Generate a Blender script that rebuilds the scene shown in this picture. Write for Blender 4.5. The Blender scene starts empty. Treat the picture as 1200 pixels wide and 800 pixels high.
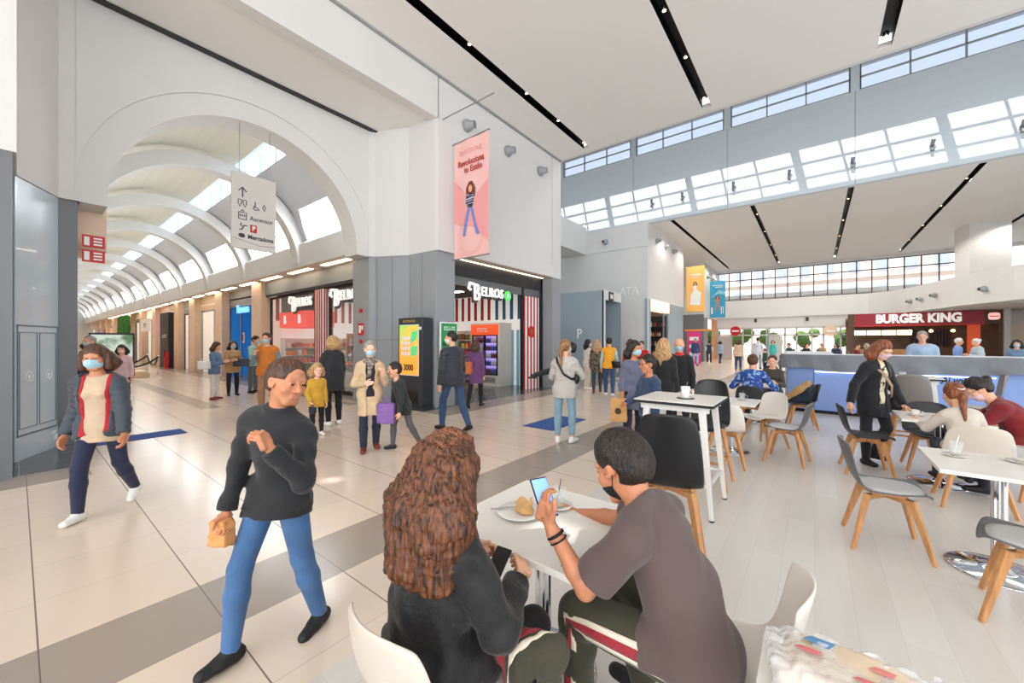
import bpy, math, random
import numpy as np
from mathutils import Vector, Matrix, Euler

random.seed(7)
PI = math.pi
col = bpy.context.scene.collection


# ------------------------------------------------------------------ materials
def lin(c):
    return tuple(((x / 255.0) / 12.92 if x / 255.0 <= 0.04045 else ((x / 255.0 + 0.055) / 1.055) ** 2.4) for x in c[:3])


_mats = {}


def M(name, c=(200, 200, 200), rough=0.5, metal=0.0, emit=0.0, noise=None, bump=None, trans=0.0, alpha=1.0, stretch=(1, 1, 1),
      coat=0.0, ior=1.45, two=None, sheen=0.0):
    """principled material; noise=(scale, amount) varies the colour, two=(colour, lo, hi) mixes a second colour by the noise"""
    if name in _mats:
        return _mats[name]
    m = bpy.data.materials.new(name)
    m.use_nodes = True
    nt = m.node_tree
    b = nt.nodes['Principled BSDF']
    L = lin(c)
    b.inputs['Base Color'].default_value = (*L, 1)
    b.inputs['Roughness'].default_value = rough
    b.inputs['Metallic'].default_value = metal
    b.inputs['IOR'].default_value = ior
    b.inputs['Transmission Weight'].default_value = trans
    b.inputs['Alpha'].default_value = alpha
    b.inputs['Coat Weight'].default_value = coat
    b.inputs['Sheen Weight'].default_value = sheen
    if emit:
        b.inputs['Emission Color'].default_value = (*L, 1)
        b.inputs['Emission Strength'].default_value = emit
    if noise or bump:
        tc = nt.nodes.new('ShaderNodeTexCoord')
        mp = nt.nodes.new('ShaderNodeMapping')
        mp.inputs['Scale'].default_value = stretch
        nt.links.new(tc.outputs['Object'], mp.inputs['Vector'])
    if noise:
        n = nt.nodes.new('ShaderNodeTexNoise')
        n.inputs['Scale'].default_value = noise[0]
        n.inputs['Detail'].default_value = 4
        nt.links.new(mp.outputs['Vector'], n.inputs['Vector'])
        r = nt.nodes.new('ShaderNodeValToRGB')
        if two:
            r.color_ramp.elements[0].position = two[1]
            r.color_ramp.elements[1].position = two[2]
            a0, a1 = L, lin(two[0])
        else:
            r.color_ramp.elements[0].position = 0.3
            r.color_ramp.elements[1].position = 0.7
            a0 = tuple(x * (1 - noise[1]) for x in L)
            a1 = tuple(min(1, x * (1 + noise[1])) for x in L)
        r.color_ramp.elements[0].color = (*a0, 1)
        r.color_ramp.elements[1].color = (*a1, 1)
        nt.links.new(n.outputs['Fac'], r.inputs['Fac'])
        nt.links.new(r.outputs['Color'], b.inputs['Base Color'])
        if emit:
            nt.links.new(r.outputs['Color'], b.inputs['Emission Color'])
    if bump:
        n2 = nt.nodes.new('ShaderNodeTexNoise')
        n2.inputs['Scale'].default_value = bump[0]
        n2.inputs['Detail'].default_value = 3
        nt.links.new(mp.outputs['Vector'], n2.inputs['Vector'])
        bp = nt.nodes.new('ShaderNodeBump')
        bp.inputs['Strength'].default_value = bump[1]
        bp.inputs['Distance'].default_value = 0.01
        nt.links.new(n2.outputs['Fac'], bp.inputs['Height'])
        nt.links.new(bp.outputs['Normal'], b.inputs['Normal'])
    _mats[name] = m
    return m


# ------------------------------------------------------------------ object helpers
def tag(o, label=None, cat=None, group=None, kind=None):
    if label:
        o['label'] = label
    if cat:
        o['category'] = cat
    if group:
        o['group'] = group
    if kind:
        o['kind'] = kind
    return o


def thing(name, label, cat, loc=(0, 0, 0), rz=0.0, group=None):
    o = bpy.data.objects.new(name, None)
    o.empty_display_size = 0.1
    col.objects.link(o)
    o.location = loc
    o.rotation_euler = (0, 0, rz)
    return tag(o, label, cat, group)


def link(name, me, parent=None):
    o = bpy.data.objects.new(name, me)
    col.objects.link(o)
    if parent is not None:
        o.parent = parent
    return o


def copy_tree(o, parent=None):
    c = o.copy()
    col.objects.link(c)
    c.parent = parent
    for ch in list(o.children):
        copy_tree(ch, c)
    return c


def place(o, loc, rz=0.0, label=None, group=None):
    o.location = loc
    o.rotation_euler = (0, 0, rz)
    if label:
        o['label'] = label
    if group:
        o['group'] = group
    return o


class MB:
    def __init__(self):
        self.v = []
        self.f = []
        self.mi = []
        self.cur = 0

    def add(self, vs, fs):
        n = len(self.v)
        self.v += [tuple(p) for p in vs]
        self.f += [tuple(i + n for i in f) for f in fs]
        self.mi += [self.cur] * len(fs)
        return self

    def box(self, x0, x1, y0, y1, z0, z1, R=None, o=(0, 0, 0)):
        vs = [(x, y, z) for z in (z0, z1) for y in (y0, y1) for x in (x0, x1)]
        if R is not None:
            vs = [tuple(R @ Vector(p) + Vector(o)) for p in vs]
        return self.add(vs, [(0, 2, 3, 1), (4, 5, 7, 6), (0, 1, 5, 4), (2, 6, 7, 3), (0, 4, 6, 2), (1, 3, 7, 5)])

    def quad(self, a, b, c, d):
        return self.add([a, b, c, d], [(0, 1, 2, 3)])

    def bar(self, a, b, w, h, w2=None, h2=None, up=(0, 0, 1)):
        """tapered rectangular bar from a to b"""
        a, b = Vector(a), Vector(b)
        d = (b - a).normalized()
        up = Vector(up)
        if abs(d.dot(up)) > 0.97:
            up = Vector((0, 1, 0))
        s = d.cross(up).normalized()
        t = s.cross(d)
        w2 = w if w2 is None else w2
        h2 = h if h2 is None else h2
        vs = []
        for p, ww, hh in ((a, w, h), (b, w2, h2)):
            for i, j in ((-1, -1), (1, -1), (1, 1), (-1, 1)):
                vs.append(p + s * (i * ww / 2) + t * (j * hh / 2))
        return self.add(vs, [(3, 2, 1, 0), (4, 5, 6, 7), (0, 1, 5, 4), (1, 2, 6, 5), (2, 3, 7, 6), (3, 0, 4, 7)])

    def tube(self, pts, r, n=12, caps=True):
        pts = [Vector(p) for p in pts]
        rs = r if isinstance(r, (list, tuple)) else [r] * len(pts)
        vs, fs = [], []
        prev = None
        for i, p in enumerate(pts):
            d = (pts[min(i + 1, len(pts) - 1)] - pts[max(i - 1, 0)]).normalized()
            if prev is None:
                u = Vector((0, 0, 1)) if abs(d.z) < 0.9 else Vector((1, 0, 0))
                s = d.cross(u).normalized()
            else:
                s = (prev - d * prev.dot(d)).normalized()
            prev = s
            t = d.cross(s)
            for k in range(n):
                a = 2 * PI * k / n
                vs.append(p + (s * math.cos(a) + t * math.sin(a)) * rs[i])
        for i in range(len(pts) - 1):
            for k in range(n):
                fs.append((i * n + k, i * n + (k + 1) % n, (i + 1) * n + (k + 1) % n, (i + 1) * n + k))
        if caps:
            fs.append(tuple(range(n - 1, -1, -1)))
            fs.append(tuple((len(pts) - 1) * n + k for k in range(n)))
        return self.add(vs, fs)

    def lathe(self, prof, n=24, c=(0, 0, 0)):
        vs, fs = [], []
        for r, z in prof:
            for k in range(n):
                a = 2 * PI * k / n
                vs.append((c[0] + r * math.cos(a), c[1] + r * math.sin(a), c[2] + z))
        for i in range(len(prof) - 1):
            for k in range(n):
                fs.append((i * n + k, i * n + (k + 1) % n, (i + 1) * n + (k + 1) % n, (i + 1) * n + k))
        if prof[0][0] > 1e-5:
            fs.append(tuple(range(n - 1, -1, -1)))
        if prof[-1][0] > 1e-5:
            fs.append(tuple((len(prof) - 1) * n + k for k in range(n)))
        return self.add(vs, fs)

    def prism(self, poly, z0, z1, map3=None):
        """poly (a,b) extruded in the third coordinate; map3 turns (a,b,c) into xyz"""
        n = len(poly)
        f = map3 or (lambda a, b, c: (a, b, c))
        vs = [f(a, b, z0) for a, b in poly] + [f(a, b, z1) for a, b in poly]
        fs = [tuple(range(n - 1, -1, -1)), tuple(range(n, 2 * n))]
        fs += [(i, (i + 1) % n, n + (i + 1) % n, n + i) for i in range(n)]
        return self.add(vs, fs)

    def strip(self, A, B):
        """quad strip between two polylines"""
        n = len(A)
        return self.add(list(A) + list(B), [(i, i + 1, n + i + 1, n + i) for i in range(n - 1)])

    def build(self, name, mat, parent=None, smooth=False, bevel=0.0, seg=2, solid=0.0, sub=0, auto=False):
        me = bpy.data.meshes.new(name)
        me.from_pydata(self.v, [], self.f)
        me.validate()
        me.update()
        ms = mat if isinstance(mat, (list, tuple)) else [mat]
        for m in ms:
            me.materials.append(m)
        if len(ms) > 1 and len(me.polygons) == len(self.mi):
            me.polygons.foreach_set('material_index', self.mi)
        if smooth:
            me.polygons.foreach_set('use_smooth', [True] * len(me.polygons))
        o = link(name, me, parent)
        if solid:
            s = o.modifiers.new('s', 'SOLIDIFY')
            s.thickness = solid
            s.offset = -1
        if sub:
            s = o.modifiers.new('u', 'SUBSURF')
            s.levels = sub
            s.render_levels = sub
        if bevel:
            b = o.modifiers.new('b', 'BEVEL')
            b.width = bevel
            b.segments = seg
            b.limit_method = 'ANGLE'
        return o


def struct(name, mb, mat, **k):
    o = mb.build(name, mat, **k)
    o['kind'] = 'structure'
    return o


def text(name, s, size, mat, parent, loc, rot, ext=0.005, align='CENTER', sx=1.0, shear=0.0, bold=0.0, sp=1.0):
    cu = bpy.data.curves.new('t', 'FONT')
    cu.body = s
    cu.size = size
    cu.extrude = ext
    cu.align_x = align
    cu.align_y = 'CENTER'
    cu.shear = shear
    cu.space_character = sp
    cu.offset = bold
    cu.resolution_u = 3
    to = bpy.data.objects.new('t', cu)
    col.objects.link(to)
    bpy.context.view_layer.update()
    me = bpy.data.meshes.new_from_object(to)
    me.name = name
    bpy.data.objects.remove(to)
    me.transform(Matrix.Diagonal((sx * .86, 1, 1, 1)))
    me.materials.clear()
    me.materials.append(mat)
    o = link(name, me, parent)
    o.location = loc
    o.rotation_euler = rot
    return o


# ------------------------------------------------------------------ distance-field modelling of bodies and clothes
def v3(*a):
    return np.array(a if len(a) > 1 else a[0], dtype=np.float32)


def nrm(a):
    a = np.asarray(a, dtype=np.float32)
    return a / max(1e-9, float(np.linalg.norm(a)))


class Field:
    def __init__(self, lo, hi, h):
        self.lo = v3(lo)
        self.h = h
        self.n = np.maximum(4, np.ceil((v3(hi) - self.lo) / h).astype(int) + 1)
        self.D = np.full(tuple(self.n), 0.2, dtype=np.float32)
        self.ax = [self.lo[i] + h * np.arange(self.n[i], dtype=np.float32) for i in range(3)]

    def sub(self, lo, hi):
        i0 = np.clip(np.floor((v3(lo) - self.lo) / self.h).astype(int), 0, self.n)
        i1 = np.clip(np.ceil((v3(hi) - self.lo) / self.h).astype(int) + 1, 0, self.n)
        if (i1 <= i0).any():
            return None
        s = tuple(slice(a, b) for a, b in zip(i0, i1))
        return s, (self.ax[0][s[0]][:, None, None], self.ax[1][s[1]][None, :, None], self.ax[2][s[2]][None, None, :])

    def _put(self, s, d, k, mode):
        D = self.D[s]
        if mode == 'add':
            if k > 0:
                hh = np.clip(0.5 + 0.5 * (D - d) / k, 0, 1)
                self.D[s] = D + (d - D) * hh - k * hh * (1 - hh)
            else:
                self.D[s] = np.minimum(D, d)
        else:
            d = -d
            if k > 0:
                hh = np.clip(0.5 - 0.5 * (D - d) / k, 0, 1)
                self.D[s] = D + (d - D) * hh + k * hh * (1 - hh)
            else:
                self.D[s] = np.maximum(D, d)

    def cap(self, a, b, ra, rb, k=0.02, flat=None, mode='add'):
        """tapered capsule; flat=(axis, factor) squeezes it along an axis"""
        a, b = v3(a), v3(b)
        m = max(ra, rb) + k + 0.03
        q = self.sub(np.minimum(a, b) - m, np.maximum(a, b) + m)
        if q is None:
            return
        s, (x, y, z) = q
        ba = b - a
        L = max(1e-9, float(ba @ ba))
        X, Y, Z = x - a[0], y - a[1], z - a[2]
        t = np.clip((X * ba[0] + Y * ba[1] + Z * ba[2]) / L, 0, 1)
        dx, dy, dz = X - t * ba[0], Y - t * ba[1], Z - t * ba[2]
        dd = dx * dx + dy * dy + dz * dz
        if flat is not None:
            ax, fac = flat
            w = dx * ax[0] + dy * ax[1] + dz * ax[2]
            dd = dd + w * w * (1.0 / fac ** 2 - 1)
        d = np.sqrt(dd) - (ra + (rb - ra) * t)
        self._put(s, d, k, mode)

    def ell(self, c, r, R=None, k=0.02, mode='add'):
        c = v3(c)
        r = v3(r)
        m = float(max(r)) + k + 0.03
        q = self.sub(c - m, c + m)
        if q is None:
            return
        s, (x, y, z) = q
        X, Y, Z = x - c[0], y - c[1], z - c[2]
        if R is not None:
            X, Y, Z = [R[0][i] * X + R[1][i] * Y + R[2][i] * Z for i in range(3)]
        k0 = np.sqrt((X / r[0]) ** 2 + (Y / r[1]) ** 2 + (Z / r[2]) ** 2)
        k1 = np.sqrt((X / r[0] ** 2) ** 2 + (Y / r[1] ** 2) ** 2 + (Z / r[2] ** 2) ** 2)
        d = k0 * (k0 - 1) / np.maximum(k1, 1e-6)
        self._put(s, d, k, mode)

    def rbox(self, c, hs, R, rad, k=0.01, mode='add'):
        c = v3(c)
        m = float(np.linalg.norm(hs)) + rad + k + 0.02
        q = self.sub(c - m, c + m)
        if q is None:
            return
        s, (x, y, z) = q
        X, Y, Z = x - c[0], y - c[1], z - c[2]
        X, Y, Z = [R[0][i] * X + R[1][i] * Y + R[2][i] * Z for i in range(3)]
        qx, qy, qz = np.abs(X) - hs[0], np.abs(Y) - hs[1], np.abs(Z) - hs[2]
        d = np.sqrt(np.maximum(qx, 0) ** 2 + np.maximum(qy, 0) ** 2 + np.maximum(qz, 0) ** 2) + np.minimum(np.maximum(qx, np.maximum(qy, qz)), 0) - rad
        self._put(s, d, k, mode)

    def clip(self, p, n, k=0.0):
        """cut away the side the normal points to"""
        p, n = v3(p), nrm(n)
        x, y, z = self.ax[0][:, None, None], self.ax[1][None, :, None], self.ax[2][None, None, :]
        d = (x - p[0]) * n[0] + (y - p[1]) * n[1] + (z - p[2]) * n[2]
        if k > 0:
            D = self.D
            hh = np.clip(0.5 - 0.5 * (D - d) / k, 0, 1)
            self.D = D + (d - D) * hh + k * hh * (1 - hh)
        else:
            self.D = np.maximum(self.D, d)

    def clip_near(self, p, n, rad):
        """cut only within rad of p"""
        p, n = v3(p), nrm(n)
        q = self.sub(p - rad, p + rad)
        if q is None:
            return
        s, (x, y, z) = q
        X, Y, Z = x - p[0], y - p[1], z - p[2]
        d = X * n[0] + Y * n[1] + Z * n[2]
        r2 = X * X + Y * Y + Z * Z
        self.D[s] = np.where(r2 < rad * rad, np.maximum(self.D[s], d), self.D[s])

    def folds(self, amp, fr, seed=0, ax=(1, 1, 1)):
        rs = np.random.RandomState(seed)
        x, y, z = self.ax[0][:, None, None], self.ax[1][None, :, None], self.ax[2][None, None, :]
        tot = 0
        for i in range(3):
            k = rs.randn(3) * fr * np.array(ax)
            k2 = rs.randn(3) * fr * 0.6
            tot = tot + np.sin(x * k[0] + y * k[1] + z * k[2] + 1.7 * np.sin(x * k2[0] + y * k2[1] + z * k2[2] + i) + rs.rand() * 6)
        self.D = self.D + (tot * (amp / 2)).astype(np.float32)

    def mesh(self):
        """surface nets"""
        D = self.D
        D[0], D[-1] = np.maximum(D[0], .01), np.maximum(D[-1], .01)
        D[:, 0], D[:, -1] = np.maximum(D[:, 0], .01), np.maximum(D[:, -1], .01)
        D[:, :, 0], D[:, :, -1] = np.maximum(D[:, :, 0], .01), np.maximum(D[:, :, -1], .01)
        S = D < 0
        nx, ny, nz = D.shape
        c = [S[i:nx - 1 + i, j:ny - 1 + j, k:nz - 1 + k] for i in (0, 1) for j in (0, 1) for k in (0, 1)]
        cnt = np.zeros(c[0].shape, dtype=np.int8)
        for a in c:
            cnt += a
        act = (cnt > 0) & (cnt < 8)
        idx = np.full(act.shape, -1, dtype=np.int64)
        I, J, K = np.nonzero(act)
        if len(I) == 0:
            return np.zeros((0, 3)), np.zeros((0, 4), dtype=int)
        idx[I, J, K] = np.arange(len(I))
        acc = np.zeros((len(I), 3))
        num = np.zeros(len(I))
        corners = [(i, j, k) for i in (0, 1) for j in (0, 1) for k in (0, 1)]
        for a in range(8):
            for b in range(a + 1, 8):
                A, B = corners[a], corners[b]
                if sum(abs(p - q) for p, q in zip(A, B)) != 1:
                    continue
                da = D[I + A[0], J + A[1], K + A[2]]
                db = D[I + B[0], J + B[1], K + B[2]]
                cr = (da < 0) != (db < 0)
                t = np.where(cr, da / np.where(cr, da - db, 1), 0)
                for ax in range(3):
                    acc[:, ax] += np.where(cr, A[ax] + t * (B[ax] - A[ax]), 0)
                num += cr
        P = acc / num[:, None] + np.stack([I, J, K], 1)
        V = P * self.h + self.lo
        quads = []
        # x edges
        for ax in range(3):
            sl0 = [slice(None)] * 3
            sl1 = [slice(None)] * 3
            sl0[ax] = slice(0, -1)
            sl1[ax] = slice(1, None)
            a, b = S[tuple(sl0)], S[tuple(sl1)]
            ch = a != b
            o1, o2 = [x for x in range(3) if x != ax]
            E = np.array(np.nonzero(ch))
            ok = (E[o1] > 0) & (E[o2] > 0) & (E[o1] < D.shape[o1] - 1) & (E[o2] < D.shape[o2] - 1)
            E = E[:, ok]
            ins = a[E[0], E[1], E[2]]

            def g(d1, d2):
                e = E.copy()
                e[o1] -= d1
                e[o2] -= d2
                return idx[e[0], e[1], e[2]]
            q = np.stack([g(1, 1), g(0, 1), g(0, 0), g(1, 0)], 1)
            flip = ins if ax != 1 else ~ins
            q[~flip] = q[~flip][:, ::-1]
            quads.append(q)
        F = np.concatenate(quads)
        F = F[(F >= 0).all(1)]
        return V, F


def mesh_obj(name, parts, mat, parent, smooth=True):
    """parts: list of (V, F); joined in one mesh"""
    vs, fs, n = [], [], 0
    for V, F in parts:
        vs.append(V)
        fs.append(F + n)
        n += len(V)
    V = np.concatenate(vs).astype(np.float32)
    F = np.concatenate(fs).astype(np.int32)
    me = bpy.data.meshes.new(name)
    me.vertices.add(len(V))
    me.vertices.foreach_set('co', V.ravel())
    me.loops.add(F.size)
    me.loops.foreach_set('vertex_index', F.ravel())
    me.polygons.add(len(F))
    me.polygons.foreach_set('loop_start', np.arange(0, F.size, 4, dtype=np.int32))
    me.polygons.foreach_set('loop_total', np.full(len(F), 4, dtype=np.int32))
    me.polygons.foreach_set('use_smooth', np.full(len(F), smooth))
    me.update(calc_edges=True)
    me.materials.append(mat)
    return link(name, me, parent)
# ------------------------------------------------------------------ people
def rot_axis(v, ax, deg):
    ax = nrm(ax)
    a = math.radians(deg)
    v = v3(v)
    return v * math.cos(a) + np.cross(ax, v) * math.sin(a) + ax * float(ax @ v) * (1 - math.cos(a))


SKIN = M('skin', (226, 172, 140), .5, noise=(18, .06))
SKIN2 = M('skin_tan', (196, 132, 98), .5, noise=(22, .08), bump=(60, .15))
SKIN3 = M('skin_light', (236, 190, 165), .5, noise=(18, .05))
EYE = M('eye_dark', (45, 32, 28), .25)
MASKB = M('surgical_blue', (168, 206, 222), .8, bump=(30, .2))
MASKW = M('mask_white', (226, 226, 226), .8)
MASKP = M('mask_pink', (226, 196, 204), .8)
MASKD = M('mask_black', (30, 30, 34), .8)


def hairmat(name, a, b, st=(60, 60, 7)):
    return M(name, a, .45, noise=(1.0, .3), two=(b, .35, .65), stretch=st, bump=(1.3, .9))


H_BROWN = hairmat('hair_brown', (52, 34, 26), (98, 64, 44))
H_DARK = hairmat('hair_dark', (22, 18, 18), (48, 38, 34))
H_BLOND = hairmat('hair_blond', (150, 108, 66), (214, 174, 122))
H_AUBURN = hairmat('hair_auburn', (92, 46, 26), (158, 92, 56))
H_GREY = hairmat('hair_grey', (120, 112, 102), (188, 178, 164))
SHOE_W = M('shoe_white', (232, 230, 226), .6)
SHOE_D = M('shoe_dark', (28, 27, 30), .55)
SHOE_B = M('shoe_brown', (120, 52, 40), .5)


def cloth(name, c, fr=8, n=.10, bump=(140, .25), two=None, rough=.85, scale=1):
    return M(name, c, rough, noise=(fr, n), bump=bump, two=two, sheen=.15)


def hand_field(W, d, n, side, s, h, curl=35, spread=6, thumb=25, fcurl=None):
    """palm, four unequal bent fingers and a thumb from the palm's side"""
    W, d, n = v3(W), nrm(d), nrm(n)
    n = nrm(n - d * float(n @ d))
    th = nrm(np.cross(d, n)) * side
    m = .21 * s
    F = Field(W - m, W + m, h)
    F.cap(W - d * .05 * s, W + d * .01 * s, .026 * s, .024 * s, 0)
    c = W + d * .048 * s
    F.rbox(c, (.034 * s, .028 * s, .006 * s), (d, th, n), .009 * s, .012 * s)
    F.cap(W + d * .015 * s + th * .018 * s, W + d * .06 * s + th * .028 * s, .014 * s, .011 * s, .012 * s)
    offs = (.027, .0095, -.0085, -.026)
    lens = (.070, .078, .073, .057)
    rad = (.0085, .0088, .0085, .0075)
    for i in range(4):
        fc = curl if fcurl is None else fcurl[i]
        base = W + d * (.083 - (.004 if i in (0, 3) else 0)) * s + th * offs[i] * s
        dirn = rot_axis(d, n, (-1 if side > 0 else 1) * spread * (1.5 - i) * .5 * -1)
        ax = np.cross(dirn, n)
        p = base
        for j, fr in enumerate((.46, .30, .24)):
            dirn = rot_axis(dirn, ax, fc * (.8, 1.1, .7)[j])
            q = p + dirn * lens[i] * fr * s
            F.cap(p, q, rad[i] * s * (1, .93, .86)[j], rad[i] * s * (.95, .88, .8)[j], .004 * s)
            p = q
    p = W + d * .022 * s + th * .026 * s
    t1 = nrm(d * .72 + th * .72 + n * math.sin(math.radians(thumb)))
    q = p + t1 * .042 * s
    F.cap(p, q, .0135 * s, .0105 * s, .008 * s)
    t2 = nrm(d * .92 + th * .22 + n * math.sin(math.radians(thumb)) * 1.3)
    F.cap(q, q + t2 * .032 * s, .0102 * s, .0085 * s, .004 * s)
    return F.mesh()


def person(name, label, loc, heading, H=1.7, female=False, fat=1.0, lean=(3, 0), twist=0, head=(0, 4, 0), rA=None, lA=None, rL=None, lL=None,
           seat=None, skin=None, hair=('short', None), mask=None, top=None, over=None, bottom=None, shoes=None, res=.011, fine=.0055,
           group=None, hands=(None, None), hscale=1.0, shoulder=None, slump=0, glasses=False, zoff=0.0, lift=None, extra=None, neck=1.0):
    s = H / 1.75
    skin = skin or SKIN
    rA = rA or ((.16, .02, -1), (.04, .18, -1))
    lA = lA or ((-.16, .02, -1), (-.04, .18, -1))
    rL = rL or ((.05, .03, -1), (.0, -.04, -1))
    lL = lL or ((-.05, .03, -1), (.0, -.04, -1))
    sw = (shoulder or (.152 if female else .172)) * s
    hipw = (.088 if female else .09) * s
    root = thing(name, label, 'person', loc, heading, group)
    # torso frame
    T = v3(math.sin(math.radians(lean[1])), math.sin(math.radians(lean[0])) * math.cos(math.radians(lean[1])), math.cos(math.radians(lean[0])) * math.cos(math.radians(lean[1])))
    T = nrm(T)
    Rt = nrm(rot_axis((1, 0, 0), (0, 0, 1), twist))
    Rt = nrm(Rt - T * float(Rt @ T))
    Fw = np.cross(T, Rt)
    T0 = nrm(T + v3(0, 0, .6)) if slump == 0 else nrm(rot_axis(T, Rt, slump))
    leg = []
    for side, L in ((1, rL), (-1, lL)):
        k = nrm(L[0]) * .43 * s
        a = nrm(L[1]) * .43 * s
        leg.append([v3(side * hipw, 0, 0), v3(side * hipw, 0, 0) + k, v3(side * hipw, 0, 0) + k + a])
    if seat is not None:
        pz = seat + .105 * s
    else:
        pz = -min(l[2][2] for l in leg) + .085 * s
    pz += zoff
    P = v3(0, 0, pz)
    leg = [[P + q for q in l] for l in leg]
    if lift is not None:
        pass
    W1 = P + T0 * .20 * s
    CH = W1 + nrm(T0 + T) * .16 * s
    SH = CH + T * .085 * s
    NB = SH + T * .06 * s + Fw * -.005 * s
    # head frame
    yaw, pitch, roll = head
    Hf = rot_axis(rot_axis((0, 1, 0), (1, 0, 0), -pitch), (0, 0, 1), yaw)
    Hr = rot_axis(rot_axis((1, 0, 0), (0, 1, 0), roll), (0, 0, 1), yaw)
    Hr = nrm(Hr - Hf * float(Hr @ Hf))
    Hu = np.cross(Hr, Hf)
    hs = s ** .6 * hscale * 1.05
    HC = NB + nrm(T + v3(0, 0, 1.2) * .5) * .055 * s * neck + Hu * (.125 * hs - (1 - neck) * .03) + Hf * .018 * s
    RH = (Hr, Hf, Hu)

    def hp(x, y, z):
        return HC + (Hr * x + Hf * y + Hu * z) * hs

    arm = []
    for side, A in ((1, rA), (-1, lA)):
        sj = SH + Rt * side * sw - T * .022 * s
        e = sj + nrm(A[0]) * .29 * s
        w = e + nrm(A[1]) * .255 * s
        arm.append([sj, e, w])
    pts = [P, HC] + [q for l in leg for q in l] + [q for a in arm for q in a]
    allp = np.array(pts)
    lo, hi = allp.min(0) - .24 * s, allp.max(0) + .26 * s
    lo[2] = max(lo[2], -.3)
    fl = (Fw, .70)
    # ---- body
    F = Field(lo, hi, res)
    rr = fat
    F.cap(P - Rt * .065 * s, P + Rt * .065 * s, .105 * s, .105 * s, .03, fl)
    F.cap(P + T0 * .03 * s, W1, .118 * s * rr, .115 * s * rr, .04, fl)
    F.cap(W1, CH, .118 * s * rr, .135 * s, .05, fl)
    F.cap(SH - Rt * (sw - .03 * s), SH + Rt * (sw - .03 * s), .045 * s, .045 * s, .05)
    for sd in (1, -1):
        F.cap(NB + T * .01 * s, SH + Rt * sd * (sw - .01 * s) - T * .02 * s, .040 * s, .034 * s, .03)
    F.cap(NB - T * .03 * s, HC - Hu * .06 * hs - Hf * .015 * s, .058 * s, .050 * s, .025)
    for l, side in zip(leg, (1, -1)):
        F.cap(l[0], l[1], .079 * s, .054 * s, .03)
        F.cap(l[1], l[1] + (l[2] - l[1]) * .35, .052 * s, .053 * s, .02)
        F.cap(l[1] + (l[2] - l[1]) * .35, l[2], .053 * s, .034 * s, .02)
    for a, side in zip(arm, (1, -1)):
        F.cap(a[0], a[1], .045 * s, .036 * s, .025)
        F.cap(a[1], a[1] + (a[2] - a[1]) * .3, .037 * s, .038 * s, .015)
        F.cap(a[1] + (a[2] - a[1]) * .3, a[2], .038 * s, .025 * s, .015)
    meshes = [F.mesh()]
    # ---- head
    G = Field(HC - .19 * hs, HC + .19 * hs, fine)
    G.ell(hp(0, -.012, .032), v3(.080, .095, .084) * hs, RH, 0)
    G.ell(hp(0, .025, -.040), v3(.061, .066, .072) * hs, RH, .03)
    G.cap(hp(-.022, .062, -.096), hp(.022, .062, -.096), .018 * hs, .018 * hs, .02)
    G.cap(hp(-.04, .077, .022), hp(.04, .077, .022), .011 * hs, .011 * hs, .015)
    for sx in (1, -1):
        G.ell(hp(sx * .031, .098, .002), v3(.018, .014, .011) * hs, RH, .010, mode='sub')
        G.ell(hp(sx * .031, .078, .002), v3(.014, .014, .012) * hs, RH, .003)
        G.ell(hp(sx * .045, .062, -.028), v3(.022, .022, .022) * hs, RH, .02)
        G.ell(hp(sx * .078, -.004, -.008), v3(.009, .020, .031) * hs, RH, .006)
        G.ell(hp(sx * .083, .004, -.006), v3(.006, .010, .016) * hs, RH, .004, mode='sub')
    G.cap(hp(0, .086, .008), hp(0, .107, -.028), .009 * hs, .0125 * hs, .010)
    for sx in (1, -1):
        G.ell(hp(sx * .011, .098, -.031), v3(.009, .010, .008) * hs, RH, .006)
    G.cap(hp(-.018, .084, -.058), hp(.018, .084, -.058), .0065 * hs, .0065 * hs, .006)
    G.cap(hp(-.015, .083, -.068), hp(.015, .083, -.068), .0075 * hs, .0075 * hs, .005)
    G.cap(hp(0, -.02, -.05), NB, .052 * s, .055 * s, .03)
    meshes.append(G.mesh())
    # ---- hands
    for a, side, hd in zip(arm, (1, -1), hands):
        d = nrm(a[2] - a[1])
        o = dict(n=(-side, .25, 0), curl=32)
        if hd:
            o.update(hd)
        dd = nrm(o.pop('d', d))
        nn = o.pop('n')
        meshes.append(hand_field(a[2] + d * .008 * s, dd, nn, side, s, fine * .72, **o))
    body = mesh_obj('body', meshes, skin, root)
    # ---- eyes
    if fine < .0075:
        E = MB()
        for sx in (1, -1):
            c = hp(sx * .031, .0895, .002)
            ring = []
            for q in range(8):
                an = q * PI / 4
                ring.append(c + (Hr * math.cos(an) * .010 + Hu * math.sin(an) * .0055) * hs)
            E.add([Vector(c + Hf * .0035 * hs)] + [Vector(p) for p in ring], [(0, q + 1, (q + 1) % 8 + 1) for q in range(8)])
        E.build('eyes', EYE, body, smooth=True)
    # ---- hair
    ht, hm = hair[0], hair[1]
    L = hair[2] if len(hair) > 2 else .25
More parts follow.
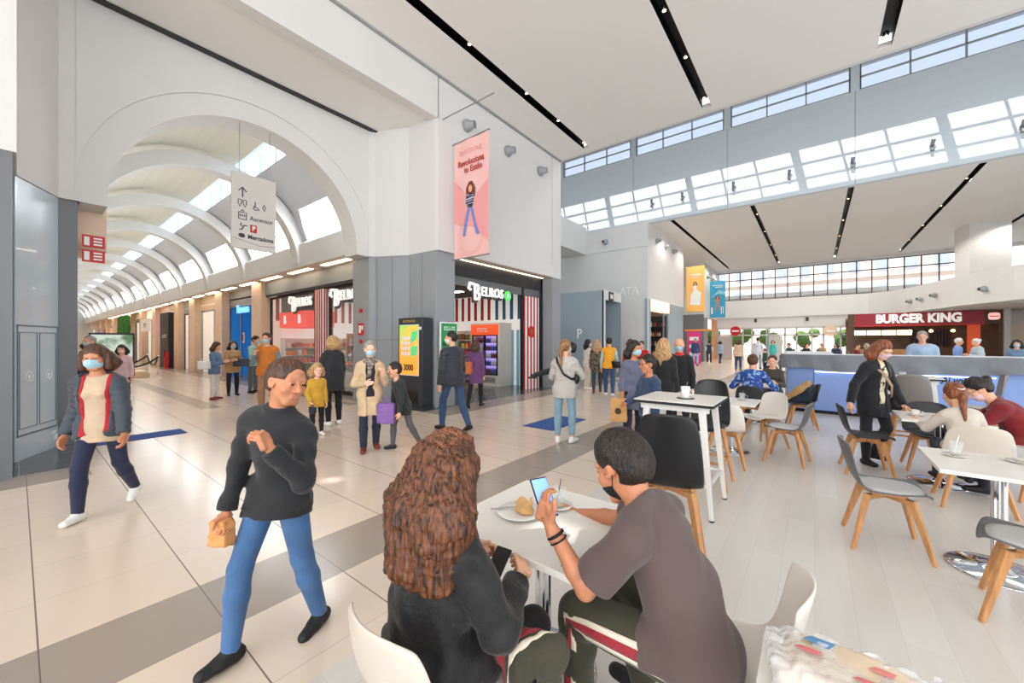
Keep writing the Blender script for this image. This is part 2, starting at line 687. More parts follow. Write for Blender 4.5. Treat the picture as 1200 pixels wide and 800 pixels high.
    if ht != 'bald':
        big = ht in ('long', 'curly', 'bob')
        mg = (.20 + (L if big or ht == 'pony' else 0)) * 1.0
        loh, hih = HC - mg, HC + .22
        if big or ht == 'pony':
            loh = HC - v3(.24, .24, L + .18)
            hih = HC + v3(.24, .24, .22)
        K = Field(loh, hih, fine * 1.15 if fine > .005 else fine * 1.3)
        K.ell(hp(0, -.016, .038), v3(.084, .100, .091) * hs, RH, 0)
        K.ell(hp(0, -.035, .0), v3(.080, .082, .085) * hs, RH, .02)
        if ht in ('long', 'curly', 'bob'):
            dn = v3(0, 0, -1)
            bk = -Fw
            ws = {'long': .05, 'curly': .084, 'bob': .055}[ht]
            for sx in (-1, -.5, 0, .5, 1):
                a = hp(sx * .062, -.045 + .02 * abs(sx), .0)
                b = a + (dn * L + bk * ((.10 if ht == 'curly' else .05) + (.03 if sx == 0 else 0)) + Rt * sx * (.05 if ht == 'curly' else .01)) * hs
                mid = (a + b) / 2 + bk * .02 * hs + Rt * sx * .015 * hs
                K.cap(a, mid, ws * hs, ws * 1.08 * hs, .04)
                K.cap(mid, b, ws * 1.08 * hs, ws * (.75 if ht == 'curly' else .5) * hs, .04)
            if ht == 'bob':
                for sx in (-1, 1):
                    K.cap(hp(sx * .082, .01, .02), hp(sx * .09, .02, -.09), .026 * hs, .03 * hs, .02)
        if ht == 'bun':
            K.ell(hp(0, -.11, .06), v3(.04, .04, .04) * hs, RH, .01)
        if ht in ('short', 'pony', 'bun', 'crop'):
            K.clip(hp(0, -.04, -.065), -Hu + Hf * .25, .01) if ht not in ('pony',) else None
            for sx in (1, -1):
                K.ell(hp(sx * .09, .016, -.035), v3(.045, .042, .05) * hs, RH, .006, mode='sub')
        if ht == 'pony':
            K.ell(hp(0, -.06, -.11), v3(.07, .05, .045) * hs, RH, .01, mode='sub')
        fy = {'curly': .105, 'bob': .112, 'long': .11}.get(ht, .112)
        K.ell(hp(0, fy, -.045 if big else -.03), v3(.064 if big else .085, .07, .10 if big else .112) * hs, RH, .008, mode='sub')
        K.ell(hp(0, .075, -.12), v3(.075, .085, .07) * hs, RH, .01, mode='sub')
        if ht == 'pony':
            a = hp(0, -.10, .05)
            K.ell(a, v3(.03, .03, .03) * hs, RH, .01)
            m1 = a + (v3(0, 0, -1) * L * .35 - Hf * .05) * hs
            b = a + (v3(0, 0, -1) * L - Hf * .02 - Fw * (.04 if seat is None else .10)) * hs
            K.cap(a, m1, .022 * hs, .034 * hs, .01)
            K.cap(m1, b, .034 * hs, .014 * hs, .01)
        K.folds({'curly': .007, 'short': .0018}.get(ht, .0035), {'curly': 60, 'short': 90}.get(ht, 60), 3, (1, 1, .28))
        if ht == 'curly':
            K.folds(.004, 140, 5, (1, 1, .25))
        mesh_obj('hair', [K.mesh()], hm, root)
    # ---- mask
    if mask is not None:
        K = Field(HC - .16 * hs, HC + .16 * hs, fine)
        low = getattr(mask, 'name', '') == 'mask_black'
        K.ell(hp(0, .040, -.048), v3(.064, .076, .058) * hs, RH, 0)
        K.ell(hp(0, .085, -.035), v3(.022, .034, .030) * hs, RH, .02)
        K.clip(hp(0, .022, 0), -Hf + Hr * 0, .004)
        K.clip(hp(0, .1, -.006), Hu - Hf * .15, .004)
        if low:
            K.clip(hp(0, .1, -.052), Hu, .004)
        K.ell(hp(0, .020, -.045), v3(.056, .070, .062) * hs, RH, .0, mode='sub')
        mk = mesh_obj('face_mask', [K.mesh()], mask, root)
        B = MB()
        for sx in (1, -1):
            for zz in (-.022, -.075):
                B.tube([hp(sx * .056, .045, zz), hp(sx * .072, .015, zz * .7 - .01), hp(sx * .082, -.012, (zz + .05) * .8)], .0018 * hs, 5)
        B.build('ear_loop', mask, mk)
    if glasses:
        B = MB()
        for sx in (1, -1):
            c = [hp(sx * .032 + .022 * math.cos(q), .104, .002 + .017 * math.sin(q)) for q in np.linspace(0, 2 * PI, 13)]
            B.tube(c, .0016 * hs, 5, False)
            B.tube([hp(sx * .054, .102, .006), hp(sx * .08, .0, .006)], .0016 * hs, 5)
        B.tube([hp(-.01, .106, .006), hp(.01, .106, .006)], .0016 * hs, 5)
        B.build('glasses', EYE, root)

    # ---- garments
    def garment(nm, g, extra=0.0):
        off = (g.get('off', .010) + extra) * s
        G = Field(lo, hi, res)
        fl2 = (Fw, g.get('flat', .76))
        hem = g.get('hem', .10) * s
        sl = g.get('sleeve', 'long')
        G.cap(P - Rt * .066 * s - T0 * .02 * s, P + Rt * .066 * s - T0 * .02 * s, .108 * s + off, .108 * s + off, .04, (Fw, .88))
        for l in leg:
            G.cap(l[0], l[0] + (l[1] - l[0]) * .3, .080 * s + off, .076 * s + off, .03)
        G.cap(P, W1, .120 * s * rr + off, .120 * s * rr + off, .05, fl2)
        G.cap(W1, CH, .120 * s * rr + off, .140 * s + off, .05, fl2)
        if female and not g.get('boxy'):
            for sx in (1, -1):
                G.ell(CH + Rt * sx * .06 * s + Fw * .075 * s - T * .02 * s, v3(.058, .05, .055) * s + off * .5, (Rt, Fw, T), .03)
        G.cap(SH - Rt * (sw - .05 * s), SH + Rt * (sw - .05 * s), .045 * s + off, .045 * s + off, .05)
        for sd in (1, -1):
            G.cap(NB + T * .005 * s, SH + Rt * sd * (sw - .01 * s) - T * .02 * s, .042 * s + off, .036 * s + off, .03)
        if hem > .12 * s:
            r2 = .125 * s + off + g.get('flare', .02) * s
            dn = v3(0, 0, -1)
            G.cap(P, P + dn * (hem + .08), .125 * s * rr + off, r2, .04, (Fw, .85))
        G.clip(P - v3(0, 0, 1) * hem if seat is None or g.get('zclip') else P - T0 * hem, (0, 0, -1) if seat is None or g.get('zclip') else -T0, .004)
        for a, side in zip(arm, (1, -1)):
            if sl == 'none':
                continue
            ea = a[0] + (a[1] - a[0]) * (.75 if sl == 'short' else 1)
            sk = g.get('sw', 1.0)
            G.cap(a[0], ea, .047 * s * sk + off * .8, (.050 if sl == 'short' else .038) * s * sk + off * .7, .03)
            if sl != 'short':
                k = 1.0 if sl == 'long' else .45
                e2 = a[1] + (a[2] - a[1]) * k
                G.cap(a[1], e2, .039 * s * sk + off * .7, .029 * s * sk + off * .7, .02)
        if g.get('hood'):
            G.cap(NB - Fw * .06 * s - Rt * .05 * s, NB - Fw * .06 * s + Rt * .05 * s, .05 * s, .05 * s, .03)
            G.cap(NB - Fw * .05 * s, CH - Fw * .10 * s, .05 * s, .03 * s, .03)
        if g.get('collar'):
            G.cap(NB - T * .03 * s, NB + T * .05 * s, .066 * s + off * .5, .062 * s + off * .5, .02)
        if g.get('puff'):
            x, y, z = G.ax[0][:, None, None], G.ax[1][None, :, None], G.ax[2][None, None, :]
            w = (x - P[0]) * T[0] + (y - P[1]) * T[1] + (z - P[2]) * T[2]
            G.D = G.D - (g['puff'] * np.abs(np.sin(w * PI / (.062 * s)))).astype(np.float32)
        if g.get('open'):
            cf = (P + NB) / 2 - v3(0, 0, .25 * s) + Fw * (.10 + .16) * s
            G.rbox(cf, (g['open'] * s, .15 * s, .62 * s), (Rt, Fw, T), .01, .01, mode='sub')
        fa = g.get('folds', .004)
        if fa:
            fa = min(fa, off / 2.0)
            G.folds(fa, g.get('ff', 22), sum(map(ord, label)) % 97)
        # openings
        tn = nrm(HC - NB)
        if g.get('collar'):
            G.clip_near(NB + T * .055 * s, T, .13 * s)
        else:
            G.clip_near(NB + T * .012 * s + Fw * .02 * s, nrm(T + Fw * .25), .12 * s)
        for a, side in zip(arm, (1, -1)):
            if sl == 'long':
                G.clip_near(a[2] - nrm(a[2] - a[1]) * .004 * s, a[2] - a[1], .085 * s)
            elif sl == 'half':
                G.clip_near(a[1] + (a[2] - a[1]) * .45, a[2] - a[1], .09 * s)
            elif sl == 'short':
                G.clip_near(a[0] + (a[1] - a[0]) * .78, a[1] - a[0], .12 * s)
        ob = mesh_obj(nm, [G.mesh()], g['mat'], root)
        if g.get('label'):
            ob['label'] = g['label']
        return ob

    if top:
        garment(top.get('name', 'shirt'), top)
    for e_ in extra or []:
        garment(e_['name'], e_, .004)
    if over:
        garment(over.get('name', 'jacket'), over, .010)
    if bottom:
        off = max(.008, bottom.get('off', .010)) * s
        G = Field(v3(lo[0], lo[1], min(leg[0][2][2], leg[1][2][2]) - .12), v3(hi[0], hi[1], P[2] + .22 * s), res)
        G.cap(P - Rt * .065 * s, P + Rt * .065 * s, .105 * s + off, .105 * s + off, .03, (Fw, .8))
        G.cap(P, P + T0 * .07 * s, .116 * s * rr + off * .6, .112 * s * rr + off * .5, .03, (Fw, .72))
        fr = bottom.get('flare', 0) * s
        for l in leg:
            G.cap(l[0], l[1], .080 * s + off, .055 * s + off, .03)
            G.cap(l[1], l[1] + (l[2] - l[1]) * .35, .055 * s + off, .056 * s + off + fr * .5, .02)
            G.cap(l[1] + (l[2] - l[1]) * .35, l[2], .056 * s + off + fr * .5, .038 * s + off + fr, .02)
        if off > .009 * s:
            G.folds(min(bottom.get('folds', .003), off / 2.2), 26, 5)
        if seat is not None:
            G.cap(P + T0 * .05 * s, P + T0 * .14 * s, .118 * s * rr + off, .116 * s * rr + off * .6, .03, (Fw, .74))
            G.ell(P + Fw * .06 * s, (.165 * s, .15 * s, .10 * s), None, .04)
        if seat is None:
            G.clip_near(P + T0 * .09 * s, T0, .22 * s)
        else:
            G.clip_near(P + v3(0, 0, .135 * s), (0, 0, 1), .24 * s)
        for l in leg:
            G.clip_near(l[2] - nrm(l[2] - l[1]) * bottom.get('cut', -.01) * s, l[2] - l[1], .14 * s)
        ob = mesh_obj(bottom.get('name', 'trousers'), [G.mesh()], bottom['mat'], root)
        if bottom.get('label'):
            ob['label'] = bottom['label']
        for (sd, p0, p1, bm, nm2) in bottom.get('bands', []):
            l = leg[0] if sd > 0 else leg[1]
            A_, B_ = [], []
            for q in range(25):
                t_ = q / 24 * 2
                if t_ <= 1:
                    c_, d_ = l[0] + (l[1] - l[0]) * t_, nrm(l[1] - l[0])
                    r_ = .080 * s + (.055 - .080) * s * t_ + off
                else:
                    c_, d_ = l[1] + (l[2] - l[1]) * (t_ - 1), nrm(l[2] - l[1])
                    r_ = (.056 * s + off + fr * .5) if t_ < 1.35 else (.056 + (.038 - .056) * (t_ - 1.35) / .65) * s + off + fr * (.5 + .5 * (t_ - 1.35) / .65)
                if .88 < t_ < 1.12:
                    d_ = nrm(nrm(l[1] - l[0]) + nrm(l[2] - l[1]))
                o_ = nrm(v3(sd, 0, 0) - d_ * float(d_[0] * sd))
                u_ = np.cross(o_, d_) * sd
                for arr, ph in ((A_, p0), (B_, p1)):
                    a_ = math.radians(ph)
                    arr.append(Vector(c_ + (o_ * math.cos(a_) + u_ * math.sin(a_)) * (r_ + .004 * s)))
            MB().strip(A_, B_).build(nm2, bm, ob, smooth=True, solid=-.003)
    # ---- shoes
    sm = shoes or SHOE_D
    for l, side, L in zip(leg, (1, -1), (rL, lL)):
        fd = L[2] if len(L) > 2 else (side * .15, 1, 0)
        fd = nrm(fd)
        an = l[2]
        up = nrm(v3(0, 0, 1) - fd * fd[2])
        rt = np.cross(fd, up)
        G = Field(an - .26 * s, an + .26 * s, max(.007, fine))
        hl = an - fd * .045 * s - up * .048 * s
        toe = an + fd * .138 * s - up * .052 * s
        G.cap(hl, an + fd * .05 * s - up * .045 * s, .036 * s, .040 * s, 0)
        G.cap(an + fd * .05 * s - up * .045 * s, toe, .043 * s, .037 * s, .02, (up, .85))
        G.cap(an, hl + fd * .03 * s, .043 * s, .040 * s, .025)
        G.clip(an - up * .082 * s, -up, .004)
        G.clip(an + up * .035 * s, up, .004)
        sh = mesh_obj('shoe', [G.mesh()], sm, root)
    root['_j'] = 0
    del root['_j']
    J = dict(root=root, HC=HC, RH=RH, hs=hs, arm=arm, leg=leg, P=P, SH=SH, CH=CH, T=T, Rt=Rt, Fw=Fw, NB=NB, s=s, W1=W1)
    return J


def cam_heading(x, y, delta):
    """heading so that a figure at (x, y) is turned delta degrees from facing the camera's spot (+ = towards image right)"""
    return math.atan2(-y, -x) - PI / 2 + math.radians(delta)


def strap(J, pts, w, t, mat, name, closed=False):
    """a flat band through body-frame points"""
    B = MB()
    for a, b in zip(pts[:-1], pts[1:]):
        B.bar(a, b, w, t)
    return B.build(name, mat, J['root'], bevel=.002)
# ------------------------------------------------------------------ camera
CAMH = 1.62
cam = bpy.data.cameras.new('camera')
cam.sensor_width = 36
cam.lens = 454 / 1200 * 36
cam.clip_start = .05
cam.clip_end = 400
co = bpy.data.objects.new('camera', cam)
col.objects.link(co)
co.location = (0, 0, CAMH)
co.rotation_euler = (PI / 2, 0, math.atan(355 / 454))
bpy.context.scene.camera = co

# ------------------------------------------------------------------ shared materials
WHITE = M('white_plaster', (216, 215, 213), .75, noise=(.8, .015))
CEIL = M('ceiling_plaster', (232, 230, 227), .8)
GREY = M('grey_cladding', (146, 150, 154), .38, noise=(.6, .04))
GREYD = M('grey_cladding_dark', (112, 115, 119), .4)
GREYL = M('grey_metal_panel', (150, 152, 152), .4, noise=(.7, .05))
BLUEG = M('blue_grey_panel', (150, 164, 174), .5, noise=(.5, .03))
DARK = M('dark_metal', (42, 43, 45), .45)
BLACK = M('black', (18, 18, 19), .5)
BEIGE = M('beige_stone', (230, 202, 174), .45, noise=(3, .05))
CHROME = M('chrome', (215, 215, 218), .09, metal=1)
STEEL = M('brushed_steel', (165, 167, 170), .3, metal=1)
GLASS = M('clear_glass', (255, 255, 255), .02, trans=1, ior=1.3)
WOOD = M('oak_wood', (196, 142, 92), .45, noise=(5, .22), stretch=(6, 6, .8))
WOODP = M('warm_wood_panel', (190, 138, 92), .5, noise=(4, .15), stretch=(3, 3, .5))
PLW = M('white_plastic', (228, 222, 214), .35)
PLG = M('grey_plastic', (104, 104, 106), .38)
PLD = M('dark_plastic', (52, 52, 54), .4)
PLB = M('black_plastic', (30, 30, 32), .38)
TOPW = M('white_laminate', (232, 228, 222), .28)
RED = M('red_paint', (196, 30, 34), .45)
WARM = M('warm_led', (255, 234, 206), .5, emit=5.0)
LEDW = M('white_led', (255, 250, 240), .5, emit=3.0)
SPOT = M('spot_bulb', (255, 214, 160), .5, emit=6.0)
SKYP = M('bright_vault_pane', (245, 250, 255), .4, emit=9.0)
BLUEPANE = M('vault_clerestory_pane', (200, 222, 244), .3, emit=2.4)


def tint(name, c):
    m = bpy.data.materials.new(name)
    m.use_nodes = True
    nt = m.node_tree
    nt.nodes.remove(nt.nodes['Principled BSDF'])
    t_ = nt.nodes.new('ShaderNodeBsdfTransparent')
    t_.inputs[0].default_value = (*c, 1)
    g_ = nt.nodes.new('ShaderNodeBsdfGlossy')
    g_.inputs['Roughness'].default_value = .03
    mx = nt.nodes.new('ShaderNodeMixShader')
    mx.inputs[0].default_value = .06
    nt.links.new(t_.outputs[0], mx.inputs[1])
    nt.links.new(g_.outputs[0], mx.inputs[2])
    nt.links.new(mx.outputs[0], nt.nodes['Material Output'].inputs[0])
    return m


TINT = tint('tinted_glass', (.80, .82, .87))
TINT2 = tint('pale_tinted_glass', (.91, .91, .92))
PAPER = M('printed_white', (240, 240, 238), .6)


def tile_mat(name, c, sx, sy, ox, oy, gw, gc, rough, var=.04, bumps=True, planks=False, c2=None):
    m = bpy.data.materials.new(name)
    m.use_nodes = True
    nt = m.node_tree
    N, Lk = nt.nodes, nt.links
    b = N['Principled BSDF']
    tc = N.new('ShaderNodeTexCoord')
    sp = N.new('ShaderNodeSeparateXYZ')
    Lk.new(tc.outputs['Object'], sp.inputs[0])

    def mth(op, a, bb=None, c3=None):
        n = N.new('ShaderNodeMath')
        n.operation = op
        for i, q in enumerate((a, bb, c3)):
            if q is None:
                continue
            if isinstance(q, (int, float)):
                n.inputs[i].default_value = q
            else:
                Lk.new(q, n.inputs[i])
        return n.outputs[0]
    fx = mth('DIVIDE', mth('SUBTRACT', sp.outputs[0], ox), sx)
    fy = mth('DIVIDE', mth('SUBTRACT', sp.outputs[1], oy), sy)
    if planks:
        fy = mth('ADD', fy, mth('MULTIPLY', mth('FLOOR', fx), .37))
    ix, iy = mth('FLOOR', fx), mth('FLOOR', fy)
    ax, ay = mth('SUBTRACT', fx, ix), mth('SUBTRACT', fy, iy)
    gx = mth('LESS_THAN', mth('MINIMUM', ax, mth('SUBTRACT', 1, ax)), gw[0] / sx)
    gy = mth('LESS_THAN', mth('MINIMUM', ay, mth('SUBTRACT', 1, ay)), gw[1] / sy)
    g = mth('MAXIMUM', mth('MULTIPLY', gx, gw[2] if len(gw) > 2 else 1), gy)
    cb = N.new('ShaderNodeCombineXYZ')
    Lk.new(ix, cb.inputs[0])
    Lk.new(iy, cb.inputs[1])
    wn = N.new('ShaderNodeTexWhiteNoise')
    Lk.new(cb.outputs[0], wn.inputs['Vector'])
    ns = N.new('ShaderNodeTexNoise')
    ns.inputs['Scale'].default_value = 1.6
    ns.inputs['Detail'].default_value = 5
    mp = N.new('ShaderNodeMapping')
    mp.inputs['Scale'].default_value = (9, .9, 1) if planks else (1, 1, 1)
    Lk.new(tc.outputs['Object'], mp.inputs[0])
    Lk.new(mp.outputs[0], ns.inputs['Vector'])
    f = mth('ADD', mth('MULTIPLY', wn.outputs['Value'], .5), mth('MULTIPLY', ns.outputs['Fac'], .6))
    r = N.new('ShaderNodeValToRGB')
    L = lin(c)
    L2 = lin(c2) if c2 else tuple(min(1, x * (1 + var)) for x in L)
    r.color_ramp.elements[0].position = .15
    r.color_ramp.elements[1].position = .9
    r.color_ramp.elements[0].color = (*[x * (1 - var) for x in L], 1)
    r.color_ramp.elements[1].color = (*L2, 1)
    Lk.new(f, r.inputs[0])
    mx = N.new('ShaderNodeMix')
    mx.data_type = 'RGBA'
    Lk.new(g, mx.inputs['Factor'])
    Lk.new(r.outputs[0], mx.inputs['A'])
    mx.inputs['B'].default_value = (*lin(gc), 1)
    Lk.new(mx.outputs['Result'], b.inputs['Base Color'])
    n2 = N.new('ShaderNodeTexNoise')
    n2.inputs['Scale'].default_value = 3.0
    Lk.new(tc.outputs['Object'], n2.inputs['Vector'])
    Lk.new(mth('ADD', mth('MULTIPLY', n2.outputs['Fac'], rough * .3), rough * .85), b.inputs['Roughness'])
    return m


CREAM = tile_mat('cream_floor_tile', (222, 205, 188), .595, .675, -3.215, .07, (.0022, .0038, .45), (120, 104, 92), .20)
BAND = tile_mat('grey_floor_tile', (160, 148, 137), .6, .675, -3.215, .07, (.003, .003), (112, 102, 94), .22, .07)
DKT = tile_mat('charcoal_floor_tile', (92, 96, 100), .545, .56, -8.64, .02, (.0045, .004), (178, 180, 180), .16, .05)
VINYL = tile_mat('pale_plank_floor', (212, 206, 199), .19, 1.3, 0, 0, (.0010, .0010), (196, 188, 180), .25, .025, planks=True, c2=(218, 213, 207))

# ------------------------------------------------------------------ floor
XB = [-76, -22.6, -11.5, -9.3, -8.05, -7.55, -7.1, -6.95, -6.3, -3.215, -2.615, -1.9, 14]
YB = [-12, .57, 2.72, 3.12, 5.2, 5.75, 12.6, 15.6, 60]


def floor_kind(x, y):
    if x > -1.9:
        return 3
    if -3.215 < x < -2.615:
        return 1
    if y < .57:
        if x < -7.55:
            return 2
        if x < -6.95:
            return 1
    if -7.1 < x < -6.3 and 5.75 < y < 15.6:
        return 1
    if x < -7.1 and y > 5.75:
        return 2 if y < 12.6 and x > -9.3 else 1
    if -22.6 < x < -11.5 and 2.72 < y < 3.12:
        return 1
    if x < -9.3 and 5.2 < y < 5.75:
        return 1
    if -8.05 < x < -7.55 and 0.57 < y < 5.75:
        return 0
    return 0


fb = MB()
for i in range(len(XB) - 1):
    for j in range(len(YB) - 1):
        fb.cur = floor_kind((XB[i] + XB[i + 1]) / 2, (YB[j] + YB[j + 1]) / 2)
        fb.quad((XB[i], YB[j], 0), (XB[i + 1], YB[j], 0), (XB[i + 1], YB[j + 1], 0), (XB[i], YB[j + 1], 0))
struct('floor', fb, [CREAM, BAND, DKT, VINYL])
MAT = M('blue_mat', (52, 84, 150), .8, bump=(300, .4))
for x0, x1, y0, y1, l in ((-4.42, -3.74, 5.98, 7.28, 'flat blue floor mat under the woman with the ponytail'), (-9.27, -8.76, .72, 1.87, 'flat blue floor mat beside the grey pier with pictogram doors')):
    m = MB().box(x0, x1, y0, y1, .001, .008).build('floor_mat', MAT, bevel=.003)
    tag(m, l, 'mat', 'blue floor mats')

# ------------------------------------------------------------------ near walls: piers, arch wall, beam
ZC = 3.85
CH = 8.07
LP = [(-7.43, -12), (-7.43, -.03), (-8.45, -.03), (-9.24, .38), (-9.27, .6), (-10.2, .6), (-10.2, -12)]
RP = [(-10.1, 5.75), (-9.22, 5.70), (-9.15, 5.83), (-8.26, 6.26), (-7.31, 6.30), (-7.25, 6.90), (-7.7, 6.90), (-9.2, 6.75), (-10.1, 6.45)]
struct('wall_pier', MB().prism(LP[::-1], 0, ZC), GREYD)
struct('wall_pier', MB().prism(RP, 0, ZC), GREY)


def grow(poly, d):
    c = (sum(p[0] for p in poly) / len(poly), sum(p[1] for p in poly) / len(poly))
    return [(p[0] + d * (1 if p[0] > c[0] else -1), p[1]) for p in poly]


struct('wall_upper_left', MB().prism([(-7.42, -12), (-7.42, 0.0), (-8.43, 0.0), (-9.21, .40), (-9.21, .62), (-9.9, .62), (-9.9, -12)][::-1], ZC, CH + .3), WHITE)
struct('wall_upper_corner', MB().prism([(-9.5, 5.72), (-9.2, 5.68), (-9.13, 5.82), (-8.25, 6.24), (-7.30, 6.28), (-7.2, 6.30), (-7.2, 6.92), (-9.5, 6.92)], ZC, CH + .3), WHITE)
# cladding seams on the chamfered pier
for (xa, ya) in ((-9.1, 5.855), (-8.70, 6.047), (-8.26, 6.262), (-7.78, 6.281)):
    struct('trim_seam', MB().box(xa - .006, xa + .006, ya - .004, ya + .002, 0, ZC - .01), GREYD)
struct('trim_seam', MB().bar((-9.14, 5.835, 1.66), (-8.27, 6.255, 1.66), .006, .012), GREYD)
# banner wall above the shop front
w = MB().box(-7.7, -7.2, 6.92, 11.45, ZC, CH + .3)
w.box(-7.7, -7.2, 11.49, 12.06, ZC, CH + .3).box(-7.7, -7.23, 11.45, 11.49, ZC, CH + .3)
w.box(-7.7, -7.2, 11.45, 11.49, ZC, 4.3)
struct('wall_banner', w, WHITE)
struct('trim_slot', MB().box(-7.235, -7.222, 11.45, 11.49, 4.3, 6.85), BEIGE)
w = MB().box(-7.7, -7.22, 11.52, 12.05, 0, ZC)
struct('wall_pier', w, GREY)
# arch wall with its opening
AY, AZ, RO, RI = 3.15, 3.95, 2.60, 2.22
n = 40
A = [(AY - RO * math.cos(PI * i / n), AZ + RO * math.sin(PI * i / n)) for i in range(n + 1)]


def outer(y, z):
    dy, dz = y - AY, z - AZ
    t = 1e9
    if dy < -1e-6:
        t = min(t, (.58 - AY) / dy * 1.0)
    if dy > 1e-6:
        t = min(t, (5.78 - AY) / dy)
    if dz > 1e-6:
        t = min(t, (7.2 - AZ) / dz)
    t = max(t, 1.0)
    return (AY + dy * t, AZ + dz * t)


B = [outer(*p) for p in A]
w = MB()
w.strip([(-9.2, y, z) for y, z in A], [(-9.2, y, z) for y, z in B])
w.strip([(-9.2, y, z) for y, z in A], [(-9.27, y, z) for y, z in A])
for p_, q_ in zip(B[:-1], B[1:]):
    if abs(p_[0] - .58) < 1e-4 and abs(q_[0] - .58) > 1e-4:
        w.add([(-9.2, *p_), (-9.2, .58, 7.2), (-9.2, *q_)], [(0, 1, 2)])
    if abs(q_[0] - 5.78) < 1e-4 and abs(p_[0] - 5.78) > 1e-4:
        w.add([(-9.2, *p_), (-9.2, 5.78, 7.2), (-9.2, *q_)], [(0, 1, 2)])
w.box(-9.6, -9.2005, .5, 5.8, 7.15, 8.4)
struct('wall_arch', w, WHITE)
C0 = [(AY - RI * math.cos(PI * i / n), AZ + RI * math.sin(PI * i / n)) for i in range(n + 1)]
A2 = [(AY - (RO + .02) * math.cos(PI * i / n), AZ + (RO + .02) * math.sin(PI * i / n)) for i in range(n + 1)]
C0 = [(C0[0][0], ZC)] + C0 + [(C0[-1][0], ZC)]
A2 = [(A2[0][0], ZC)] + A2 + [(A2[-1][0], ZC)]
w = MB()
xf, xb = -9.235, -9.85
w.strip([(xf, y, z) for y, z in C0], [(xf, y, z) for y, z in A2])
w.strip([(xb, y, z) for y, z in C0], [(xf, y, z) for y, z in C0])
w.strip([(xb, y, z) for y, z in A2], [(xb, y, z) for y, z in C0])
w.quad((xf, A2[0][0], ZC), (xf, C0[0][0], ZC), (xb, C0[0][0], ZC), (xb, A2[0][0], ZC))
w.quad((xf, A2[-1][0], ZC), (xf, C0[-1][0], ZC), (xb, C0[-1][0], ZC), (xb, A2[-1][0], ZC))
struct('trim_arch', w, WHITE, smooth=False)
# recess ceiling, black slot and the bulkhead beam
struct('ceiling_recess', MB().box(-9.2, -7.3, -.02, 6.35, 7.15, 7.25), CEIL)
struct('ceiling_recess', MB().box(-9.6, -7.3, -12, -.02, 7.15, 7.25), CEIL)
struct('trim_slot', MB().box(-9.19, -9.06, -.02, 6.02, 7.12, 7.148), DARK)
struct('beam', MB().box(-7.42, -7.2, -12, 6.32, 7.04, CH + .3), WHITE)

# ------------------------------------------------------------------ near ceiling with light slots
SX = [-6.0, -2.35, 1.2, 4.8, 8.4]
SW = .12
Y0, Y1 = -12, 11.96


def slotted(name, ya, yb, x0, x1, sa, sb, sw=SW, z=CH, slots=SX):
    w = MB()
    xs = [x0] + [q for s_ in slots for q in (s_ - sw, s_ + sw)] + [x1]
    for i in range(0, len(xs), 2):
        w.box(xs[i], xs[i + 1], ya, yb, z, z + .12)
    for s_ in slots:
        if sa > ya:
            w.box(s_ - sw, s_ + sw, ya, sa, z, z + .12)
        if sb < yb:
            w.box(s_ - sw, s_ + sw, sb, yb, z, z + .12)
    struct(name, w, CEIL)
    for s_ in slots:
        b = MB().box(s_ - sw - .02, s_ + sw + .02, sa, sb, z + .28, z + .3)
        b.box(s_ - sw - .02, s_ - sw, sa, sb, z + .02, z + .28)
        b.box(s_ + sw, s_ + sw + .02, sa, sb, z + .02, z + .28)
        struct('trim_slot', b, BLACK)
    bpy.context.view_layer.update()


slotted('ceiling', Y0, Y1, -7.2, 14, -6, 11.75)
struct('trim_shade_line', MB().box(-7.2, -7.13, -12, 12.0, CH - .035, CH + .01), GREYL)  # grey strip put in for the shade line where wall meets ceiling


def ceiling_spot(x, y, z, label):
    t = thing('ceiling_spotlight', label, 'spotlight', (x, y, z), 0, 'spotlights in the ceiling slots')
    MB().lathe([(.0, .0), (.045, .0), (.05, -.01), (.055, -.09), (.045, -.1), (0, -.1)], 14, (0, 0, .12)).build('housing', STEEL, t, smooth=True)
    MB().lathe([(0, -.002), (.036, 0), (.036, .006), (0, .006)], 14, (0, 0, .012)).build('bulb', SPOT, t)
    return t


sl = {-6.0: 'leftmost', -2.35: 'second', 1.2: 'third', 4.8: 'fourth'}
for sx_, ys in ((-6.0, (6.15, 8.3, 9.9, 11.5)), (-2.35, (7.9, 9.5, 11.4)), (1.2, (11.5,))):
    for k, y in enumerate(ys):
        ceiling_spot(sx_, y, CH + .08, 'small warm spotlight in the %s near ceiling slot, number %d going away from the seats' % (sl[sx_], k + 1) if len(ys) > 1 else 'single warm spotlight in the third near ceiling slot')

for sx_ in (-2.35, 1.2, 4.8):
    for k, y in enumerate((23.5, 27.5, 31.5, 35.5)):
        t_ = ceiling_spot(sx_, y, CH + .08, 'small warm spotlight in the far ceiling slots')
        t_['group'] = 'spotlights in the far ceiling slots'

# ------------------------------------------------------------------ light well between the two ceilings
WY = 21.2
BANDM = M('pale_blue_wall', (205, 214, 220), .7, noise=(1.2, .02), stretch=(.3, 1, 6))
w = MB().box(-14, 14, WY, WY + .25, CH, 11.9)
struct('wall_band', w, BANDM)
for k in range(-3, 3):
    px = 1.3 + 4.64 * k
    struct('trim_seam', MB().box(px - .012, px + .012, WY - .006, WY, CH, 11.9), GREYL)
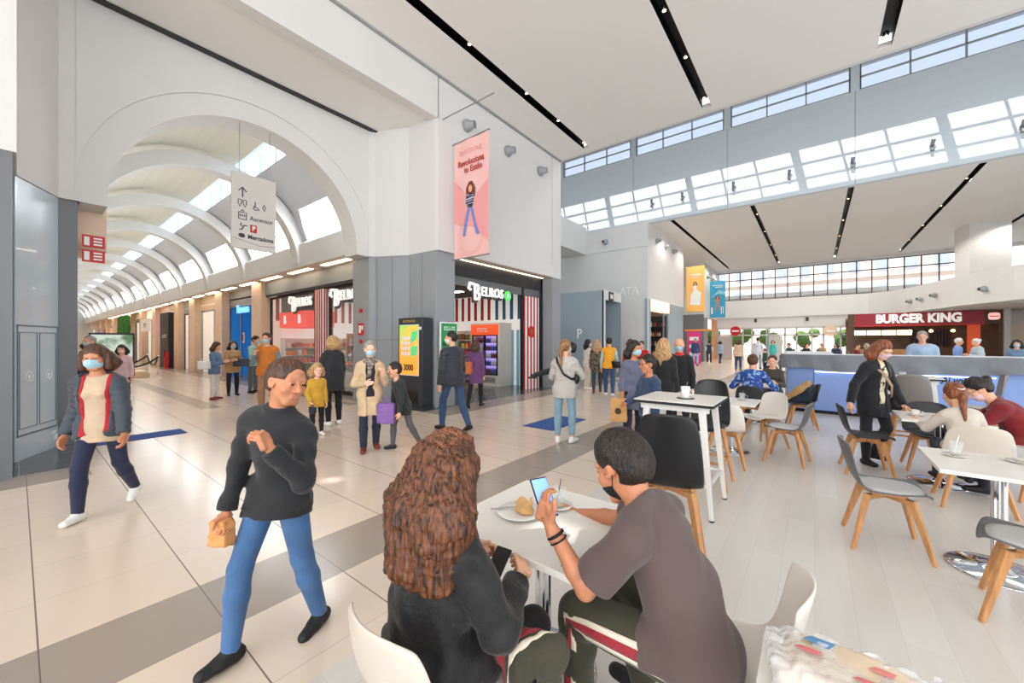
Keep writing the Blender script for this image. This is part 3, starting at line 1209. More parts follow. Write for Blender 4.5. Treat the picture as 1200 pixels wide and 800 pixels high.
# clerestory windows on the band
for k in range(-3, 3):
    px = 1.3 + 4.64 * k
    struct('wall_post', MB().box(px - .17, px + .17, WY, WY + .25, 11.9, 13.0), BANDM)
    w = MB()
    x0, x1 = px + .17, px + 4.64 - .17
    w.box(x0, x1, WY, WY + .1, 11.9, 11.94).box(x0, x1, WY, WY + .1, 12.95, 13.0).box(x0, x1, WY + .0, WY + .08, 12.40, 12.45)
    for q in range(4):
        xx = x0 + (x1 - x0) * q / 3
        w.box(xx - .025, xx + .025, WY, WY + .1, 11.9, 13)
    struct('window_%d' % (k + 4), w, GREYL)
    struct('window_%d' % (k + 4), MB().box(x0, x1, WY + .05, WY + .056, 11.94, 12.95), TINT)
# roof of the well with its glazed strip
w = MB().box(-14, 14, 12.0, 16.28, 13.0, 13.2)
w.box(-14, 14, 18.22, 21.6, 13.0, 13.2)
struct('roof', w, WHITE)
w = MB()
for q in (16.90, 17.55):
    w.box(-14, 14, q - .035, q + .035, 13.0, 13.06)
for k in range(-3, 4):
    xs = -1.14 + 4.42 * k
    w.box(xs - .30, xs, 16.28, 18.22, 13.0, 13.08)
    for q in (1, 2):
        w.box(xs + 4.12 * q / 3 - .04, xs + 4.12 * q / 3 + .04, 16.28, 18.22, 13.0, 13.08)
struct('trim_skylight', w, GREYL)
struct('wall_well', MB().box(-14, 14, 11.96, 12.08, CH, 13.2), WHITE)
struct('wall_well', MB().box(-14.2, -14, 12, 21.4, 0, 13.2), WHITE)
struct('wall_well', MB().box(14, 14.2, 12, 21.4, 5, 13.2), WHITE)

# far ceiling
slotted('ceiling', WY + .25, 40.1, -9, 16, WY + .3, 39.4, .10)

# ------------------------------------------------------------------ left side beyond the banner wall
struct('wall_side', MB().box(-11.0, -7.7, 11.9, 12.06, 0, CH + .2), WHITE)
w = MB().box(-14, -7.2, 15.65, 15.72, 0, ZC)
w.box(-7.27, -7.2, 15.65, 15.82, 0, ZC).box(-7.27, -7.2, 17.42, 17.5, 0, ZC).box(-7.27, -7.2, 15.82, 17.42, 3.44, ZC)
w.box(-14, -7.27, 15.72, 17.5, ZC - .05, ZC)
struct('wall_lift_block', w, [BLUEG])
struct('wall_lift_frame', MB().box(-7.2, -7.185, 15.64, 17.52, 3.44, ZC + .01).box(-7.2, -7.185, 15.64, 15.8, 0, 3.44), WHITE)
struct('wall_lift_recess', MB().box(-8.3, -8.2, 15.72, 17.5, 0, 3.8).box(-8.3, -7.2, 17.44, 17.5, 0, 3.8), BLUEG)
struct('door_1', MB().box(-8.2, -8.17, 16.0, 17.2, 0, 2.2), STEEL)
w = MB().box(-14, -7.13, 21.0, 21.2, 0, 6.8)
w.box(-14, -7.1, 20.96, 21.2, 6.8, CH + .02)
struct('wall_plaza', w, WHITE)
struct('wall_bulkhead', MB().box(-12.5, -10.75, 12.06, 20.96, 6.78, 8.38), WHITE)
text('letters', 'ATA', .66, PAPER, None, (-8.15, 20.97, 4.4), (PI / 2, 0, 0), .02)
tag(bpy.data.objects['letters'], 'large white letters on the white wall above the lift opening', 'sign')
LX = -7.13
w = MB()
w.box(LX - .3, LX, 21.2, 28.2, 3.95, CH)
w.box(LX - 1.6, LX, 28.2, 28.3, 3.95, CH)
w.box(-9, -8.7, 28.2, 34.5, 0, CH)
w.box(-8.7, LX, 34.5, 34.6, ZC, CH)
w.box(LX - .3, LX, 34.6, 40, 3.6, CH)
struct('wall_left', w, WHITE)
w = MB().box(LX - .3, LX, 21.205, 21.55, 0, 3.95).box(LX - .12, LX + .012, 20.94, 20.99, 0, 3.95).box(LX - .3, LX, 24.8, 28.2, 0, 3.95).box(-8.7, LX, 28.15, 28.2, 0, 3.95)
struct('wall_left_cladding', w, BLUEG)
struct('wall_left_cladding', MB().box(-8.7, LX, 34.45, 34.5, 0, ZC).box(LX - .05, LX, 34.5, 36, 0, 3.6), GREYD)
struct('wall_left_cladding', MB().box(LX - .05, LX, 37.6, 40, 0, 3.6), WOODP)
struct('wall_left_back', MB().box(LX - 1.6, LX - 1.5, 34.6, 40, 0, 3.7), BEIGE)
struct('trim_led', MB().box(LX - .3, LX + .05, 21.55, 24.8, 3.35, 3.95), M('warm_fascia', (255, 226, 196), .5, emit=.9))

# ------------------------------------------------------------------ end wall, entrance
EY = 40.0
w = MB()
w.box(-7.2, 3.2, EY, EY + .2, 3.72, 5.3)
w.box(-7.2, 3.2, EY + .1, EY + .3, 2.87, 3.72)
w.box(-9, 16, EY, EY + .3, 7.85, CH + .1)
struct('wall_end', w, WHITE)
w = MB()
x = -7.05
i = 0
while x < 9.5:
    w.box(x - .035, x + .035, EY + .05, EY + .15, 5.3, 7.85)
    x += .872
w.box(-7.2, 9.5, EY + .05, EY + .15, 7.06, 7.13).box(-7.2, 9.5, EY + .05, EY + .15, 5.3, 5.36).box(-7.2, 9.5, EY + .05, EY + .15, 7.79, 7.85)
struct('window_7', w, DARK)
struct('window_7', MB().box(-7.2, 9.5, EY + .09, EY + .096, 5.36, 7.79), TINT2)
w = MB()
w.box(-7.2, 3.4, EY + .1, EY + .25, 2.72, 2.87).box(-7.2, 3.4, EY + .1, EY + .22, 2.12, 2.24)
for xx in (-7.1, -6.0, -5.1, -4.4, -3.1, -2.0, -1.2, -.2, .55, 1.6, 2.4, 3.3):
    w.box(xx - .06, xx + .06, EY + .1, EY + .22, 0, 2.8)
w.box(-7.1, -6.0, EY + .12, EY + .18, 0, 2.1).box(-3.1, -2.2, EY + .12, EY + .18, 0, 2.1)
struct('door_2', w, M('door_alu', (196, 194, 190), .45))

# outside
struct('ground_outside', MB().box(-40, 40, EY + .3, 110, -.1, -.02), M('pale_paving', (205, 200, 192), .8))
FAC = M('far_facade', (240, 222, 212), .8, noise=(.5, .1))
t = thing('apartment_building', 'pinkish apartment block seen through the high end windows', 'building', (4, 78, 0))
bl = MB().box(-40, 40, 0, 8, 0, 24).build('wall', FAC, t)
wb = MB()
for k in range(26):
    for zz in (8.5, 12, 15.5):
        wb.box(-39 + 3 * k, -37.6 + 3 * k, -.12, 0, zz, zz + 1.6)
wo = wb.build('window', M('far_window', (186, 196, 206), .3), t)
wo['kind'] = 'stuff'
MB().box(-40, 40, -.6, 0, 11.2, 11.35).box(-40, 40, -.6, 0, 14.7, 14.85).build('balcony', M('far_white', (236, 234, 230), .8), t)
t = thing('entrance_canopy', 'flat white canopy roof outside beyond the entrance doors', 'canopy', (0, 41.5, 0))
MB().box(-14, 16, 0, 8, 5.6, 5.9).build('roof', M('far_white', (236, 234, 230), .8), t)
pb = [MB().tube([(x_, 7.6, -.02), (x_, 7.6, 5.6)], .12, 10).build('post', STEEL, t) for x_ in (-12, -4, 4, 12)]
LEAF = M('leaf', (96, 130, 62), .7, noise=(6, .35), bump=(20, 1))
rs = random.Random(3)
for k in range(9):
    x = -13 + 3.1 * k + rs.uniform(-.5, .5)
    F = Field((-1.5, -1.4, 0), (1.5, 1.4, 3.4), .09)
    F.cap((0, 0, 0), (0, 0, 1.3), .1, .08, .02)
    for q in range(9):
        F.ell((rs.uniform(-.8, .8), rs.uniform(-.7, .7), rs.uniform(1.3, 2.6)), (rs.uniform(.4, .65),) * 3, None, .05)
    F.folds(.05, 14, k)
    o = mesh_obj('shrub', [F.mesh()], LEAF, None)
    o.location = (x, 53 + rs.uniform(-1, 1), -.03)
    tag(o, 'green leafy shrub outside beyond the entrance doors', 'shrub', 'shrubs outside the entrance')

# ------------------------------------------------------------------ right side: curved mezzanine bulkhead
CV = [(3.2, 40), (4.3, 39.2), (5.0, 38.0), (5.6, 36.0), (6.1, 33.6), (6.75, 31.6), (7.6, 29.7), (8.9, 27.6), (10.6, 25.6), (13.9, 23)]
w = MB()
w.strip([(x, y, 3.63) for x, y in CV], [(x, y, 5.3) for x, y in CV])
w.strip([(x, y, 3.63) for x, y in CV], [(16, y, 3.63) for x, y in CV])
w.strip([(x, y, 5.3) for x, y in CV], [(16, y, 5.3) for x, y in CV])
w.box(3.21, 16, 40.0, 40.2, 2.8, 5.3)
struct('wall_mezzanine', w, WHITE)
struct('column', MB().prism([(6.4, 33.6), (6.66, 32.1), (8.2, 32.4), (8.2, 33.8)], 5.3, CH + .05), WHITE)
struct('wall_right', MB().box(14, 14.2, 21.4, 42, 0, CH + .2), WHITE)
for k, (x, y) in enumerate(((5.9, 38), (6.7, 36), (7.5, 33.8), (8.2, 31.6), (9.3, 29.6), (10.6, 28))):
    t = thing('downlight', 'round downlight under the curved mezzanine, number %d from the burger counter' % (k + 1), 'light', (x, y, 3.625), 0, 'downlights under the mezzanine')
    MB().lathe([(0, 0), (.11, 0), (.11, -.012), (0, -.012)], 18).build('lens', LEDW, t)
    MB().lathe([(.11, .0), (.135, 0), (.135, -.018), (.11, -.018)], 18).build('ring', STEEL, t)

# ------------------------------------------------------------------ corridor vault
XE = -75


def ext(name, prof, mat, x0=-9.85, x1=XE, flip=False):
    w = MB()
    w.strip([(x0, y, z) for y, z in prof], [(x1, y, z) for y, z in prof])
    return struct(name, w, mat)


def arc(r, a0, a1, m=14):
    return [(AY - r * math.cos(math.radians(a0 + (a1 - a0) * i / m)), AZ + r * math.sin(math.radians(a0 + (a1 - a0) * i / m))) for i in range(m + 1)]


VAULT = M('vault_cream', (224, 222, 208), .75)
VAULTG = M('vault_grey', (196, 200, 204), .7)
ext('ceiling_vault', [(.9, 4.75)] + arc(2.75, 22, 104) + [(4.30, 7.0)], VAULT)
ext('ceiling_vault', [(4.20, 6.32)] + arc(2.60, 116, 142, 8), VAULTG)
ext('wall_beam', [(5.95, 3.93), (5.4, 3.93), (5.4, 4.62), (5.55, 4.75)], WHITE)
ext('wall_beam', [(.3, 3.93), (.9, 3.93), (.9, 4.62), (.75, 4.75)], WHITE)
ext('trim_clerestory', [(4.20, 6.32), (4.34, 6.36), (4.34, 6.44)], BANDM)
# clerestory glass with posts
w = MB().box(XE, -9.85, 4.345, 4.36, 6.44, 6.98)
struct('window_8', w, BLUEPANE)
w = MB()
for k in range(56):
    xx = -10.3 - 1.15 * k
    w.box(xx - .03, xx + .03, 4.30, 4.345, 6.40, 7.0)
w.box(XE, -9.85, 4.30, 4.345, 6.40, 6.45)
struct('trim_clerestory', w, BANDM)
# low side glazing between the ribs
ga, gb = arc(2.60, 142, 142, 1)[0], (5.56, 4.76)
nb = 14
for k in range(nb):
    xr = -12.8 - 4.6 * k
    xa, xb_ = xr + 4.25, xr + .35
    if k == 0:
        xa = -9.9
    p = MB().quad((xa - .1, *ga), (xb_ + .1, *ga), (xb_ + .1, *gb), (xa - .1, *gb))
    struct('window_%d' % (9 + k), p, SKYP)
    f = MB()
    for q in (.33, .62, .86):
        xx = xa + (xb_ - xa) * q
        pts = []
        for j in range(5):
            tt = j / 4
            pts.append((xx - .25 * math.sin(tt * PI / 2) * (1 if q > .5 else -1), ga[0] + (gb[0] - ga[0]) * tt - .02, ga[1] + (gb[1] - ga[1]) * tt))
        f.tube(pts, .025, 6)
    f.quad((xa + .35, ga[0], ga[1]), (xa - .12, ga[0] - .01, ga[1]), (xa - .12, gb[0] - .01, gb[1]), (xa + .35, gb[0], gb[1]))
    f.quad((xb_ - .35, ga[0], ga[1]), (xb_ + .3, ga[0] - .01, ga[1]), (xb_ + .12, gb[0] - .01, gb[1]), (xb_ - .35, gb[0], gb[1]))
    struct('trim_mullion', f, VAULTG)
    # rib
    r0, r1 = 2.22, 2.56
    pr0, pr1 = arc(r0, 2, 178, 30), arc(r1, 2, 178, 30)
    w = MB()
    for xx, rev in ((xr + .2, 0), (xr - .2, 1)):
        w.strip([(xx, y, z) for y, z in pr0], [(xx, y, z) for y, z in pr1])
    w.strip([(xr + .2, y, z) for y, z in pr0], [(xr - .2, y, z) for y, z in pr0])
    w.strip([(xr + .2, y, z) for y, z in pr1], [(xr - .2, y, z) for y, z in pr1])
    struct('trim_rib', w, WHITE)
struct('wall_corridor_end', MB().box(XE - .2, XE, -1, 8, 0, 8), WHITE)
struct('wall_corridor_left', MB().box(XE, -10.0, .1, .3, 0, 3.95), BEIGE)
struct('wall_corridor_left', MB().box(-11.0, -9.85, .3, .98, 3.2, 3.93), BEIGE)
# soffit lights
for k in range(20):
    x1_ = -10.2 - 2.3 * k
    tag(MB().box(x1_ - 1.5, x1_, 5.62, 5.78, 3.90, 3.916).build('ceiling_light', WARM), 'warm strip light in the soffit over the corridor shop fronts', 'light', 'strip lights along the corridor shop fronts')

# ------------------------------------------------------------------ light
wd = bpy.data.worlds.new('world')
bpy.context.scene.world = wd
wd.use_nodes = True
bg = wd.node_tree.nodes['Background']
bg.inputs[0].default_value = (.80, .90, 1.0, 1)
bg.inputs[1].default_value = 1.25
sun = bpy.data.lights.new('sun', 'SUN')
sun.energy = 4.2
sun.angle = math.radians(.6)
sun.color = (1, .96, .9)
so = bpy.data.objects.new('sun', sun)
col.objects.link(so)
so.rotation_euler = Vector((.19, 1.0, -1.0)).to_track_quat('-Z', 'Y').to_euler()


def area(name, loc, look, sx, sy, e, c=(1, 1, 1)):
    l = bpy.data.lights.new(name, 'AREA')
    l.shape = 'RECTANGLE'
    l.size, l.size_y = sx, sy
    l.energy = e
    l.color = c
    o = bpy.data.objects.new(name, l)
    col.objects.link(o)
    o.location = loc
    o.rotation_euler = (Vector(look)).to_track_quat('-Z', 'Y').to_euler()
    return o




def bulb_light(x, y, e):
    l = bpy.data.lights.new('ceiling_lamp', 'SPOT')
    l.energy = e
    l.spot_size = math.radians(150)
    l.spot_blend = .6
    l.shadow_soft_size = .06
    l.color = (1, .95, .88)
    o = bpy.data.objects.new('ceiling_lamp', l)
    col.objects.link(o)
    o.location = (x, y, CH + .02)


for sx_ in (-5.9, -2.3, 1.2, 4.8, 8.4):
    for y in (23.5, 27.5, 31.5, 35.5, 38.8):
        bulb_light(sx_, y, 260)
area('skylight', (-1, 15.2, 12.9), (0, -.5, -1), 22, 4.5, 700, (.93, .97, 1))
area('rear_fill', (2, -11.5, 4.2), (0, 1, .1), 16, 7, 1300, (1, .98, .95))  # unseen lamp added behind the camera as soft fill
area('side_fill', (13.5, 4, 4.2), (-1, 0, .05), 16, 7, 640, (.97, .98, 1))  # unseen lamp added at the open right side for soft lateral fill
vs = bpy.context.scene.view_settings
vs.view_transform = 'Standard'
vs.look = 'None'
vs.gamma = 1
vs.exposure = 0.22
vs.use_curve_mapping = False
bpy.context.scene.cycles.max_bounces = 8
bpy.context.scene.cycles.diffuse_bounces = 5
bpy.context.scene.cycles.transparent_max_bounces = 12
bpy.context.scene.cycles.sample_clamp_indirect = 4
# ------------------------------------------------------------------ corridor shop fronts
PY = 5.85          # front of the beige columns
GY = 6.15          # shop glazing
COLS = [(-16.9, -17.95), (-21.6, -22.65), (-26.1, -27.15), (-29.6, -30.5), (-35.6, -36.6), (-40.2, -41.2), (-44.8, -45.8), (-49.4, -50.4), (-54, -55), (-58.6, -59.6), (-63, -64), (-68, -69)]
for a, b in COLS:
    struct('column', MB().box(b, a, PY, 6.6, 0, 3.93), BEIGE)
struct('ceiling_soffit', MB().box(XE, -10.1, 5.42, 6.2, 3.918, 3.927), M('warm_soffit', (226, 212, 194), .7))
LIT = M('shop_wall_glow', (238, 230, 218), .7, emit=.42)  # shop walls and ceilings glow by emission, standing in for interior lamps
SHG = M('shop_glass', (255, 255, 255), .05, alpha=.10)
SHD = M('shop_dark', (46, 44, 50), .6)
shop_bays = [(-17.95, -21.6), (-22.65, -26.1), (-27.15, -29.6), (-30.5, -35.6), (-36.6, -40.2), (-41.2, -44.8), (-45.8, -49.4), (-50.4, -54), (-55, -58.6), (-59.6, -63), (-64, -68), (-69, -74.8)]
for k, (a, b) in enumerate(shop_bays):
    # fascia, interior shell
    w = MB().box(b, a, GY, GY + .1, 3.25, 3.93)
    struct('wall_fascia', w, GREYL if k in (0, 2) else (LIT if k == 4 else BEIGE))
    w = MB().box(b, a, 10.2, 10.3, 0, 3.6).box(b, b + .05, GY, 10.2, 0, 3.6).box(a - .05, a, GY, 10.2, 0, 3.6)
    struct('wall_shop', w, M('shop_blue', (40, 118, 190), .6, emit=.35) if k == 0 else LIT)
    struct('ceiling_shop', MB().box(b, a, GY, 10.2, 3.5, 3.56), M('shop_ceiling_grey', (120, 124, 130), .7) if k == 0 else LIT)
    w = MB()
    for xx in (a - .03, b + .03, b + (a - b) * (.62 if k % 2 else .4)):
        w.box(xx - .03, xx + .03, GY, GY + .06, 0, 3.25)
    w.box(b, a, GY, GY + .06, 3.18, 3.25)
    struct('trim_shop', w, DARK if k in (2, 3, 5) else STEEL)
    if k != 0:
        struct('window_%d' % (30 + k), MB().box(b, a, GY + .02, GY + .03, 0, 3.2), SHG)
# more lit displays behind the corridor glass
# products: racks in the pale shops
rs = random.Random(11)
GOODS = [M('goods_%d' % i, c, .6) for i, c in enumerate([(196, 150, 110), (120, 86, 66), (210, 200, 186), (60, 60, 66), (176, 60, 50), (90, 120, 90), (224, 190, 90), (70, 110, 180), (236, 236, 236), (210, 60, 120), (240, 140, 40), (60, 160, 90)])]


def shelf_unit(name, label, loc, rz, wd_, ht, dp, nsh, mat, goods=None, per=8, gl=None, gname='box', gh=.16, group=None, glabel=None, ggroup=None):
    t = thing(name, label, 'shelf', loc, rz, group)
    MB().box(-wd_ / 2, -wd_ / 2 + .03, -dp / 2, dp / 2, 0, ht).box(wd_ / 2 - .03, wd_ / 2, -dp / 2, dp / 2, 0, ht).box(-wd_ / 2, wd_ / 2, dp / 2 - .02, dp / 2, 0, ht).build('frame', mat, t)
    lv = []
    for i in range(nsh):
        z = .12 + (ht - .2) * i / max(1, nsh - 1 + (1 if nsh > 1 else 0))
        MB().box(-wd_ / 2 + .03, wd_ / 2 - .03, -dp / 2, dp / 2 - .02, z, z + .025).build('shelf_board', mat, t)
        lv.append(z + .026)
    if goods:
        R = Matrix.Rotation(rz, 3, 'Z')
        for z in lv:
            for q in range(per):
                m = rs.choice(goods)
                x = -wd_ / 2 + .06 + (wd_ - .12) * (q + .5) / per
                ww = (wd_ - .12) / per * .40
                hh = gh * rs.uniform(.75, 1.1)
                key = (gname, m.name, round(hh, 1), round(ww, 2))
                if gname == 'bottle':
                    o = MB().lathe([(0, 0), (ww, 0), (ww, hh * .6), (ww * .4, hh * .8), (ww * .4, hh), (0, hh)], 10).build(gname, m)
                else:
                    o = MB().box(-ww, ww, -dp * .3, dp * .25, 0, hh).build(gname, m, bevel=.008, seg=1)
                p = R @ Vector((x, -.03, 0))
                o.location = (loc[0] + p.x, loc[1] + p.y, loc[2] + z)
                o.rotation_euler = (0, 0, rz + rs.uniform(-.08, .08))
                tag(o, glabel, gname, ggroup)
    return t


shelf_unit('display_shelf', 'brightly lit display shelf behind the glass of the pale shop right of the black panel', (-24.4, 6.9, 0), 0, 2.6, 2.6, .4, 6, PLW, GOODS[:4], 9, glabel='small item on the lit display shelf of the pale corridor shop', ggroup='goods on the pale shop display', gh=.22)
shelf_unit('display_shelf', 'tall narrow shelf seen in the shop doorway between two beige columns', (-28.4, 6.8, 0), 0, 1.6, 2.2, .4, 5, SHD, GOODS[:5], 4, glabel='small item on the dark shelf in the narrow shop doorway', ggroup='goods in the narrow doorway shop', gh=.25)


def strokes(t, x0, x1, z0, z1, y, mat, n_):
    """a row of unreadable printed letter strokes"""
    r_ = random.Random(n_ * 7)
    m = MB()
    w_ = (x1 - x0) / n_
    for i in range(n_):
        a = x0 + i * w_
        m.box(a + .1 * w_, a + .32 * w_, y - .003, y, z0, z1)
        if r_.random() < .7:
            m.box(a + .32 * w_, a + .8 * w_, y - .003, y, z1 - (z1 - z0) * .22, z1)
        if r_.random() < .7:
            m.box(a + .32 * w_, a + .8 * w_, y - .003, y, z0, z0 + (z1 - z0) * .2)
    return m.build('printed_lettering', mat, t)


for k_, (x_, w2_, nm_) in enumerate(((-38.4, 2.6, 'under the white sign board'), (-33.6, 1.6, 'beside the purple sign'), (-43.0, 2.6, 'before the green hedge panel'))):
    shelf_unit('display_shelf', 'pale display shelf in the corridor shop ' + nm_, (x_, 7.0, 0), 0, w2_, 2.3, .4, 4, PLW, GOODS[:4] + GOODS[6:7], 6, glabel='small item on the shelf in the corridor shop ' + nm_, ggroup='goods in the shop ' + nm_, gh=.3)
# blue shop: vending machine, sign
t = thing('vending_machine', 'tall drinks machine with green cans in the blue corridor shop', 'vending machine', (-19.35, 7.2, 0), 0)
MB().box(-.9, .6, 0, .7, 0, 2.0).build('cabinet', GREYL, t, bevel=.02)
MB().box(-.22, .55, -.02, 0, .25, 1.9).build('display_panel', M('cyan_panel', (60, 150, 230), .4, emit=.8), t)
for i in range(5):
    sh = MB().box(-.2, .5, -.05, -.02, .45 + i * .28, .47 + i * .28).build('shelf_board', DARK, t)
for i in range(5):
    for j in range(3):
        o = MB().lathe([(0, 0), (.06, 0), (.06, .14), (.045, .2), (0, .2)], 10).build('can', M('lime_can', (140, 220, 60) if (i + j) % 3 else (200, 120, 220), .4, emit=.3))
        o.location = (-19.35 + .0 + j * .2, 7.2 - .13, .475 + i * .28)
        tag(o, 'small bright can on a lit shelf of the drinks machine in the blue shop', 'can', 'cans in the drinks machine')
text('letters', 'Famesca', .48, M('sky_letters', (120, 200, 240), .4, emit=.9), None, (-19.5, GY - .12, 3.02), (PI / 2, 0, 0), .03, bold=.012)
tag(bpy.data.objects['letters.001'], 'light blue shop name letters over the blue corridor shop', 'sign')
t = thing('notice', 'small red and white notice on the blue shop wall', 'sign', (-20.9, GY + .3, 1.55), 0)
MB().box(-.22, .22, 0, .02, 0, .5).build('board', PAPER, t)
MB().box(-.15, .15, -.006, 0, .1, .4).build('print', RED, t)
t = thing('counter_desk', 'pale counter inside the blue corridor shop', 'counter', (-19.0, 8.6, 0), 0)
MB().box(-1.2, .9, 0, .6, 0, 1.0).build('body', PLW, t, bevel=.02)
MB().box(-1.25, .95, -.05, .65, 1.0, 1.04).build('worktop', TOPW, t)

# black panel with a purple sign, fire extinguisher
t = thing('black_pillar_sign', 'tall black panel with small white lettering beside a purple lit shop sign', 'panel', (-31.9, GY - .5, 0), 0)
MB().box(-1.1, 1.1, 0, .35, 0, 3.4).build('board', SHD, t, bevel=.01)
strokes(t, -.5, .7, 1.85, 2.05, -.004, PAPER, 8)
t = thing('shop_sign', 'glowing purple shop sign left of the black panel', 'sign', (-34.3, GY - .08, 2.7), 0)
MB().box(-.9, .9, 0, .06, -.5, .6).build('panel', M('purple_glow', (210, 110, 214), .5, emit=1.2), t)
MB().tube([(-.35, -.02, -.2), (-.1, -.03, .1), (.1, -.03, -.1), (.4, -.02, .3)], .03, 8).build('emblem', PAPER, t)
t = thing('fire_extinguisher', 'red fire extinguisher standing beside the black corridor panel', 'extinguisher', (-30.62, GY - .62, 0), 0)
MB().lathe([(0, 0), (.11, 0), (.12, .03), (.12, .9), (.08, 1.02), (.03, 1.06), (0, 1.06)], 16).build('cylinder', RED, t, smooth=True)
MB().tube([(0, 0, 1.04), (0, -.02, 1.12), (.08, -.1, 1.1), (.14, -.12, .7)], .02, 8).build('hose', BLACK, t)
# white shop with sign, green wall and more signs
t = thing('shop_sign', 'white shop sign board with dark letters further down the corridor', 'sign', (-38.4, PY - .1, 2.35), 0)
MB().box(-1.6, 1.6, 0, .06, 0, .9).build('board', PAPER, t)
strokes(t, -.45, .45, .3, .6, -.004, SHD, 5)
G = Field((-1.6, -.35, -.9), (1.6, .35, .9), .06)
G.rbox((0, 0, 0), (1.2, .12, .62), ((1, 0, 0), (0, 1, 0), (0, 0, 1)), .08, 0)
G.folds(.05, 30, 2)
o = mesh_obj('hedge_panel', [G.mesh()], M('hedge_green', (58, 120, 50), .8, noise=(9, .4)), None)
o.location = (-44.5, PY - .45, 3.0)
tag(o, 'green leafy hedge panel hanging high beside the corridor shops', 'plant wall')
t = thing('shop_post', 'dark grey post under the green hedge panel', 'post', (-43.9, PY - .4, 0), 0)
MB().box(-.55, .55, -.1, .1, 0, 2.38).build('board', GREYD, t)
rs2 = random.Random(5)
for k in range(5):
    x = -48 - 4.6 * k
    t = thing('shop_sign', 'small coloured shop sign far down the corridor, %s after the green hedge panel' % ['first', 'second', 'third', 'fourth', 'fifth'][k], 'sign', (x, GY - .1, 2.3), 0)
    MB().box(-1.1, 1.1, 0, .06, 0, .7).build('board', M('far_sign_%d' % k, [(200, 120, 90), (60, 60, 70), (236, 200, 150), (150, 60, 60), (80, 120, 180)][k], .6, emit=.2), t)
# free-standing advert screen
t = thing('advert_screen', 'wide free-standing advert panel with a green leafy picture in the corridor', 'display', (-21.4, 2.28, 0), math.radians(84))
MB().box(-.62, .62, -.08, .08, .25, 1.95).build('frame', DARK, t, bevel=.02)
MB().box(-.56, .56, -.09, -.08, .35, 1.88).build('picture', M('advert_leaf', (196, 214, 206), .4, emit=.35, noise=(1.4, .3), two=((88, 124, 92), .52, .62)), t)
MB().box(-.56, .56, .08, .09, .35, 1.88).build('picture', _mats['advert_leaf'], t)
for q in (-.45, .45):
    MB().box(q - .05, q + .05, -.3, .3, 0, .26).build('foot', DARK, t, bevel=.01)

# roped-off plinth
t = thing('plinth', 'low round-edged pale wooden plinth inside the rope barrier', 'plinth', (-24.6, 3.1, 0), 0)
MB().box(-.85, .85, -.62, .62, 0, .22).build('base', M('plinth_wood', (214, 186, 140), .5, noise=(4, .1)), t, bevel=.02)
MB().box(-.78, .78, -.56, .56, .22, .28).build('top', BEIGE, t, bevel=.01)
PST = [(-23.4, 2.25), (-23.4, 3.95), (-25.8, 3.95), (-25.8, 2.25)]
ords = ['near left', 'near right', 'far right', 'far left']
for k, (x, y) in enumerate(PST):
    t = thing('barrier_post', 'chrome rope barrier post at the %s corner of the plinth' % ords[k], 'barrier post', (x, y, 0), 0, 'rope barrier posts round the plinth')
    MB().lathe([(0, 0), (.16, 0), (.16, .02), (.03, .04), (.025, .06), (.025, .93), (.045, .95), (.045, 1.0), (0, 1.02)], 18).build('post', CHROME, t, smooth=True)
for k in range(4):
    a, b = PST[k], PST[(k + 1) % 4]
    pts = [(a[0] + (b[0] - a[0]) * q / 12, a[1] + (b[1] - a[1]) * q / 12, .93 - .42 * (1 - (q / 6 - 1) ** 2)) for q in range(13)]
    o = MB().tube(pts, .035, 8).build('barrier_rope', BLACK, smooth=True)
    tag(o, 'sagging black rope on the %s side of the plinth barrier' % ['near', 'right', 'far', 'left'][k], 'rope', 'ropes round the plinth')

# ------------------------------------------------------------------ the sweet shop on the corner
SX0, SX1 = -16.9, -7.75
STR_R = M('stripe_red', (176, 44, 48), .6)
STR_B = M('stripe_blue', (44, 104, 142), .6)
STR_LB = M('stripe_light_blue', (150, 208, 232), .6)
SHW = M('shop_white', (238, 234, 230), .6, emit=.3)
SCEIL = M('shop_ceiling_dark', (62, 52, 54), .7)
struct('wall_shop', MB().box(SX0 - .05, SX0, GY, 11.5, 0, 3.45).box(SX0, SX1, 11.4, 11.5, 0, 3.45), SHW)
struct('ceiling_shop', MB().box(SX0, -10.1, GY, 11.5, 3.42, 3.48).box(-10.1, -7.72, 6.92, 11.5, 3.42, 3.48), SCEIL)
w = MB()
for k in range(15):
    yy = 6.35 + k * .34
    w.box(SX0, SX0 + .02, yy, yy + .13, 2.45, 3.4)
for k in range(19):
    xx = -16.6 + k * .36
    w.box(xx, xx + .14, 11.38, 11.4, 2.45, 3.4)
struct('trim_stripes', w, STR_R)
w = MB()
for k in range(6):
    xx = -9.72 + k * .36
    w.box(xx, xx + .14, 11.38, 11.4, 2.45, 3.4)
struct('trim_stripes', w, STR_B)
w = MB()
for k in range(5):
    xx = -8.95 + k * .26
    w.box(xx, xx + .13, 11.38, 11.4, .0, 2.05)
struct('trim_stripes', w, STR_LB)
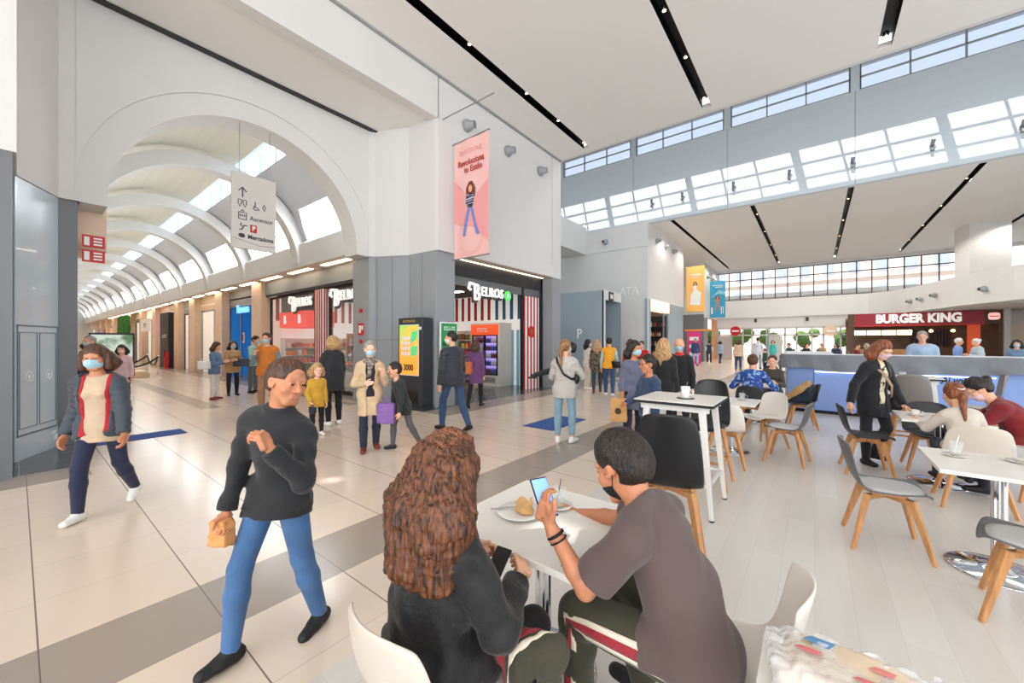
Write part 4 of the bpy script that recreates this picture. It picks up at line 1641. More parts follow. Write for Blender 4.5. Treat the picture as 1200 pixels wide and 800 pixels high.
# corridor side: shutter box, frames, striped post
struct('wall_fascia', MB().box(SX0, -10.0, PY + .12, GY + .05, 3.42, 3.93), GREYL)
struct('trim_shutter', MB().box(SX0, -10.0, PY + .15, PY + .22, 3.34, 3.42), DARK)
w = MB()
for a, b in ((-10.0, -12.2), (-13.0, -16.9)):
    w.box(b, a, GY, GY + .07, 3.26, 3.34)
    for xx in (a - .04, b + .04):
        w.box(xx - .05, xx + .05, GY, GY + .07, 0, 3.3)
    w.box(b, a, GY, GY + .05, 0, .12)
struct('trim_frame', w, BLACK)
struct('window_50', MB().box(-16.9, -13.0, GY + .02, GY + .03, 0, 3.3), SHG)
struct('window_51', MB().box(-12.2, -10.9, GY + .02, GY + .03, 0, 3.3), SHG)
t = thing('striped_post', 'square post with red and white candy stripes between the corridor shop windows', 'post', (-12.6, GY - .15, 0), 0)
MB().box(-.3, .3, 0, .3, 0, 3.3).build('core', PAPER, t)
sb = MB()
for q in range(4):
    sb.box(-.29 + q * .15, -.22 + q * .15, -.008, 0, 0, 3.3)
    sb.box(.3, .308, .02 + q * .075, .055 + q * .075, 0, 3.3)
sb.build('stripes', STR_R, t)
WL = M('white_sign_letters', (250, 248, 244), .4, emit=.4)
SGB = M('sign_shadow', (70, 66, 70), .5)


def belros(loc, rz, size, label, green=False):
    t = thing('shop_sign', label, 'sign', loc, rz, None)
    text('letters', 'B', size * 1.45, WL, t, (-size * 1.02, -.03, -.02), (PI / 2, 0, 0), .03, bold=.006, sx=.85)
    text('letters', 'ELROS', size * .82, WL, t, (size * .46, -.03, .04), (PI / 2, 0, 0), .03, bold=.004, sx=.98, sp=1.14)
    text('letters', 'B', size * 1.5, SGB, t, (-size * 1.06, .03, -.07), (PI / 2, 0, 0), .02, bold=.018, sx=.85)
    text('letters', 'ELROS', size * .84, SGB, t, (size * .42, .03, -.02), (PI / 2, 0, 0), .02, bold=.012, sx=.98, sp=1.14)
    MB().tube([(-size * 1.3, -.03, size * .48), (-size * 1.65, -.03, size * .52), (-size * 1.75, -.03, size * .2), (-size * 1.55, -.03, size * .12)], .045, 8).build('swirl', WL, t)
    if green:
        MB().lathe([(0, 0), (size * .34, 0), (size * .34, .04), (0, .04)], 24).build('badge', M('green_badge', (80, 190, 90), .4, emit=.8), t)
        b = [c for c in t.children if c.name.startswith('badge')][0]
        b.location = (size * 2.0, -.02, .02)
        b.rotation_euler = (PI / 2, 0, 0)
        text('letters', 'B', size * .4, WL, t, (size * 2.0, -.07, .02), (PI / 2, 0, 0), .01)
    return t


belros((-13.9, GY - .12, 2.92), 0, .52, 'white shop name letters in the left corridor window of the sweet shop')
belros((-10.95, GY - .12, 2.95), 0, .52, 'white shop name letters in the corridor window nearest the grey pier')
belros((-7.62, 8.55, 3.02), PI / 2, .46, 'white shop name letters with a green badge over the front entrance', True)
# red canopy kiosk
t = thing('candy_kiosk', 'red lit canopy box with sweet shop emblems in the left corridor window', 'kiosk', (-15.3, 6.45, 0), 0)
MB().box(-1.5, .9, 0, 1.0, 2.15, 2.75).build('canopy', M('lit_red', (214, 44, 36), .5, emit=.7), t, bevel=.01)
MB().box(-1.45, .85, .05, .95, 2.75, 3.38).build('upper_box', SHD, t)
text('letters', 'B', .42, WL, t, (.3, -.02, 2.44), (PI / 2, 0, 0), .01, bold=.02)
text('letters', 'B', .42, WL, t, (-.95, -.02, 2.44), (PI / 2, 0, 0), .01, bold=.02)
MB().lathe([(0, 0), (.2, 0), (.2, .02), (0, .02)], 20).build('emblem', M('pink_print', (232, 150, 150), .5), t).location = (-.45, -.001, 2.42)
# fronts of shelves with drinks and packets
shelf_unit('sweet_shelf', 'white shelf with bottles and boxes in the left corridor window of the sweet shop', (-16.6, 7.8, 0), PI / 2, 2.6, 1.75, .45, 5, PLW, GOODS[4:], 12, gname='sweet_packet', glabel='bright packet on the white shelf in the left window of the sweet shop', ggroup='packets on the white sweet shop shelf', gh=.2)
shelf_unit('sweet_shelf', 'shelf of bright sweet bags on the back wall beyond the front entrance', (-11.45, 11.1, 0), 0, 2.0, 2.05, .45, 6, PLW, GOODS[4:], 9, gname='sweet_packet', glabel='bright packet on the back wall shelf beyond the front entrance', ggroup='packets on the back wall shelf', gh=.22)
shelf_unit('gift_shelf', 'wooden gift shelf with small bags over the sweet bins', (-14.3, 8.6, 0), 0, 1.9, 1.95, .4, 4, WOODP, GOODS[2:7], 6, gname='gift_bag', glabel='small gift bag on the wooden shelf behind the sweet bins', ggroup='gift bags on the wooden shelf', gh=.28)
# sweet bins: sloping stand with individual packets
t = thing('sweet_bin_stand', 'white stand of sloping pick and mix bins behind the corridor window', 'stand', (-12.0, 7.0, 0), 0)
MB().prism([(0, 0), (1.1, 0), (1.1, 1.55), (.9, 1.55), (0, .55)], -1.35, 1.35, lambda a, b, c: (c, a, b)).build('body', PLW, t)
for i in range(8):
    MB().bar((-1.35 + i * .385, .0, .6), (-1.35 + i * .385, .9, 1.6), .02, .06).build('divider', PLW, t)
pk = []
for m in GOODS[3:]:
    o = MB().add([(-.085, 0, -.06), (.085, 0, -.06), (.095, 0, .06), (-.095, 0, .06), (-.04, -.05, 0), (.04, -.05, 0)], [(0, 1, 5, 4), (1, 2, 5), (2, 3, 4, 5), (3, 0, 4), (0, 3, 2, 1)]).build('sweet_packet', m)
    tag(o, 'small bright packet in a sloping pick and mix bin', 'packet', 'packets in the pick and mix bins')
    pk.append(o)
qn = 0
for i in range(14):
    for j in range(11):
        o = pk[(qn * 7 + i) % len(pk)] if qn < len(pk) else rs.choice(pk).copy()
        if qn < len(pk):
            o = pk[qn]
        else:
            col.objects.link(o)
        qn += 1
        u = j / 10
        o.location = (-12.0 - 1.26 + i * .193 + rs.uniform(-.02, .02), 7.0 + .03 + u * .84, .62 + u * .93 + .05)
        o.rotation_euler = (-.85, rs.uniform(-.4, .4), rs.uniform(-.3, .3))
# drinks fridge
FRG = M('fridge_glow', (176, 156, 236), .4, emit=1.0)
t = thing('drinks_fridge', 'white double door drinks fridge with an orange header and violet light', 'fridge', (-9.6, 10.62, 0), 0)
MB().box(-.72, .72, .03, .7, 0, .4).box(-.72, -.62, .03, .7, .4, 2.3).box(.62, .72, .03, .7, .4, 2.3).box(-.62, .62, .03, .7, 2.22, 2.3).box(-.62, .62, .66, .7, .4, 2.22).build('cabinet', PLW, t)
MB().box(-.62, .62, .64, .66, .45, 1.85).build('back_light', FRG, t)
MB().box(-.66, .66, -.02, .05, 1.86, 2.24).build('header', M('orange_header', (224, 84, 40), .5, emit=.6), t)
strokes(t, -.35, .2, 1.97, 2.12, -.026, PAPER, 7)
for s_ in (-1, 1):
    d = MB()
    x0, x1 = (-.62, -.01) if s_ < 0 else (.01, .62)
    d.box(x0, x0 + .04, 0, .03, .4, 1.86).box(x1 - .04, x1, 0, .03, .4, 1.86).box(x0, x1, 0, .03, .4, .44).box(x0, x1, 0, .03, 1.82, 1.86)
    dd = d.build('door', BLACK, t)
    MB().box(-.045 if s_ < 0 else .03, -.03 if s_ < 0 else .045, -.03, -.01, .9, 1.3).build('handle', STEEL, dd)
MB().box(-.5, .5, .02, .03, .12, .3).build('vent', GREYL, t)
for i in range(5):
    MB().box(-.62, .62, .1, .6, .44 + i * .28, .455 + i * .28).build('shelf_board', STEEL, t)
bt = []
for c in ((236, 236, 250), (120, 60, 60), (70, 90, 190)):
    o = MB().lathe([(0, 0), (.035, 0), (.037, .13), (.014, .18), (.014, .215), (0, .215)], 8).build('bottle', M('bottle_%d' % c[0], c, .3), smooth=True)
    tag(o, 'small bottle on a violet lit shelf of the drinks fridge', 'bottle', 'bottles in the drinks fridge')
    bt.append(o)
qn = 0
for i in range(5):
    for j in range(13):
        o = bt[qn] if qn < 3 else bt[(i + j // 4) % 3].copy()
        if qn >= 3:
            col.objects.link(o)
        qn += 1
        o.location = (-9.6 - .57 + j * .095, 10.62 + .2, .456 + i * .28)
# front entrance: fascia, shutter, striped panel
struct('wall_fascia', MB().box(-7.7, -7.6, 6.9, 11.45, 3.40, 3.85), DARK)
w = MB().box(-7.7, -7.64, 6.9, 11.45, 3.16, 3.40)
struct('trim_shutter', w, GREYD)
w = MB()
for q in range(6):
    w.box(-7.645, -7.625, 6.92, 11.43, 3.18 + q * .036, 3.195 + q * .036)
struct('trim_shutter', w, STEEL)
struct('trim_frame', MB().box(-7.7, -7.6, 11.36, 11.47, 0, 3.85).box(-7.7, -7.6, 10.28, 10.36, 0, 3.4), BLACK)
struct('trim_led', MB().box(-7.58, -7.52, 6.95, 11.4, 3.835, 3.845), WARM)
struct('ceiling_soffit', MB().box(-7.75, -7.2, 6.9, 11.5, 3.845, 3.86), M('warm_soffit', (226, 212, 194), .7))
t = thing('striped_post', 'tall white panel with red stripes and a round emblem beside the front entrance', 'panel', (-7.66, 10.86, 0), PI / 2)
MB().box(-.48, .48, 0, .05, .0, 3.15).build('board', PAPER, t)
sb = MB()
for q in range(5):
    sb.box(-.43 + q * .19, -.35 + q * .19, -.006, 0, 0, 3.15)
sb.build('stripes', STR_R, t)
e = MB().lathe([(.12, 0), (.2, 0), (.2, .012), (.12, .012)], 28).build('emblem', RED, t)
e.location = (0, -.006, 1.95)
e.rotation_euler = (PI / 2, 0, 0)
e = MB().lathe([(0, 0), (.12, 0), (.12, .010), (0, .010)], 28).build('emblem_disc', PAPER, t)
e.location = (0, -.006, 1.95)
e.rotation_euler = (PI / 2, 0, 0)
text('letters', 'B', .22, M('green_print', (60, 150, 70), .5), t, (0, -.02, 1.95), (PI / 2, 0, 0), .003)
t = thing('glass_panel', 'pale blue striped glass side panel of the front entrance', 'panel', (-7.9, 10.4, 0), 0)
# shop interior lights
for k in range(10):
    x, y = -15.5 + (k % 5) * 1.75, 7.6 + (k // 5) * 2.2
    tag(MB().box(x - .28, x + .28, y - .14, y + .14, 3.40, 3.415).build('ceiling_light', M('shop_panel_light', (255, 246, 232), .5, emit=14)), 'bright flat lamp in the dark sweet shop ceiling', 'light', 'flat lamps in the sweet shop ceiling')
bpy.data.objects.remove(t)

# ------------------------------------------------------------------ things on the grey pier
# pier face direction: (-8.26,6.26) -> (-7.31,6.30)
pa = math.atan2(6.30 - 6.26, -7.31 + 8.26)
t = thing('advert_kiosk', 'dark upright touch screen kiosk with an orange and green advert by the grey pier', 'kiosk', (-7.80, 6.20, 0), pa + .0)
MB().box(-.42, .46, -.30, .02, .06, 2.2).box(-.46, .5, -.32, .03, 0, .06).build('case', M('kiosk_dark', (48, 52, 58), .35), t, bevel=.015)
ADV = M('advert_screen_glow', (236, 150, 60), .3, emit=.75, noise=(1.1, .3), two=((120, 190, 90), .45, .62))
MB().box(-.36, .34, -.312, -.30, .80, 2.02).build('screen', ADV, t)
MB().box(-.365, .345, -.308, -.301, .79, 2.03).build('screen_frame', M('screen_blue', (140, 180, 230), .4, emit=.5), t)
g = MB()
for i in range(4):
    for j in range(3):
        g.box(-.27 + j * .11, -.19 + j * .11, -.318, -.312, 1.28 + i * .125, 1.37 + i * .125)
g.build('number_grid', PAPER, t)
MB().add([(.05, -.32, 1.55), (.28, -.32, 1.68), (.32, -.32, 1.9), (.1, -.32, 1.85)], [(0, 1, 2, 3)]).add([(.08, -.32, 1.25), (.3, -.32, 1.3), (.3, -.32, 1.52), (.06, -.32, 1.5)], [(0, 1, 2, 3)]).build('ticket_picture', M('ticket_green', (90, 200, 130), .4, emit=.4), t)
text('letters', '3000', .21, M('dark_print', (60, 60, 30), .5), t, (-.02, -.32, .98), (PI / 2, 0, 0), .003, bold=.006)
strokes(t, -.24, .22, 2.09, 2.14, -.305, M('gold_letters', (214, 178, 90), .4), 9)
MB().box(.36, .43, -.312, -.30, 1.9, 1.97).build('sticker', PAPER, t)
MB().box(-.3, .3, -.306, -.30, .12, .42).build('vent', BLACK, t)
# lottery stand poster on the column face
t = thing('poster_stand', 'green and white poster board on the grey column beside the entrance', 'poster', (-7.20, 6.62, .85), PI / 2)
MB().box(-.26, .30, -.02, .03, 0, 1.25).build('board', PAPER, t, bevel=.005)
MB().box(-.24, .28, -.026, -.02, .5, 1.22).build('print', M('poster_green', (40, 150, 90), .5), t)
strokes(t, -.16, .22, 1.05, 1.14, -.028, PAPER, 6)
for i in range(3):
    MB().lathe([(0, 0), (.07, 0), (.07, .004), (0, .004)], 16).build('printed_ball', M('poster_green_dark', (16, 96, 60), .5), t).location = (-.14 + i * .16, -.026, .72)
for c in t.children:
    if c.name.startswith('printed_ball'):
        c.rotation_euler = (PI / 2, 0, 0)
# alarm, call point and bell on the pier corridor face
for z, nm, l in ((2.45, 'fire_alarm', 'round red fire alarm on the narrow grey pier face, upper one'), (1.62, 'fire_alarm', 'small round red alarm button on the narrow grey pier face, lower one')):
    o = MB().lathe([(0, 0), (.055, 0), (.055, .04), (.03, .06), (0, .06)], 18).build(nm, RED, smooth=False)
    o.location = (-9.62, 5.72, z)
    o.rotation_euler = (PI / 2, 0, .06)
    tag(o, l, 'alarm')
t = thing('fire_sign', 'small square red and white fire sign on the narrow grey pier face', 'sign', (-9.62, 5.715, 1.95), .06)
MB().box(-.13, .13, -.01, 0, -.16, .16).build('board', RED, t)
MB().box(-.09, .0, -.014, -.01, -.1, .1).box(.02, .09, -.014, -.01, -.02, .1).build('pictogram', PAPER, t)

# left pier: grey glass panel with pictogram doors
L0, L1 = Vector((-8.45, -.03, 0)), Vector((-9.24, .38, 0))
dl = (L1 - L0)
ang = math.atan2(dl.y, dl.x)
t = thing('frosted_screen', 'frosted pale grey glass panel with two pictogram doors on the left pier', 'panel', L0, ang)
W_ = dl.length
FROST = M('frosted_glass', (192, 206, 214), .2, coat=.5)
MB().box(.0, W_ - .005, -.02, -.004, .0, ZC - .01).build('glass', FROST, t)
FR = M('panel_line', (112, 126, 136), .4)
f = MB().box(.03, W_ - .02, -.028, -.02, .32, .345).box(.03, W_ - .02, -.028, -.02, 1.83, 1.85).box(.03, .045, -.028, -.02, .32, 1.85).box(W_ - .035, W_ - .02, -.028, -.02, .32, 1.85)
f.build('frame', FR, t)
for x0, x1 in ((.07, W_ / 2 - .02), (W_ / 2 + .02, W_ - .06)):
    d = MB().box(x0, x1, -.026, -.02, .42, .43).box(x0, x1, -.026, -.02, 1.74, 1.75).box(x0, x0 + .012, -.026, -.02, .42, 1.75).box(x1 - .012, x1, -.026, -.02, .42, 1.75).build('door', FR, t)
    c = ((x0 + x1) / 2, -.03, 1.13)
    ring = MB().tube([(c[0] + .07 * math.cos(a), c[1], c[2] + .07 * math.sin(a)) for a in np.linspace(0, 2 * PI, 25)], .005, 5, False)
    ring.tube([(c[0], c[1], c[2] + .03), (c[0], c[1], c[2] - .02)], .008, 6).tube([(c[0] - .03, c[1], c[2] - .01), (c[0], c[1], c[2] + .015), (c[0] + .03, c[1], c[2] - .01)], .006, 6).tube([(c[0] - .02, c[1], c[2] - .05), (c[0], c[1], c[2] - .02), (c[0] + .02, c[1], c[2] - .05)], .006, 6)
    ring.build('pictogram', PAPER, d)
MB().box(W_ - .10, W_ - .02, -.026, -.02, .12, .2).box(W_ - .14, W_ - .05, -.026, -.02, .22, .26).build('sticker', PAPER, t)

# red extinguisher signs hanging under the left springer
for k, (z, lab, s_) in enumerate(((3.26, 'red and white fire extinguisher sign hanging left of the corridor, upper of two', 'EXTINTOR'), (3.02, 'red and white hose reel sign hanging left of the corridor, lower of two', 'BIE'))):
    t = thing('fire_sign', lab, 'sign', (-9.35, .78, z), PI / 2, 'red signs left of the corridor')
    MB().box(-.13, .13, -.004, .004, -.10, .10).build('board', RED, t)
    MB().box(-.105, -.045, -.008, -.004, -.07, .07).build('pictogram', PAPER, t)
    for q in range(3):
        MB().box(.0, .10, -.008, -.004, -.06 + q * .05, -.035 + q * .05).build('printed_line', PAPER, t)

# ------------------------------------------------------------------ hanging direction sign
t = thing('hanging_sign', 'beige direction sign with pictograms hanging in the corridor arch', 'sign', (-9.36, 3.10, 3.55), PI / 2)
SG = M('sign_beige', (205, 200, 194), .6)
SD = M('sign_print', (62, 58, 58), .6)
MB().box(-.41, .41, -.03, .03, 0, 1.56).build('board', SG, t, bevel=.004)
cb = MB()
for q in (-.27, .30):
    cb.tube([(q, 0, 1.56), (q, 0, math.sqrt(2.24 ** 2 - (q + .0 - .05) ** 2) + AZ - 3.55)], .006, 6)
cb.build('cable', STEEL, t)


def P2(segs, r=.009):
    m = MB()
    for s_ in segs:
        m.tube([(x, -.036, z) for x, z in s_], r, 6)
    return m


P2([[(-.22, 1.06), (-.22, 1.25)], [(-.29, 1.18), (-.22, 1.26), (-.15, 1.18)]], .011).build('arrow', SD, t)
for x in (-.27, -.18):
    P2([[(x - .03, .93), (x - .03, 1.0), (x + .03, 1.0), (x + .03, .93), (x, .85), (x - .03, .93)]], .007).build('pictogram', SD, t)
P2([[(.01, 1.02), (.01, .9), (.06, .9), (.08, .85)], [(-.01, .93), (-.03, .87), (.02, .84), (.05, .86)]], .008).build('pictogram', SD, t)
P2([[(.15, .93), (.18, 1.0), (.21, .93), (.18, .86), (.15, .93)]], .007).build('pictogram', SD, t)
P2([[(-.29, .60), (-.29, .74), (-.15, .74), (-.15, .60), (-.29, .60)], [(-.25, .76), (-.22, .80), (-.19, .76)], [(-.26, .66), (-.26, .70)], [(-.22, .66), (-.22, .70)], [(-.18, .66), (-.18, .70)]], .008).build('pictogram', SD, t)
text('letters', 'Ascensor', .135, SD, t, (.13, -.034, .65), (PI / 2, 0, 0), .003)
P2([[(-.28, .38), (-.24, .38), (-.19, .48), (-.14, .48)], [(-.24, .52), (-.26, .48), (-.22, .45)]], .009).build('pictogram', SD, t)
pk2 = MB().box(-.08, .04, -.036, -.03, .36, .52).build('parking_square', M('sign_red', (176, 36, 44), .5), t)
text('letters', 'P', .14, PAPER, pk2, (-.02, -.04, .44), (PI / 2, 0, 0), .003, bold=.004)
MB().prism([(.06 * math.cos(a), .045 * math.sin(a)) for a in np.linspace(0, 2 * PI, 16)[:-1]], -.036, -.03, lambda a, b, c: (-.235 + a, c, .265 + b)).build('emblem', SD, t)
text('letters', 'Mercadona', .125, SD, t, (.115, -.034, .255), (PI / 2, 0, 0), .003, bold=.003)
P2([[(-.41, .2), (-.2, .16), (.1, .1), (.41, .13)]], .003).build('printed_line', SD, t)

# ------------------------------------------------------------------ banners
def banner(loc, w_, h_, mat, label, build):
    t = thing('banner', label, 'banner', loc, 0, None)
    B_ = MB()
    nx = 12
    fr = [(w_ * i / nx, .012 * math.sin(i * .9)) for i in range(nx + 1)]
    B_.strip([(x, y, 0) for x, y in fr], [(x, y, h_) for x, y in fr])
    B_.build('cloth', mat, t, solid=.004)
    MB().tube([(-.06, 0, h_ + .01), (w_ + .02, 0, h_ + .01)], .018, 8).build('rod', STEEL, t)
    MB().tube([(-.06, 0, -.01), (w_ + .02, 0, -.01)], .014, 8).build('rod', STEEL, t)
    build(t)
    return t


PINK = M('banner_pink', (240, 190, 186), .7, noise=(.5, .03))
PINK2 = M('banner_rose', (232, 160, 160), .7)
RUST = M('print_rust', (176, 62, 50), .7)


def fig(t, x, z, s, skin, hair, top_, bot):
    """flat printed figure: head, hair, top and legs"""
    def ell2(cx, cz, rx, rz, y):
        return [(cx + rx * math.cos(a), cz + rz * math.sin(a)) for a in np.linspace(0, 2 * PI, 20)[:-1]]

    def pl(nm, poly, mat, y):
        MB().prism(poly, y, y + .002, lambda a, b, c: (x + a * s, c, z + b * s)).build(nm, mat, t)
    pl('printed_hair', [(-.16, .30), (-.17, .55), (-.06, .72), (.06, .72), (.17, .52), (.16, .28)], hair, -.024)
    pl('printed_face', ell2(0, .52, .07, .10, 0), skin, -.028)
    pl('printed_top', [(-.15, .38), (.14, .40), (.12, .12), (.06, 0), (-.10, 0), (-.17, .14)], top_, -.030)
    pl('printed_leg', [(-.10, .02), (.0, .02), (-.12, -.40), (-.20, -.75), (-.30, -.75), (-.22, -.35)], bot, -.026)
    pl('printed_leg', [(-.02, .02), (.08, .02), (.20, -.40), (.32, -.75), (.20, -.75), (.10, -.35)], bot, -.027)


def b1(t):
    MB().prism([(0, 1.95), (.6, 1.35), (1.14, 1.75), (1.14, .3), (.7, .7), (.0, .9)], -.020, -.018, lambda a, b, c: (a, c, b)).build('printed_shape', PINK2, t)
    text('letters', 'Revoluciona', .205, RUST, t, (.58, -.022, 2.30), (PI / 2, 0, 0), .002, bold=.004)
    text('letters', 'tu Estilo', .205, RUST, t, (.66, -.022, 2.12), (PI / 2, 0, 0), .002, bold=.004)
    strokes(t, .2, .95, 2.52, 2.62, -.022, PINK2, 9)
    fig(t, .58, 1.18, .88, SKIN, M('print_hair', (120, 58, 40), .7), M('print_stripe', (44, 42, 66), .7, noise=(1, .1), two=((190, 190, 210), .5, .56), stretch=(2, 2, 24)), M('print_jeans', (122, 136, 200), .7))
    P_ = MB()
    for a0, r_ in ((0, .42), (.4, .36)):
        P_.tube([(.58 + r_ * math.cos(a), -.022, .5 + r_ * math.sin(a) * 1.1) for a in np.linspace(0, 2 * PI, 30)], .004, 4, False)
    P_.build('printed_ring', PINK2, t)


banner((-7.12, 6.76, 3.67), 1.16, 2.87, PINK, 'tall pink fashion banner with a long-haired figure beside the upper white wall', b1)
ORG = M('banner_orange', (244, 186, 104), .7, emit=.05)
BLU = M('banner_blue', (64, 160, 200), .7)


def b2(t):
    MB().box(.22, .95, -.024, -.02, 2.5, 2.58).box(.3, .8, -.024, -.02, 2.36, 2.42).build('printed_line', PAPER, t)
    fig(t, .58, 1.5, .8, SKIN, M('print_hair', (120, 58, 40), .7), PAPER, PAPER)
    MB().prism([(.25, .5), (.9, .45), (.95, 1.3), (.6, 1.6), (.3, 1.2)], -.019, -.017, lambda a, b, c: (a, c, b)).build('printed_dress', PAPER, t)


def b3(t):
    MB().box(.2, .98, -.024, -.02, 2.66, 2.72).box(.4, .98, -.024, -.02, 2.52, 2.58).build('printed_line', PAPER, t)
    fig(t, .58, 1.2, .9, SKIN, M('print_hair', (120, 58, 40), .7), M('print_tan', (206, 140, 90), .7), M('print_tan', (206, 140, 90), .7))
    MB().box(.1, .22, -.024, -.02, .3, .85).box(.84, .9, -.024, -.02, .3, .9).box(.98, 1.04, -.024, -.02, .3, .9).build('printed_mark', PAPER, t)
    MB().prism([(0, 1.6), (.7, 2.3), (1.16, 2.1), (1.16, 1.9), (.6, 2.0)], -.019, -.017, lambda a, b, c: (a, c, b)).build('printed_shape', M('print_pale_blue', (150, 206, 226), .7), t)


banner((-7.05, 28.7, 3.65), 1.17, 3.15, ORG, 'orange banner with a white dressed figure on the far left wall', b2)
banner((-7.05, 36.4, 3.65), 1.17, 3.05, BLU, 'blue banner with a tan figure near the far end windows', b3)
tag(MB().tube([(-7.2, 6.45, 7.07), (-5.55, 6.45, 7.07)], .014, 8).build('banner_rod', STEEL), 'thin bare rod sticking out of the upper wall beside the banner', 'rod')


# ------------------------------------------------------------------ wall speakers
def speaker(loc, rz, label, group='round speakers on the long white wall'):
    t = thing('wall_speaker', label, 'speaker', loc, rz, group)
    a = MB().lathe([(0, 0), (.15, 0), (.16, .03), (.15, .09), (.10, .16), (.10, .26), (.085, .27), (.08, .2), (0, .19)], 24).build('housing', M('speaker_grey', (150, 154, 158), .4), t, smooth=True)
    a.rotation_euler = (PI / 2, 0, 0)
    b = MB().lathe([(0, .205), (.078, .205), (.078, .215), (0, .215)], 18).build('grille', BLACK, t)
    b.rotation_euler = (PI / 2, 0, 0)
    MB().box(-.03, .03, 0, .0, -.1, .1).box(-.05, .05, -.01, .0, -.05, .05).build('bracket', STEEL, t)
    return t


for k, y in enumerate((7.25, 8.96, 10.68)):
    speaker((-7.2, y, 7.26), PI / 2 + .3, 'round grey speaker on the upper white wall, %s from the pink banner' % ['nearest', 'second', 'third'][k])
for k, y in enumerate((22.5, 24.1, 25.8)):
    speaker((LX, y, 7.35), PI / 2, 'round grey speaker on the far left wall, %s after the corner' % ['first', 'second', 'third'][k])
for k, y in enumerate((35.6, 37.2, 38.6)):
    speaker((LX, y, 7.0), PI / 2, 'round grey speaker above the blue banner, %s along' % ['first', 'second', 'third'][k])
speaker((-9.5, 20.95, 7.35), -.3, 'single round speaker on the white wall facing the seats', None)
for k, (x, y, z) in enumerate(((5.18, 37.5, 4.35), (5.5, 36.3, 4.4), (5.85, 34.7, 4.45), (7.0, 31.0, 4.35), (8.2, 28.7, 4.5))):
    speaker((x - .05, y, z), -1.1, 'round grey speaker on the curved mezzanine front, %s from the far end' % ['first', 'second', 'third', 'fourth', 'fifth'][k], 'round speakers on the mezzanine front')
# small adjustable spots on the sunlit band
for k, (x, z) in enumerate(((-6.94, 9.05), (-5.39, 9.06), (-3.08, 9.02), (-.91, 9.0), (1.2, 8.93), (3.45, 8.94), (5.57, 8.93))):
    t = thing('wall_spotlight', 'small grey spotlight on the sunlit pale blue wall, %s from the left' % ['first', 'second', 'third', 'fourth', 'fifth', 'sixth', 'seventh'][k], 'spotlight', (x, WY, z), 0, 'spotlights on the sunlit wall')
    MB().box(-.05, .05, -.10, 0, -.05, .05).build('bracket', GREYD, t)
    MB().tube([(0, -.12, .02), (.03, -.2, .2)], [.055, .07], 12).build('head', GREYD, t)
    MB().tube([(0, -.12, -.04), (.0, -.16, -.2)], [.05, .06], 12).build('head', GREYD, t)

# ------------------------------------------------------------------ P mark and lift sign
o = text('letters', 'P', .62, PAPER, None, (-8.37, 15.63, 1.95), (PI / 2, 0, 0), .01, bold=.01)
tag(o, 'white letter P on the blue grey wall by the lifts', 'sign')
t = thing('lift_sign', 'small dark pictogram sign over the lift opening', 'sign', (-7.18, 16.35, 3.62), PI / 2)
MB().box(-.22, .22, -.04, 0, -.2, .2).build('board', SD, t)
MB().box(-.13, -.02, -.045, -.04, -.1, .1).box(.03, .13, -.045, -.04, -.1, .1).build('pictogram', PAPER, t)

# shop on the far left wall
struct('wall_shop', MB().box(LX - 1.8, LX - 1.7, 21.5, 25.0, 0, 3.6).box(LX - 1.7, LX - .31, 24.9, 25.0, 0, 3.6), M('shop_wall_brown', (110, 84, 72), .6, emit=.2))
struct('trim_shop', MB().box(LX - .12, LX - .05, 24.05, 24.12, 0, 3.4).box(LX - .12, LX - .05, 24.7, 24.78, 0, 3.4).box(LX - .15, LX - .05, 21.55, 21.62, 0, 3.4), STEEL)
shelf_unit('wine_shelf', 'dark shelf of pale bottles in the far left shop', (LX - .72, 24.62, 0), 0, 1.3, 3.2, .4, 5, SHD, GOODS[:5], 9, gname='bottle', glabel='pale bottle on the dark shelf in the far left shop', ggroup='bottles in the far left shop', gh=.3)
# magenta poster board and orange arch
t = thing('poster_stand', 'tall magenta poster board with an orange top by the far grey wall', 'poster', (-6.9, 30.2, 0), .35)
MB().box(-.45, .45, -.04, .04, 0, 2.35).build('board', M('magenta', (214, 50, 120), .5), t)
MB().tube([(-.6, 0, 2.42), (1.1, 0, 2.45)], .07, 10).build('top_bar', M('orange_bar', (240, 150, 50), .5), t)
for q in range(3):
    MB().box(-.3, .3, -.048, -.04, .6 + q * .55, .85 + q * .55).build('print', PAPER, t)
# round red sign at the entrance, wall boxes
for k, (x, z, c, l) in enumerate(((-5.6, 2.55, RED, 'round red no entry sign hanging before the left entrance doors'), (1.0, 2.45, BEIGE, 'round beige sign hanging before the right entrance doors'))):
    o = MB().lathe([(0, 0), (.42, 0), (.42, .03), (0, .03)], 28).build('round_sign', c)
    o.location = (x, 39.6, z)
    o.rotation_euler = (PI / 2, 0, 0)
    tag(o, l, 'sign')
    b = MB().box(-.26, .26, .031, .035, -.07, .07).build('print', PAPER, o)
    b.rotation_euler = (0, 0, 0)
    b.location = (0, 0, 0)
    bm = b.data
    for v in bm.vertices:
        v.co = Vector((v.co.x, v.co.z, v.co.y))
for x, k in ((-4.1, 'left'), (-.5, 'right')):
    tag(MB().box(x - .1, x + .1, 39.9, 40, 3.3, 3.62).build('wall_box', SD), 'small dark box on the white wall over the %s entrance doors' % k, 'box', 'dark boxes over the entrance')

